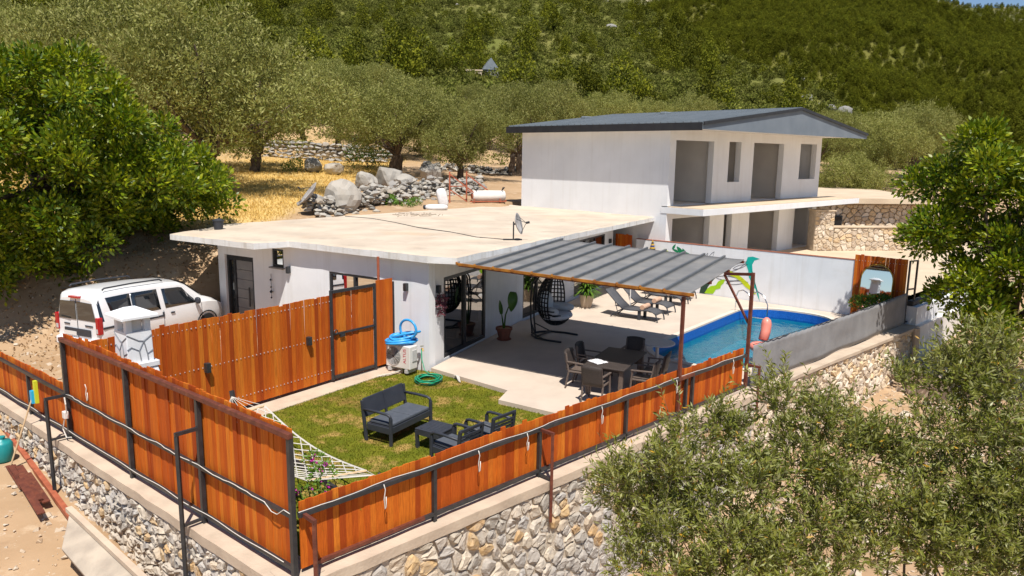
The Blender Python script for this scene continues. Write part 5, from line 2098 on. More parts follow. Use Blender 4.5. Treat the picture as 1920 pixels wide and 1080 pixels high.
# ------------------------------------------------------------------ egg chair, pots
eg = thing('hanging_egg_chair', 'black wicker egg chair hanging in a curved steel stand on the patio', 'chair', (1.2, 22.1, .04))
EC = Vector((1.28, 22.15, .04))
fdir = Vector((.86, -.51, 0)).normalized()
sdr = Vector((.51, .86, 0)).normalized()
ep = lambda f_, s_, z: EC + fdir * f_ + sdr * s_ + Vector((0, 0, z))
mb = []
base = [ep(.55, -.55, .03), ep(.1, -.58, .03), ep(-.35, -.50, .03), ep(-.62, -.25, .03), ep(-.70, 0, .03), ep(-.62, .25, .03), ep(-.35, .50, .03), ep(.1, .58, .03), ep(.55, .55, .03)]
MB().tube(base, .032, 7).build('base_tube', BLACKM, eg, smooth=True)
for s_ in (-.10, .10):
    MB().tube([ep(-.68, s_, .03), ep(-.74, s_, .5), ep(-.76, s_, 1.1), ep(-.70, s_, 1.6), ep(-.52, s_ * .8, 1.90), ep(-.22, s_ * .4, 2.02), ep(.02, 0, 2.04)], .026, 7).build('arched_tube', BLACKM, eg, smooth=True)
    MB().bar(ep(-.70, s_, .32), ep(-.35, s_ * 4.6, .05), .035).build('brace', BLACKM, eg)
MB().bar(ep(-.66, -.20, .10), ep(-.05, -.56, .04), .03).build('brace', BLACKM, eg)
MB().bar(ep(-.35, -.50, .05), ep(-.35, .50, .05), .05, .04).build('cross_tube', BLACKM, eg)
MB().tube([ep(.02, 0, 2.03), ep(.0, 0, 1.95)], .012, 5).build('chain', BLACKM, eg)


def egg(th, ph, r=1.0):
    """th 0 top .. pi bottom; ph around, 0 = front."""
    z = 1.17 + .78 * math.cos(th)
    w_ = math.sin(th) * (.50 + .10 * (1 - math.cos(th)) * .5)
    return ep(w_ * math.cos(ph) * r + .05, w_ * math.sin(ph) * r, z)


wk = MB()
for k in range(17):
    ph = R(88 + 184 * k / 16)
    wk.tube([egg(R(6 + 168 * i / 16), ph) for i in range(17)], .022, 5)
for i in range(17):
    th = R(14 + 156 * i / 16)
    a0 = 88 if i < 10 else max(0, 88 - (i - 9) * 22)
    wk.tube([egg(th, R(a0 + (360 - 2 * a0) * k / 22), 1.01 + .015 * (k % 2)) for k in range(23)], .019, 5)
for k in range(9):
    ph = R(-84 + 168 * k / 8)
    wk.tube([egg(R(126 + 48 * i / 7), ph) for i in range(8)], .022, 5)
wk.build('wicker_basket', WICKER, eg)
rim = [egg(R(6 + 112 * i / 12), R(88)) for i in range(13)] + [egg(R(122 + 3 * math.sin(math.pi * i / 10)), R(88 - 176 * i / 10)) for i in range(1, 10)] + [egg(R(118 - 112 * i / 12), R(-88)) for i in range(13)]
MB().tube(rim, .026, 6, closed=True).build('rim', WICKER, eg, smooth=True)


def blob(name, parent, c, size, m, rz=0.0, ry=0.0, p=2.6, n=14, world=True):
    mb = MB()
    rows = []
    for j in range(n + 1):
        th = math.pi * j / n
        row = []
        for i in range(n * 2):
            ph = 2 * math.pi * i / (n * 2)
            f_ = lambda v_: math.copysign(abs(v_) ** (2 / p), v_)
            x = f_(math.sin(th)) * f_(math.cos(ph)) * size[0] / 2
            y = f_(math.sin(th)) * f_(math.sin(ph)) * size[1] / 2
            z = f_(math.cos(th)) * size[2] / 2
            x, z = x * math.cos(ry) + z * math.sin(ry), -x * math.sin(ry) + z * math.cos(ry)
            row.append((c[0] + x * math.cos(rz) - y * math.sin(rz), c[1] + x * math.sin(rz) + y * math.cos(rz), c[2] + z))
        rows.append(row)
    mb.grid(rows, closed=True)
    return mb.build(name, m, parent, smooth=True, world=world)


erz = math.atan2(fdir.y, fdir.x)
blob('seat_cushion', eg, ep(.12, 0, .68), (.86, .92, .24), CUSHG, erz, R(-4))
blob('back_cushion', eg, ep(-.28, 0, 1.02), (.26, .78, .72), CUSHG, erz, R(-14))
blob('arm_cushion', eg, ep(.10, .36, .90), (.75, .24, .26), CUSHG, erz + .1, 0)
blob('arm_cushion', eg, ep(.05, -.36, .86), (.62, .22, .24), CUSHG, erz - .1, 0)

pp = thing('potted_elephant_ear', 'elephant ear plant with one broad leaf in a terracotta pot', 'plant', (-.22, 21.72, .04))
pc = (-.22, 21.72, .04)
MB().lathe([(.15, .02), (.22, .30), (.25, .31), (.25, .38), (.22, .38), (.21, .34)], pc, 22).build('pot', TERRA, pp, smooth=False)
MB().lathe([(.18, 0), (.22, .02), (.22, .04), (.15, .04)], pc, 20).build('saucer', TERRA, pp)
mb = MB()
mb.face([(pc[0] + .205 * math.cos(a), pc[1] + .205 * math.sin(a), .385) for a in np.linspace(0, 6.283, 21)[:-1]])
mb.build('soil', DIRT, pp)


def big_leaf(parent, base, tip, wd, nrm, curl=.1):
    base, tip = Vector(base), Vector(tip)
    d = (tip - base)
    n_ = Vector(nrm).normalized()
    s_ = d.normalized().cross(n_).normalized()
    rows = []
    for i in range(11):
        u = i / 10
        w_ = wd * (math.sin(math.pi * (u * .86 + .14)) ** .7) * (1 - .25 * u)
        c_ = base + d * u + n_ * (curl * math.sin(math.pi * u))
        rows.append([c_ + s_ * w_ * k / 3 + n_ * (-abs(k) / 3) * w_ * .25 for k in range(-3, 4)])
    MB().grid(rows).build('leaf', BIGLEAF, parent, smooth=True, solid=.004)


big_leaf(pp, (.05, 21.6, 1.52), (-.02, 21.5, .93), .19, (.5, -.8, .25), .05)
big_leaf(pp, (-.30, 21.7, .82), (-.36, 21.66, 1.26), .07, (.3, -.9, .0), .02)
stn = MB()
stn.tube([(-.22, 21.72, .40), (-.18, 21.70, .8), (-.06, 21.64, 1.15), (.05, 21.60, 1.42)], [.03, .024, .018, .014], 6)
stn.tube([(-.24, 21.72, .40), (-.27, 21.72, .65), (-.30, 21.70, .85)], [.03, .024, .014], 6)
stn.build('stem', BIGLEAF, pp, smooth=True)

yu = thing('potted_yucca', 'spiky yucca plant in a pale pot against the house wall', 'plant', (2.72, 26.7, .04))
yc = (2.72, 26.7, .04)
MB().lathe([(.17, 0), (.24, .25), (.27, .48), (.25, .48), (.23, .42)], yc, 20).build('pot', COPING, yu)
ym = MB()
r_ = random.Random(77)
for k in range(210):
    a, el = r_.uniform(0, 6.28), r_.uniform(-.1, 1.45)
    L_ = r_.uniform(.5, .75)
    b = Vector((yc[0], yc[1], yc[2] + r_.uniform(.48, .95)))
    d = Vector((math.cos(a) * math.cos(el), math.sin(a) * math.cos(el), math.sin(el)))
    s_ = d.cross(Vector((0, 0, 1))).normalized() * .032
    m1 = b + d * L_ * .5
    tp_ = b + d * L_ + Vector((0, 0, -.16 * math.cos(el)))
    ym.face([b - s_ * .6, b + s_ * .6, m1 + s_, m1 - s_])
    ym.face([m1 - s_, m1 + s_, tp_])
ym.build('sword_leaves', GREENL, yu)
MB().tube([(yc[0], yc[1], .4), (yc[0] + .03, yc[1], 1.05)], .05, 7).build('stem', BARK, yu)

# ------------------------------------------------------------------ sun loungers
LNG = mat('grey_mesh_sling', (.075, .075, .082), (.09, .09, .097), scale=30, rough=.7, bump=.3, bscale=120)


def lounger():
    """Foot at x = 0, head towards +x; width along y."""
    t = thing('sun_lounger', '-', 'sun lounger', (0, 0, .04), 0, 'grey sun loungers by the pool')
    prof = [(-.02, .24), (.12, .33), (.30, .36), (.60, .33), (.95, .31), (1.22, .32)]
    back = [(1.22, .32), (1.45, .50), (1.70, .74), (1.90, .92)]
    MB().grid([[(x, y, z) for y in (-.30, -.1, .1, .30)] for x, z in prof]).build('sling', LNG, t, world=False, smooth=True, solid=.015)
    MB().grid([[(x, y, z) for y in (-.29, -.1, .1, .29)] for x, z in back]).build('backrest', LNG, t, world=False, smooth=True, solid=.015)
    for y in (-.31, .31):
        MB().tube([(x, y, z) for x, z in prof], .02, 6).build('side_rail', ANTHR, t, world=False, smooth=True)
        MB().tube([(x, y * .97, z) for x, z in back], .018, 6).build('back_rail', ANTHR, t, world=False, smooth=True)
        MB().tube([(.02, y, .28), (-.04, y, .12), (-.06, y, 0)], .022, 6).build('foot_leg', ANTHR, t, world=False)
        MB().tube([(1.22, y, .32), (1.48, y, .16), (1.66, y, 0)], .022, 6).build('head_leg', ANTHR, t, world=False)
        MB().tube([(1.50, y * .97, .52), (1.40, y, .22)], .014, 5).build('back_strut', ANTHR, t, world=False)
        MB().box((.62, y * .8, .15), (.10, .08, .30)).build('wheel_bracket', ANTHR, t, world=False, bevel=.01)
    return t


ln0 = lounger()
ld = Vector((-.84, .543))
lspots = [((4.97, 24.58), 'grey sun lounger nearest the dining table'), ((5.60, 25.80), 'second grey sun lounger from the dining table'),
          ((6.42, 27.35), 'third grey sun lounger from the dining table'), ((7.0, 28.5), 'grey sun lounger farthest away beside the mural wall')]
for k, (p, lab) in enumerate(lspots):
    o = ln0 if k == 0 else copy_tree(ln0)
    o.location = (p[0], p[1], .04)
    o.rotation_euler.z = math.atan2(ld.y, ld.x) + rng.uniform(-.05, .05)
    o['label'] = lab
for k, (p, lab) in enumerate(lspots[:3]):
    c = Vector(p) + ld * .52
    t = thing('rolled_towel', 'rolled beige towel on the %s sun lounger from the dining table' % ('first', 'second', 'third')[k], 'towel', (c.x, c.y, .39), group='rolled beige towels')
    a = Vector((-ld.y, ld.x))
    m_ = MB().tube([(c.x + a.x * s_, c.y + a.y * s_, .475) for s_ in (-.27, -.1, .1, .27)], [.085, .09, .09, .085], 12)
    m_.build('roll', TOWEL, t, smooth=False)
wp = thing('parasol_base', 'white pole on a white base between the first two loungers', 'parasol base', (4.25, 26.35, .04))
MB().tube([(4.25, 26.35, .06), (4.25, 26.35, .95)], .022, 7).build('pole', OFFW, wp)
MB().lathe([(.26, 0), (.25, .06), (.05, .10)], (4.25, 26.35, .04), 18).build('base', OFFW, wp)

# ------------------------------------------------------------------ pool things
pl = thing('pool_ladder', 'polished steel ladder at the far corner of the pool', 'ladder', (8.5, 26.4, .04))
for k, (x, y) in enumerate(((8.05, 26.25), (8.48, 25.95))):
    dx, dy = .42, -.55
    MB().tube([(x, y + .12, .04), (x, y + .10, .60), (x + dx * .12, y + .02, .80), (x + dx * .4, y - .12, .86), (x + dx * .75, y - .30, .76), (x + dx, y + dy * .85, .45), (x + dx, y + dy * .85, -.8)], .022, 8).build('handrail', CHROME, pl, smooth=True)
for z in (-.05, -.30, -.55):
    MB().bar((8.47, 25.78, z), (8.90, 25.48, z), .08, .025).build('tread', CHROME, pl)
fl = thing('inflatable_float', 'coral pink inflatable float with an upright neck in the pool', 'pool float', (7.75, 22.6, -.24))
fc_ = Vector((7.72, 22.35, -.24))
MB().tube([(fc_.x + .27 * math.cos(a), fc_.y + .27 * math.sin(a), fc_.z) for a in np.linspace(0, 6.283, 25)[:-1]], .11, 12, closed=True).build('ring', PINK, fl, smooth=True)
nk_ = [(7.86, 22.68, -.1), (7.96, 22.80, .15), (7.99, 22.85, .38), (7.99, 22.86, .50), (7.99, 22.87, .58)]
MB().tube(nk_, [.15, .155, .16, .13, .05], 12).build('neck', PINK, fl, smooth=True)
skf = thing('skimmer_float', 'small white ring float at the near end of the pool', 'pool float', (4.78, 20.62, -.24))
MB().tube([(4.78 + .11 * math.cos(a), 20.62 + .11 * math.sin(a), -.22) for a in np.linspace(0, 6.283, 17)[:-1]], .035, 8, closed=True).build('float_ring', OFFW, skf, smooth=True)
# lantern and slim board gate at the far end of the house
ltn = thing('striped_lantern', 'striped blue and yellow cone lantern on the mural wall', 'lantern', on(M0, MD, MN, .9, .14, 1.5))
c = on(M0, MD, MN, .9, .16, 1.48)
zz = 0
for k in range(8):
    r0, r1 = .17 - k * .019, .17 - (k + 1) * .019
    MB().lathe([(r0, 0), (r0, .02), (r1 + .005, .066)], (c.x, c.y, c.z + k * .068), 14).build('tier', (NAVY, GOLD, BLACKM, GOLD)[k % 4], ltn)
MB().bar(on(M0, MD, MN, .9, 0, 1.46), on(M0, MD, MN, .9, .3, 1.46), .06, .03).build('bracket', BLACKM, ltn)
bg = thing('board_gate', 'narrow orange board gate between the house and the mural wall', 'gate', (4.95, 32.35, 0))
boards(bg, (4.52, 32.62), (5.15, 32.1), 2.15, seed=41, jit=.02)
MB().bar((4.52, 32.66, 1.9), (5.15, 32.14, 1.9), .05).build('rail', BLACKM, bg)

# ------------------------------------------------------------------ parked van
van = thing('parked_van', 'white family van with dark rear windows parked under the tree', 'van', (-11.62, 19.50, -.05), R(65))
ST = [(0.0, .80, .98, 1.62, .62), (.06, .86, 1.0, 1.75, .68), (.25, .875, 1.02, 1.81, .70), (1.0, .88, 1.02, 1.83, .71), (2.0, .88, 1.02, 1.80, .70),
      (2.72, .88, 1.02, 1.745, .67), (3.0, .88, 1.02, 1.63, .64), (3.58, .87, 1.02, 1.18, .70), (3.78, .86, .99, 1.12, .70), (4.02, .84, .94, 1.03, .67), (4.2, .79, .85, .91, .60), (4.32, .68, .68, .73, .50)]


def vst(x):
    for a, b in zip(ST, ST[1:]):
        if x <= b[0]:
            t = (x - a[0]) / (b[0] - a[0])
            return [a[i] + (b[i] - a[i]) * t for i in range(1, 5)]
    return list(ST[-1][1:])


def van_ring(x):
    hw, zb_, zr, hr = vst(x)
    e = min(.10, (zr - zb_) * .5)
    half = [(hw - .07, .26), (hw - .01, .40), (hw + .01, .72), (hw, zb_), (hr + (hw - hr) * .12, zr - e), (hr - .05, zr - e * .3), (hr * .55, zr + .005), (hr * .2, zr + .012)]
    return [(x, -y, z) for y, z in half] + [(x, y, z) for y, z in reversed(half)]


xsn = sorted({s_[0] for s_ in ST} | {.5, 1.5, 2.85, 3.3, 3.45})
mb = MB()
rings = [van_ring(x) for x in xsn]
mb.grid(rings, closed=True)
mb.face(list(reversed(rings[0])))
mb.face(rings[-1])
vb = mb.build('body', CARW, van, world=False, smooth=True, bevel=.015)
vb.data.set_sharp_from_angle(angle=R(50))


def side_pt(x, t, s_, out=.008):
    hw, zb_, zr, hr = vst(x)
    e = min(.10, (zr - zb_) * .5)
    y0, z0, y1, z1 = hw, zb_, hr + (hw - hr) * .12, zr - e
    return (x, s_ * (y0 + (y1 - y0) * t + out), z0 + (z1 - z0) * t)


def side_pane(xa0, xb0, xa1, xb1, s_, nm='side_window', t0=.06, t1=.90, rad=.0):
    rows = []
    for j in range(5):
        t = j / 4
        xa, xb = xa0 + (xa1 - xa0) * t, xb0 + (xb1 - xb0) * t
        rows.append([side_pt(xa + (xb - xa) * i / 6, t0 + (t1 - t0) * t, s_) for i in range(7)])
    MB().grid(rows).build(nm, CARGLASS, van, world=False, smooth=True, solid=.004)


for s_ in (-1, 1):
    side_pane(.42, 1.02, .30, 1.02, s_)
    side_pane(1.05, 1.92, 1.05, 1.90, s_)
    side_pane(2.08, 3.30, 2.06, 2.80, s_, t1=.88)
    MB().tube([(.30, s_ * .66, 1.84), (.36, s_ * .66, 1.885), (1.2, s_ * .67, 1.90), (2.1, s_ * .655, 1.875), (2.18, s_ * .65, 1.82)], .022, 6).build('roof_rail', ANTHR, van, world=False, smooth=True)
    MB().bar((.10, s_ * .884, .86), (1.95, s_ * .893, .86), .02, .055).build('side_moulding', ANTHR, van, world=False)
    for x in (1.98, 2.30):
        MB().box((x, s_ * .897, .90), (.13 if x > 2 else .05, .03, .045 if x > 2 else .14)).build('door_handle', ANTHR, van, world=False, bevel=.008)
    blob('mirror', van, (3.12, s_ * 1.0, 1.12), (.12, .20, .20), ANTHR, world=False)
    tl = MB().box((.03, s_ * .815, .93), (.14, .13, .46))
    tl.build('tail_light', TAILR, van, world=False, bevel=.02)
    MB().box((-.035, s_ * .80, .80), (.02, .08, .12)).build('reversing_light', GREYP, van, world=False)
    MB().box((4.22, s_ * .60, .76), (.14, .28, .16)).build('headlight', CHROME, van, world=False, bevel=.03)
    for x in (.78, 3.55):
        wh = MB()
        wh.v, wh.f = [], []
        MB().lathe([(.20, -.10), (.31, -.10), (.33, -.06), (.33, .06), (.31, .10), (.20, .10)], (0, 0, 0), 24).xf(lambda p, x=x, s_=s_: Vector((x + p.x, s_ * .80 + p.z, .32 + p.y))).build('tyre', RUBBER, van, world=False)
        MB().lathe([(.02, .09), (.10, .095), (.20, .085), (.21, .04)], (0, 0, 0), 18).xf(lambda p, x=x, s_=s_: Vector((x + p.x, s_ * (.80 + p.z), .32 + p.y))).build('rim', GREYP, van, world=False)
        MB().tube([(x + .38 * math.cos(a), s_ * .885, .34 + .38 * math.sin(a)) for a in np.linspace(-.15, math.pi + .15, 15)], .02, 5).build('wheel_arch', RUBBER, van, world=False)
    q = MB()
    q.face([(-.012, s_ * .03, 1.04), (-.012, s_ * .74, 1.04), (-.012, s_ * .62, 1.52), (-.012, s_ * .03, 1.54)])
    q.build('rear_window', CARGLASS, van, world=False, solid=.006)
    q = MB()
    q.face([side_pt(.055, .05, s_, .004), side_pt(.16, .05, s_, .004), side_pt(.12, .92, s_, .004), side_pt(.055, .80, s_, .004)])
    q.build('rear_pillar_glass', CARGLASS, van, world=False, solid=.004)
for s_ in (-1, 1):
    for x in (1.035, 2.0, 3.36):
        hw = vst(x)[0]
        MB().tube([(x, s_ * (hw - .02), .30), (x, s_ * (hw + .006), .45), (x, s_ * (hw + .012), .72), (x, s_ * (hw + .004), 1.01)], .006, 4).build('door_seam', RUBBER, van, world=False)
    MB().bar((.2, s_ * .872, .30), (3.9, s_ * .862, .30), .03, .08).build('sill', ANTHR, van, world=False)
MB().bar((-.006, 0, .55), (-.006, 0, 1.60), .012, .012).build('rear_door_seam', RUBBER, van, world=False)
rows = []
for j in range(6):
    x = 2.82 + (3.56 - 2.82) * j / 5
    hw, zb_, zr, hr = vst(x)
    rows.append([(x + .012, y * hr * .90, zr + .012 + .012 * (1 - abs(y)) ** .5) for y in (-1, -.6, -.2, .2, .6, 1)])
MB().grid(rows).build('windscreen', CARGLASS, van, world=False, smooth=True)
MB().box((-.02, 0, .70), (.03, 1.05, .20)).build('plate_recess', ANTHR, van, world=False, bevel=.02)
MB().box((-.042, .28, .66), (.012, .50, .10)).build('number_plate', OFFW, van, world=False)
MB().box((-.03, 0, .42), (.14, 1.68, .24)).build('rear_bumper', CARW, van, world=False, bevel=.05)
MB().bar((-.03, .25, 1.07), (-.03, .62, 1.10), .02, .02).build('rear_wiper', RUBBER, van, world=False)
MB().box((-.02, 0, 1.66), (.10, .40, .05)).build('brake_light', TAILR, van, world=False)
MB().box((-.015, .42, .90), (.012, .22, .035)).build('badge', ANTHR, van, world=False)
MB().box((-.015, -.46, .90), (.012, .30, .035)).build('badge', ANTHR, van, world=False)

# ------------------------------------------------------------------ things on and behind the flat roof
ds = thing('satellite_dish', 'grey satellite dish on a short mast on the near edge of the flat roof', 'satellite dish', (.02, 22.0, 3.0))


def dish(parent, c, aim, r, m):
    c = Vector(c)
    a = Vector(aim).normalized()
    x = a.cross(Vector((0, 0, 1))).normalized()
    y = x.cross(a)
    rows = []
    for j in range(6):
        q = r * j / 5
        rows.append([c + (x * math.cos(t) * q * .92 + y * math.sin(t) * q) + a * (.30 * (q / r) ** 2 * r) for t in np.linspace(0, 6.283, 25)[:-1]])
    MB().grid(rows[1:], closed=True).build('reflector', m, parent, smooth=True, solid=.012)
    tip = c + a * r * .95 - y * .1 * r
    for t in (.6, 2.5, 4.7):
        e = c + (x * math.cos(t) + y * math.sin(t)) * r * .9 + a * .24 * r
        MB().tube([e, tip], .008, 4).build('feed_arm', BLACKM, parent)
    MB().tube([tip, tip + a * .10], .035, 7).build('receiver', BLACKM, parent)


DISHM = mat('weathered_grey_dish', (.42, .40, .39), (.34, .32, .31), scale=4, rough=.6)
dish(ds, (.10, 21.98, 3.48), (.93, -.25, .25), .32, DISHM)
MB().tube([(.02, 22.0, 3.0), (.02, 22.0, 3.55)], .022, 7).build('mast', BLACKM, ds)
MB().bar((-.28, 22.0, 3.02), (.28, 22.0, 3.02), .10, .035).build('foot', BLACKM, ds)
MB().tube([(.02, 22.0, 3.48), (.08, 21.98, 3.48)], .03, 6).build('bracket', BLACKM, ds)
d2 = thing('satellite_dish', 'dark satellite dish seen edge-on beside the stone heap behind the roof', 'satellite dish', (-8.35, 31.0, 2.9))
dish(d2, (-8.35, 31.0, 3.72), (-.72, -.30, .62), .55, DISHM)
MB().tube([(-8.15, 31.1, 2.6), (-8.30, 31.03, 3.72)], .03, 6).build('mast', BLACKM, d2)
bk = thing('black_bucket', 'black plastic bucket standing on the left corner of the flat roof', 'bucket', (-9.45, 23.92, 2.99))
MB().lathe([(.13, 0), (.17, .27), (.185, .28), (.185, .31), (.165, .31)], (-9.45, 23.92, 2.99), 20).build('pail', ANTHR, bk)
MB().lathe([(.165, .30), (.10, .345), (.02, .36)], (-9.45, 23.92, 2.99), 20).build('lid', ANTHR, bk)

bank = lambda x, y: h_ground(x, y)
sw = thing('solar_water_heater', 'white solar water tank on an orange frame behind the flat roof', 'water tank', (-1.4, 37.9, 3.0))
ta, tb_ = Vector((-2.05, 37.55, 3.42)), Vector((-.45, 38.15, 3.42))
td = (tb_ - ta).normalized()
MB().tube([ta, ta + td * .04, ta.lerp(tb_, .5), tb_ - td * .04, tb_], [.22, .27, .28, .27, .22], 18).build('tank', OFFW, sw, smooth=True)
MB().tube([ta - td * .03, ta + td * .01], .15, 14).build('end_cap', RUST2, sw)
for k in (.1, .9):
    p = ta.lerp(tb_, k)
    MB().bar((p.x - .05, p.y - .3, 3.0), (p.x - .05, p.y - .3, 3.3), .05).build('leg', RUST2, sw)
    MB().bar((p.x, p.y + .3, 3.0), (p.x, p.y + .3, 3.3), .05).build('leg', RUST2, sw)
    MB().bar((p.x + .03, p.y - .12, 3.69), (p.x + .10, p.y - .25, 3.86), .04).build('lug', BLACKM, sw)
    MB().bar((p.x + .03, p.y + .12, 3.69), (p.x + .16, p.y + .22, 3.84), .04).build('lug', BLACKM, sw)
for dy in (-.3, .3):
    MB().bar(ta + Vector((-.1, dy, -.26)), tb_ + Vector((.1, dy, -.26)), .05, .06).build('side_rail', RUST2, sw)
of_ = thing('orange_pipe_frame', 'orange steel pipe frame standing beside the solar water tank', 'frame', (-2.8, 37.4, 3.0))
for x, y in ((-3.15, 37.2), (-2.35, 37.75)):
    MB().bar((x, y, 2.85), (x, y, 4.62), .07, .07, (0, 1, 0)).build('upright', RUST2, of_)
    MB().bar((x, y, 4.50), (x + 1.25, y + .25, 3.55), .06, .06).build('sloping_pipe', RUST2, of_)
    MB().bar((x, y, 3.75), (x + .85, y + .15, 3.15), .05, .05).build('sloping_pipe', RUST2, of_)
MB().bar((-3.15, 37.2, 3.9), (-2.35, 37.75, 3.9), .05).build('crossbar', RUST2, of_)
s1 = thing('white_sack', 'white woven sack lying flat at the back edge of the roof', 'sack', (-3.45, 33.6, 3.0), group='white sacks')
blob('bag', s1, (-3.45, 33.6, 3.12), (1.05, .55, .26), SACK, .2, 0, 3.0)
blob('tied_end', s1, (-3.95, 33.5, 3.12), (.16, .3, .2), ANTHR, .2)
s2 = thing('white_sack', 'white woven sack standing upright behind the lying sack', 'sack', (-3.3, 35.4, 3.0), group='white sacks')
blob('bag', s2, (-3.35, 35.4, 3.42), (.50, .42, .95), SACK, .2, R(-12), 3.2)
dbm = MB()
r_ = random.Random(5)
for k in range(50):
    x, y = -4.0 + r_.gauss(0, .45), 30.6 + r_.gauss(0, .35)
    a = r_.uniform(0, 3.14)
    L_ = r_.uniform(.05, .5) if k % 4 == 0 else r_.uniform(.03, .10)
    dbm.bar((x, y, 3.015), (x + L_ * math.cos(a), y + L_ * math.sin(a), 3.03), .035, .025)
tag(dbm.build('roof_debris', PLANKG), 'scattered splinters and rubble on the flat concrete roof', 'debris', kind='stuff')

# dry-stone heap, boulders, dry-stone wall
RK = [rock_mesh('field_stone', 500 + k, STONEG, 17, .75) for k in range(7)]
BRK = [boulder_mesh('boulder', 520 + k, STONEG) for k in range(4)]


STONEG2 = mat('grey_rubble', (.44, .41, .36), (.30, .28, .25), scale=3, rough=.95, bump=.8, bscale=9, island=[(.46, .43, .38), (.34, .32, .29), (.50, .45, .38), (.40, .35, .28)])


def heap(label, path, n, wd, ht, size, seed, zfun, name='stone_heap'):
    r = random.Random(seed)
    t = thing(name, label, 'stone heap', (*path[0], zfun(*path[0])))
    segs = list(zip(path, path[1:]))
    allv, allf, cnt = [], [], 0
    for k in range(n * 3):
        a, b = segs[r.randrange(len(segs))]
        u, w_ = r.random(), r.gauss(0, .45)
        d = (Vector(b) - Vector(a))
        nn = Vector((-d.y, d.x)).normalized()
        p = Vector(a) + d * u + nn * w_ * wd
        hz_ = max(.05, ht * (1 - min(1, abs(w_)) ** 1.5)) * r.uniform(.5, 1)
        s_ = size * r.choice((.6, .8, 1, 1, 1.3))
        sc_, rt3 = (s_ * r.uniform(1, 1.4), s_, s_ * r.uniform(.7, 1)), (r.uniform(-.4, .4), r.uniform(-.4, .4), r.uniform(0, 6))
        if k < n:
            inst('stone', RK[k % 7], t, (p.x, p.y, zfun(p.x, p.y) + hz_), 0, sc_, rot=rt3)
        else:
            mtx = Matrix.LocRotScale(Vector((p.x, p.y, zfun(p.x, p.y) + hz_ * r.uniform(.1, .8))) - org(t), Matrix.Rotation(rt3[2], 3, 'Z'), Vector(sc_) * .8)
            me_ = RK[k % 7]
            allv += [tuple(mtx @ v_.co) for v_ in me_.vertices]
            allf += [tuple(i + cnt for i in q_.vertices) for q_ in me_.polygons]
            cnt += len(me_.vertices)
    mb = MB()
    mb.v, mb.f = allv, allf
    mb.build('small_rubble', STONEG2, t, world=False, kind='stuff')
    return t


heap('grey dry-stone rubble heap running along behind the flat roof', [(-8.35, 30.9), (-7.2, 33.2), (-6.2, 36.0), (-5.2, 39.0), (-3.6, 41.5), (-1.9, 42.4)], 300, 1.0, .95, .36, 61, lambda x, y: min(bank(x, y), 3.3))
for k, (x, y, s_, lab) in enumerate(((-7.45, 32.6, 1.75, 'big pale boulder leaning at the near end of the stone heap'), (-6.9, 41.5, 1.9, 'pale boulder at the top of the stone heap below the olive trunk'),
                                     (-5.8, 40.2, 1.6, 'brown-stained boulder in the middle of the stone heap'), (-8.0, 40.5, 1.5, 'rounded grey boulder at the upper edge of the stone heap'),
                                     (-12.9, 48.5, 1.35, 'rounded pale boulder in the golden grass below the dry-stone wall'), (-11.4, 48.0, 1.3, 'dark grey boulder in the shade beside the pale boulder'),
                                     (-5.0, 46.0, 1.7, 'dark shaded boulder under the second olive tree'), (-8.6, 44.0, .9, 'small pale boulder beside the olive trunk'))):
    z = min(bank(x, y), 4.6)
    t = tag(inst('boulder', BRK[k % 4], None, (x, y, z + .30 * s_), rng.uniform(0, 6), (s_, s_ * .85, s_ * (1.0 if k < 2 else .75))), lab, 'boulder')
r_ = random.Random(15)
dw = thing('dry_stone_wall', 'grey dry-stone field wall at the top of the golden clearing', 'wall', (-17, 56.5, 4.8))
for c_ in range(5):
    x = -18.4
    while x < -9.3:
        s_ = r_.uniform(.30, .62)
        y = 56.6 + (x + 17) * .12
        inst('stone', RK[r_.randrange(7)], dw, (x, y + r_.uniform(-.1, .1), bank(x, y) + .10 + c_ * .27 + r_.uniform(-.05, .05)), 0, (s_ * 1.25, s_, s_ * .85), rot=(r_.uniform(-.3, .3), r_.uniform(-.3, .3), r_.uniform(0, 6)))
        x += s_ * .92
# second, broken wall behind the olive trunks
heap('low tumbled stones behind the olive trunks by the villa', [(-6.5, 55), (-1.0, 54), (2.5, 57)], 90, .9, .5, .5, 67, bank)


def bush(label, c, rx, rz, m, n, L, seed, name='green_bush'):
    t = thing(name, label, 'bush', c)
    ps, dd = lobe_points([(x, y, z, q) for x, y, z, q in crown_lobes(rx, rx * .8, rz * .6, rz * .5, 7, rz * .7, seed)], n, seed)
    v, f = leaves(ps, L, L * .5, seed=seed, norm=dd)
    o = link(bpy.data.objects.new('foliage', np_mesh('foliage', v, f, m)))
    o.parent = t
    st_ = MB()
    for k in range(4):
        limb(st_, (0, 0, -.1), (rx * .5 * math.cos(k * 1.6), rx * .5 * math.sin(k * 1.6), rz * .7), .03, .01, k, .1, 3, 5)
    st_.build('stems', BARK, t, world=False)
    return t


bush('low mossy green bush at the back edge of the flat roof', (-5.35, 35.6, 2.9), 1.1, .5, GREENL, 1500, .10, 71)
bush('bright green bush against the dry-stone wall under the olive', (-10.2, 53.0, bank(-10.2, 53)), 1.3, 1.5, GREENL, 1500, .16, 72)
bush('small green bush beside the pale rounded boulder', (-13.9, 48.2, bank(-13.9, 48.2)), .6, .5, GREENL, 600, .12, 73)

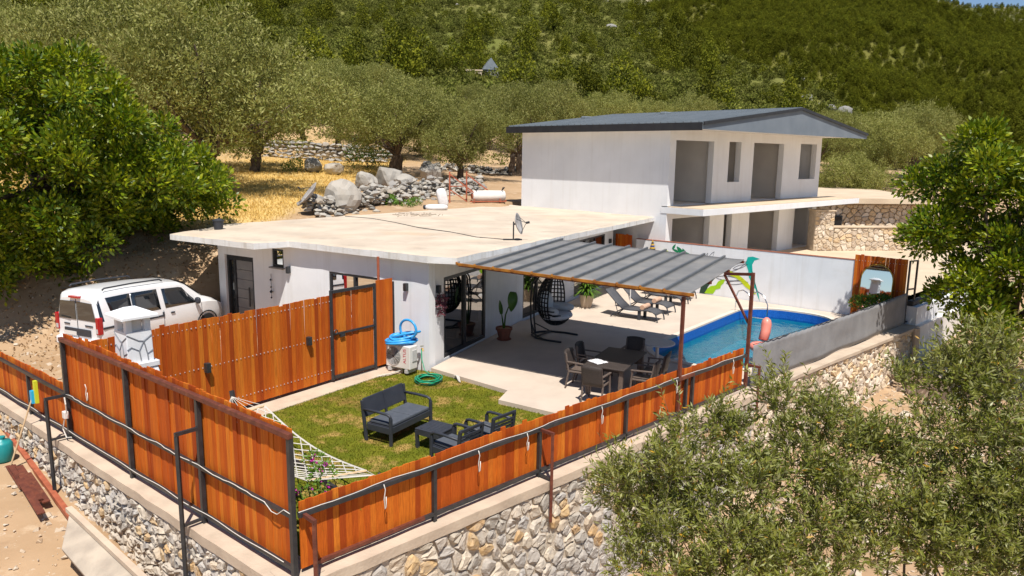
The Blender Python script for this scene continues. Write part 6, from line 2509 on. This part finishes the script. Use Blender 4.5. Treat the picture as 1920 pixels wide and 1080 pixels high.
# straw-coloured grass: one mass
pts = []
while len(pts) < 60000:
    y = 27 + 37 * rng.random() ** 1.3
    x = rng.uniform(-30, 1)
    if rng.random() < field_mask(x, y) ** 1.5 and not (-9.9 + .95 * (y - 26) > x - 10 and inside(YARD, x, y)):
        if inside(RF, x, y):
            continue
        pts.append((x, y, h_ground(x, y) - .02))
v, f = leaves(np.array(pts), .17, .03, up=1.6, seed=8)
o = link(bpy.data.objects.new('dry_grass', np_mesh('dry_grass', v, f, STRAW)))
tag(o, 'golden dry grass in the clearing behind the house', 'grass', kind='stuff')

# ------------------------------------------------------------------ rubble outside the tall fence
gv = MB()
r_ = random.Random(31)
bmv, bmf = [], []
src = [rock_mesh('pebble_source', 700 + k, STONE, 9, .7) for k in range(6)]
srcs = [(np.array([v_.co for v_ in m_.vertices]), [tuple(p.vertices) for p in m_.polygons]) for m_ in src]
allv, allf, cnt = [], [], 0
k = 0
while k < 6400:
    x, y = (r_.uniform(-16, -3), r_.uniform(7.5, 22)) if k < 2600 else (r_.uniform(-2, 15), r_.uniform(5, 23))
    if k >= 2600 and -(x + 2.8) * .698 + (y - 8.95) * .716 > -.4:
        continue
    sA = (x + 2.8) * .635 + (y - 8.95) * .772
    if k < 2600 and sA > -.3 and not (x < -8 and y > 17.5 and sA > .6 and r_.random() < .5):
        continue
    s_ = (.03 + .16 * r_.random() ** 3.2) * (1 if k < 2600 else 2.2)
    V, Fc = srcs[k % 6]
    a = r_.uniform(0, 6.28)
    ca, sa = math.cos(a), math.sin(a)
    W_ = V * s_ * np.array([1.2, 1, .8])
    W_ = np.stack([W_[:, 0] * ca - W_[:, 1] * sa + x, W_[:, 0] * sa + W_[:, 1] * ca + y, W_[:, 2] + h_ground(x, y) + s_ * .12], 1)
    allv.append(W_)
    allf += [tuple(i + cnt for i in f_) for f_ in Fc]
    cnt += len(V)
    k += 1
PEB = mat('loose_pebbles', (.55, .45, .34), (.42, .34, .26), scale=9, rough=.95, bump=.4, island=[(.56, .46, .35), (.46, .36, .26), (.62, .54, .44), (.50, .34, .20)])
gv.v, gv.f = [tuple(p) for p in np.concatenate(allv)], allf
tag(gv.build('rubble', PEB), 'loose stones and pebbles on the bare earth outside the fence', 'gravel', kind='stuff')

hA = lambda x, y: h_ground(x, y)
sl = thing('concrete_slab', 'big pale concrete slab leaning against the foot of the stone wall', 'slab', (-6.4, 11.2, -1.3))
S4 = [Vector((-7.62, 12.12, -.82)), Vector((-7.25, 11.22, -1.02)), Vector((-4.55, 8.95, -1.45)), Vector((-4.95, 9.85, -1.0))]
nrm = (S4[1] - S4[0]).cross(S4[3] - S4[0]).normalized()
if nrm.z < 0:
    nrm = -nrm
rows = [[S4[0].lerp(S4[3], i / 10) + Vector((0, 0, .01 * noise.noise(Vector((i, 0, 0))))) for i in range(11)], [S4[1].lerp(S4[2], i / 10) for i in range(11)]]
mb = MB()
top_ = [p + nrm * .12 for p in S4]
mb.v = [tuple(p) for p in S4 + top_]
mb.f = [(0, 1, 2, 3), (7, 6, 5, 4), (0, 4, 5, 1), (1, 5, 6, 2), (2, 6, 7, 3), (3, 7, 4, 0)]
mb.build('slab_body', PLANKG, sl, bevel=.02)
MB().bar(S4[0] + nrm * .16, S4[3] + nrm * .16, .10, .08).build('edge_board', COPING, sl)
rb = MB().bar((-11.2, 15.75, hA(-11.2, 15.75) + .06), (-7.55, 12.2, hA(-7.55, 12.2) + .10), .10, .10)
tag(rb.build('rusty_beam', RUST2, bevel=.01), 'long rusty red steel beam lying along the foot of the stone wall', 'beam')
r_ = random.Random(3)
sp = thing('scrap_metal', 'pile of rusty brown metal strips on the dirt below the left fence', 'scrap', (-9.6, 13.9, hA(-9.6, 13.9)))
for k in range(9):
    x, y = -9.95 + .16 * k * .5 + r_.uniform(-.15, .2), 14.05 - .13 * k * .5 + r_.uniform(-.15, .15)
    z = hA(x, y) + .05 + .02 * k
    L_ = r_.uniform(.8, 1.4)
    MB().bar((x, y, z), (x + L_ * .72, y - L_ * .69, hA(x + L_ * .72, y - L_ * .69) + .05 + .02 * k), .13, .025).build('strip', RUST, sp)
tk = thing('plastic_drum', 'teal plastic drum at the left edge below the stone wall', 'drum', (-10.32, 14.35, hA(-10.32, 14.35)))
MB().lathe([(.15, 0), (.19, .04), (.19, .36), (.15, .43), (.06, .46), (.06, .49)], (-10.32, 14.35, hA(-10.32, 14.35)), 18).build('drum_body', TEALP, tk, smooth=True)
MB().lathe([(.07, .49), (.07, .52), (.02, .53)], (-10.32, 14.35, hA(-10.32, 14.35)), 12).build('lid', TEALP, tk)
brm = thing('yard_broom', 'broom with yellow and blue bristles leaning head up on the low fence', 'broom', (-9.75, 13.95, -.8))
b0, b1 = Vector((-10.0, 14.05, hA(-10.0, 14.05))), Vector((-9.62, 14.35, .52))
MB().tube([b0, b1], .016, 6).build('handle', SPR, brm)
MB().box(b1 + Vector((.02, .01, .05)), (.10, .07, .26), R(-38)).build('broom_head', BLUEP, brm)
MB().box(b1 + Vector((.10, .0, .16)), (.09, .06, .46), R(-38)).build('bristles', YELLOW, brm)

# ------------------------------------------------------------------ trees
def tree_thing(name, label, cat, loc, lobes, n, L, Wd, m, trunk_r, trunk_h, seed, world_lobes=True, group=None, per=1, spread=.12, up=.35, stems=1, sub=7, slo=.30, shi=.62):
    """Crown of leaf clusters over lobes, trunk and limbs; lobes in world coordinates are made local."""
    t = thing(name, label, cat, loc, group=group)
    lo = [(x - loc[0], y - loc[1], z - loc[2], r) for x, y, z, r in lobes] if world_lobes else lobes
    sl_ = sub_lobes(lo, sub, slo, shi, seed)
    ps, dd = lobe_points(sl_ + [(x, y, z, r * .5) for x, y, z, r in lo], n, seed, shell=.5)
    if per > 1:
        r = np.random.default_rng(seed)
        ps = np.repeat(ps, per, 0) + r.normal(size=(len(ps) * per, 3)) * spread
        dd = np.repeat(dd, per, 0)
    v, f = leaves(ps, L, Wd, seed=seed, norm=dd, up=up)
    o = link(bpy.data.objects.new('crown', np_mesh('crown', v, f, m)))
    o.parent = t
    trunk_mesh(lo, trunk_h, trunk_r, seed, stems=stems).build('trunk', BARK, t, world=False, smooth=True)
    return t


LC = [(-11.91, 19.6, 7.14, 1.6), (-11.35, 20.2, 6.57, 1.6), (-12.1, 19.2, 5.20, 1.8), (-11.30, 21.2, 5.19, 1.7), (-10.56, 22.2, 5.65, 1.3), (-10.30, 23.2, 4.71, 1.35), (-10.13, 24.2, 3.85, 1.0), (-11.18, 22.4, 3.9, 1.4), (-12.2, 20.6, 3.75, 1.7), (-13.1, 19.4, 3.5, 1.6), (-14.0, 19.9, 2.1, 1.2), (-11.39, 24.2, 3.2, 1.0), (-13.6, 19, 5.82, 2.1), (-13.9, 18.8, 3.9, 1.7), (-11.56, 21.0, 7.34, 1.1), (-12.62, 19.4, 7.89, 1.1), (-9.94, 24.6, 4.50, .75), (-11.87, 20.4, 5.47, 1.5), (-10.83, 24.2, 3.45, .9), (-14.3, 20.5, 1.3, .9)]
LC = [(x * 1.1, y * 1.1, 5.5 + (z - 5.5) * 1.1 - (.9 if z > 6.2 else .45 if z > 5.0 else .1), r * (.95 if z > 5 else 1.0)) for x, y, z, r in LC]
LC += [(-14.6, 21.6, 2.5, 1.15), (-15.7, 22.6, 1.7, 1.1), (-14.1, 22.9, 1.7, .9), (-13.2, 24.6, 3.4, 1.1), (-12.0, 26.4, 3.8, .9), (-16.2, 21.8, 3.2, 1.2), (-13.9, 25.6, 2.6, .9), (-11.9, 22.4, 4.7, .95), (-12.9, 22.6, 4.9, 1.0), (-10.9, 23.1, 4.6, .85)]
LCz = h_ground(-14.6, 24.0)
tree_thing('carob_tree', 'big bright green carob tree overhanging the white van on the left', 'tree', (-14.6, 24.0, LCz), LC, 6400, .17, .085, CAROB, .28, 2.4, 101, per=11, spread=.10, stems=2)
RC = [(13.9, 22.0, 5.06, 1.15), (14.3, 21.4, 4.36, 1.35), (13.5, 22.8, 4.22, 1.0), (13.9, 22.0, 3.19, 1.4), (14.6, 21.2, 2.25, 1.4), (13.4, 22.8, 2.95, .75), (14.1, 21.7, 1.53, 1.1), (14.9, 21.2, .6, .95), (13.0, 23.2, 4.52, .5), (15.6, 21.2, 3.33, 1.7), (15.4, 21.6, 5.10, 1.25), (13.6, 22.1, 5.82, .5)]
tree_thing('carob_tree', 'bright green leafy tree at the right edge beyond the low plastered wall', 'tree', (15.0, 22.2, h_ground(15, 22.2)), RC, 3300, .17, .085, CAROB, .20, 2.0, 102, per=11, spread=.10, stems=2)

OV = []
for k in range(6):
    lob = crown_lobes(2.9, 2.9, 3.2, 1.7, 13 + k % 3, 1.3, 200 + k) + [(0, 0, 4.0, 1.9)]
    sub_ = sub_lobes(lob, 9, .35, .7, 240 + k)
    t = thing('olive_tree', '-', 'tree', (0, 0, 0), group='grey-green olive trees in the grove')
    ps, dd = lobe_points(sub_ + [(x, y, z, r * .6) for x, y, z, r in lob], 2300, 210 + k, shell=.45)
    rr_ = np.random.default_rng(k)
    ps = np.repeat(ps, 17, 0) + rr_.normal(size=(len(ps) * 17, 3)) * .13
    dd = np.repeat(dd, 17, 0)
    v, f = leaves(ps, .14, .05, seed=220 + k, norm=dd, up=.5)
    o = link(bpy.data.objects.new('crown', np_mesh('crown', v, f, OLIVE)))
    o.parent = t
    trunk_mesh(lob, 1.5, .26, 230 + k, stems=1 + k % 2).build('trunk', BARK, t, world=False, smooth=True)
    OV.append(t)
OL = [(-14.6, 36.0, 1.5, 'broad olive tree filling the slope just behind the bright green carob tree'), (-20.5, 40.0, 1.55, 'olive tree rising behind the carob crown, left of the broad near olive'),
      (-23.5, 41.5, 1.5, 'olive tree behind the top of the big carob tree'), (-16.5, 47.5, 1.15, 'rounded olive tree above the left end of the dry-stone wall'),
      (-29.5, 47.0, 1.5, 'olive tree at the upper left behind the carob tree'), (-35.4, 53.0, 1.5, 'olive tree at the far upper left corner'),
      (-7.9, 50.0, 1.12, 'spreading olive tree with a thick dark trunk in the middle of the clearing'), (-3.3, 48.0, .9, 'smaller olive tree with a slim trunk left of the villa'),
      (.2, 54.0, 1.0, 'olive tree half hidden behind the left corner of the villa'), (-13.9, 61.0, 1.1, 'olive tree standing behind the dry-stone wall'),
      (26.6, 60.0, 1.0, 'olive tree behind the flat-roofed stone house'), (30.5, 63.0, 1.0, 'olive tree behind the right end of the stone house')]
for k, (x, y, s_, lab) in enumerate(OL):
    o = OV[k] if k < 6 else copy_tree(OV[(k * 5 + 1) % 6])
    o.location = (x, y, h_ground(x, y) - .1)
    o.rotation_euler = (0, 0, rng.uniform(0, 6.28))
    o.scale = (s_, s_, s_ * rng.uniform(.9, 1.08))
    o['label'] = lab
    o.name = 'olive_tree'
FAR = [(-27.8, 52), (-35, 61), (-18, 64), (-24, 60), (-30.6, 66), (-24.3, 72), (-14.5, 72), (-6.9, 68), (-9.5, 61), (-2.1, 74), (3.4, 70), (6.6, 78), (10.3, 84), (16, 93), (-38, 70), (-44, 62), (-20, 80), (-11, 82), (-3.5, 86), (22, 97), (28, 70), (36.9, 70), (34, 80), (42, 84), (-30, 82), (-38, 88), (-46, 80), (13, 98), (3, 94), (-17, 94)]
for k, (x, y) in enumerate(FAR):
    o = copy_tree(OV[k % 6])
    o.location = (x, y, (h_ground(x, y) if y < 110 else h_far(x, y)) - .1)
    o.rotation_euler = (0, 0, rng.uniform(0, 6.28))
    s_ = rng.uniform(.85, 1.2)
    o.scale = (s_, s_, s_ * rng.uniform(.85, 1.05))
    zone = 0 if x / y < -.36 else 1 if x / y < -.06 else 2 if x / y < .26 else 3
    o['label'] = ('far olive tree massed with others behind the top of the left carob tree', 'far olive tree massed with others above the dry-stone wall and clearing',
                  'far olive tree showing above the roof of the two-storey villa', 'far olive tree beyond the stone house at the right')[zone]
    o['group'] = ('far olives behind the carob', 'far olives above the clearing', 'far olives above the villa roof', 'far olives beyond the stone house')[zone]
    o.name = 'olive_tree'
SCR2 = [bush('scrub undergrowth bush among the olive trees', (x, y, h_ground(x, y)), 1.0, .8, SCRUB, 260, .22, 300 + k, 'undergrowth_bush') for k, (x, y) in
        enumerate([(-20, 55), (-25, 50), (-22, 57.5), (-16.5, 58.5), (-11.5, 58.5), (-4.5, 57), (2, 60), (-1, 62), (-8, 65), (21, 66), (24, 64)])]
for o in SCR2:
    o['group'] = 'undergrowth bushes in the olive grove'


def near_olive(label, loc, lobes, n, seed, trunk_r, stems):
    """Olive built from upright leafy shoots: each shoot a thin stem with paired narrow leaves."""
    t = thing('olive_tree', label, 'tree', loc)
    lo = [(x - loc[0], y - loc[1], z - loc[2], r) for x, y, z, r in lobes]
    sb = sub_lobes(lo, 50, .06, .15, seed)
    ps, dd = lobe_points(sb + [(x, y, z, q * .55) for x, y, z, q in lo], n, seed, shell=.3, squash=1.0, under=.7)
    r = np.random.default_rng(seed)
    dirs = dd * .8 + r.normal(size=ps.shape) * .3
    dirs[:, 2] += .75
    dirs /= np.linalg.norm(dirs, axis=1, keepdims=True)
    Ls = r.uniform(.18, .46, len(ps))
    K = 24
    tt = np.linspace(.05, 1.0, K)
    P_ = ps[:, None, :] + dirs[:, None, :] * (Ls[:, None] * tt[None, :])[:, :, None]
    bend = r.normal(size=(len(ps), 1, 3)) * .06
    P_ = P_ + bend * (tt ** 2)[None, :, None]
    cen = P_.reshape(-1, 3)
    dn = np.repeat(dirs, K, 0)
    q = r.normal(size=cen.shape)
    side = np.cross(dn, q)
    side /= np.linalg.norm(side, axis=1, keepdims=True)
    ld_ = dn * .75 + side * .8
    ld_ /= np.linalg.norm(ld_, axis=1, keepdims=True)
    wv = np.cross(ld_, r.normal(size=cen.shape))
    wv /= np.linalg.norm(wv, axis=1, keepdims=True)
    LL = r.uniform(.06, .095, (len(cen), 1))
    WW = LL * .25
    v = np.stack([cen, cen + ld_ * LL * .45 + wv * WW * .5, cen + ld_ * LL, cen + ld_ * LL * .45 - wv * WW * .5], 1).reshape(-1, 3)
    f = np.arange(len(v)).reshape(-1, 4)
    yl = r.uniform(size=len(cen)) < .012
    o = link(bpy.data.objects.new('crown', np_mesh('crown', v, f[~yl], OLIVEN)))
    o.parent = t
    vy = v.reshape(-1, 4, 3)[yl].reshape(-1, 3)
    o = link(bpy.data.objects.new('yellow_leaves', np_mesh('yellow_leaves', vy, np.arange(len(vy)).reshape(-1, 4), YLEAF)))
    o.parent = t
    o['kind'] = 'stuff'
    sd = np.cross(dirs, r.normal(size=dirs.shape))
    sd /= np.linalg.norm(sd, axis=1, keepdims=True)
    e = P_[:, -1, :]
    sv = np.stack([ps - sd * .004, ps + sd * .004, e + sd * .001, e - sd * .001], 1).reshape(-1, 3)
    o = link(bpy.data.objects.new('twigs', np_mesh('twigs', sv, np.arange(len(sv)).reshape(-1, 4), BARK)))
    o.parent = t
    o['kind'] = 'stuff'
    trunk_mesh(lo, 1.9, trunk_r, seed, stems=stems).build('trunk', BARK, t, world=False, smooth=True)
    return t


O1 = [(1.55, 8.2, 1.72, .30), (2.06, 8.0, 2.08, .36), (1.85, 7.8, 1.45, .42), (2.64, 7.8, 1.80, .42), (2.47, 7.5, 1.20, .46), (3.27, 8.0, 2.20, .36), (3.20, 8.2, 2.66, .20), (3.62, 8.2, 2.52, .24), (3.5, 7.7, 1.72, .40), (4.20, 8.2, 2.20, .30), (3.9, 7.6, 1.30, .40), (3.07, 7.5, 1.05, .44), (1.72, 7.5, .95, .36), (2.55, 8.3, 2.28, .24), (1.45, 8.3, 1.25, .26)]
near_olive('leafy olive tree in the foreground covering the front stone wall', (2.8, 7.6, h_ground(2.8, 7.6)), O1, 1900, 401, .05, 2)
O2 = [(4.91, 8.0, 2.50, .34), (5.35, 8.1, 2.85, .34), (5.53, 7.8, 2.30, .42), (4.99, 7.8, 1.98, .38), (4.85, 8.3, 2.98, .20), (5.25, 8.3, 3.12, .22), (5.62, 8.3, 3.28, .24), (4.45, 7.6, 1.60, .32), (5.16, 7.5, 1.50, .42), (5.54, 7.5, 1.70, .40), (4.63, 7.4, 1.10, .34), (5.44, 7.4, 1.10, .40), (4.43, 8.0, 2.10, .24)]
near_olive('olive tree with an upright stem at the lower right corner', (5.05, 7.7, h_ground(5.05, 7.7)), O2, 1450, 402, .055, 1)
# wood of the fallen shade: leaf litter under the carob
pts = [(rng.gauss(-12.5, 2.6), rng.gauss(23.5, 2.8)) for _ in range(5000)]
pts = [(x, y, h_ground(x, y) + .01) for x, y in pts if not inside(YARD, x, y) and not inside(RF, x, y)]
v, f = leaves(np.array(pts), .10, .05, up=.1, seed=77)
LIT = mat('dry_leaf_litter', (.30, .17, .08), (.20, .11, .05), scale=3, rough=.9, island=[(.34, .20, .09), (.20, .11, .05), (.46, .30, .15)])
o = link(bpy.data.objects.new('leaf_litter', np_mesh('leaf_litter', v, f, LIT)))
tag(o, 'dry fallen leaves on the shaded bank behind the white van', 'leaf litter', kind='stuff')

# ------------------------------------------------------------------ far cabins on the hillside
def cabin(name, label, x, y, w_, dep, h_, roof_h, mwall, mroof):
    z = (h_ground(x, y) if math.hypot(x, y) < 100 else h_far(x, y)) - .3
    t = thing(name, label, 'house', (x, y, z))
    MB().box((x, y, z + h_ / 2), (w_, dep, h_), .2).build('wall', mwall, t)
    if roof_h:
        mb = MB()
        co, si = math.cos(.2), math.sin(.2)
        q = lambda a, b, c: (x + a * co - b * si, y + a * si + b * co, z + c)
        a, b = w_ * .55, dep * .55
        mb.face([q(-a, -b, h_), q(a, -b, h_), q(0, -b, h_ + roof_h)])
        mb.face([q(-a, b, h_), q(0, b, h_ + roof_h), q(a, b, h_)])
        mb.face([q(-a, -b, h_), q(0, -b, h_ + roof_h), q(0, b, h_ + roof_h), q(-a, b, h_)])
        mb.face([q(a, -b, h_), q(a, b, h_), q(0, b, h_ + roof_h), q(0, -b, h_ + roof_h)])
        mb.build('roof', mroof, t)
    else:
        MB().box((x, y, z + h_ + .1), (w_ * 1.1, dep * 1.1, .25), .2).build('roof', mroof, t)
    w2 = MB().box((x - w_ * .2, y - dep / 2 - .12, z + h_ * .55), (w_ * .22, .1, h_ * .35), .2)
    w2.build('window', CARGLASS, t)


cabin('far_cabin', 'small grey steep-roofed cabin among the olives on the hillside', -4.9, 150, 3.0, 3.0, 1.4, 2.2, PAVER, ROOFM)
cabin('far_cabin', 'small pale flat-roofed building beside the grey cabin on the hillside', -8.0, 147, 3.0, 2.5, 1.3, 0, COPING, TAN)
cabin('far_cabin', 'tiny white flat-roofed hut left of the cabins on the hillside', -17.0, 155, 2.2, 2, 1.4, 0, WHITE, WHITE)
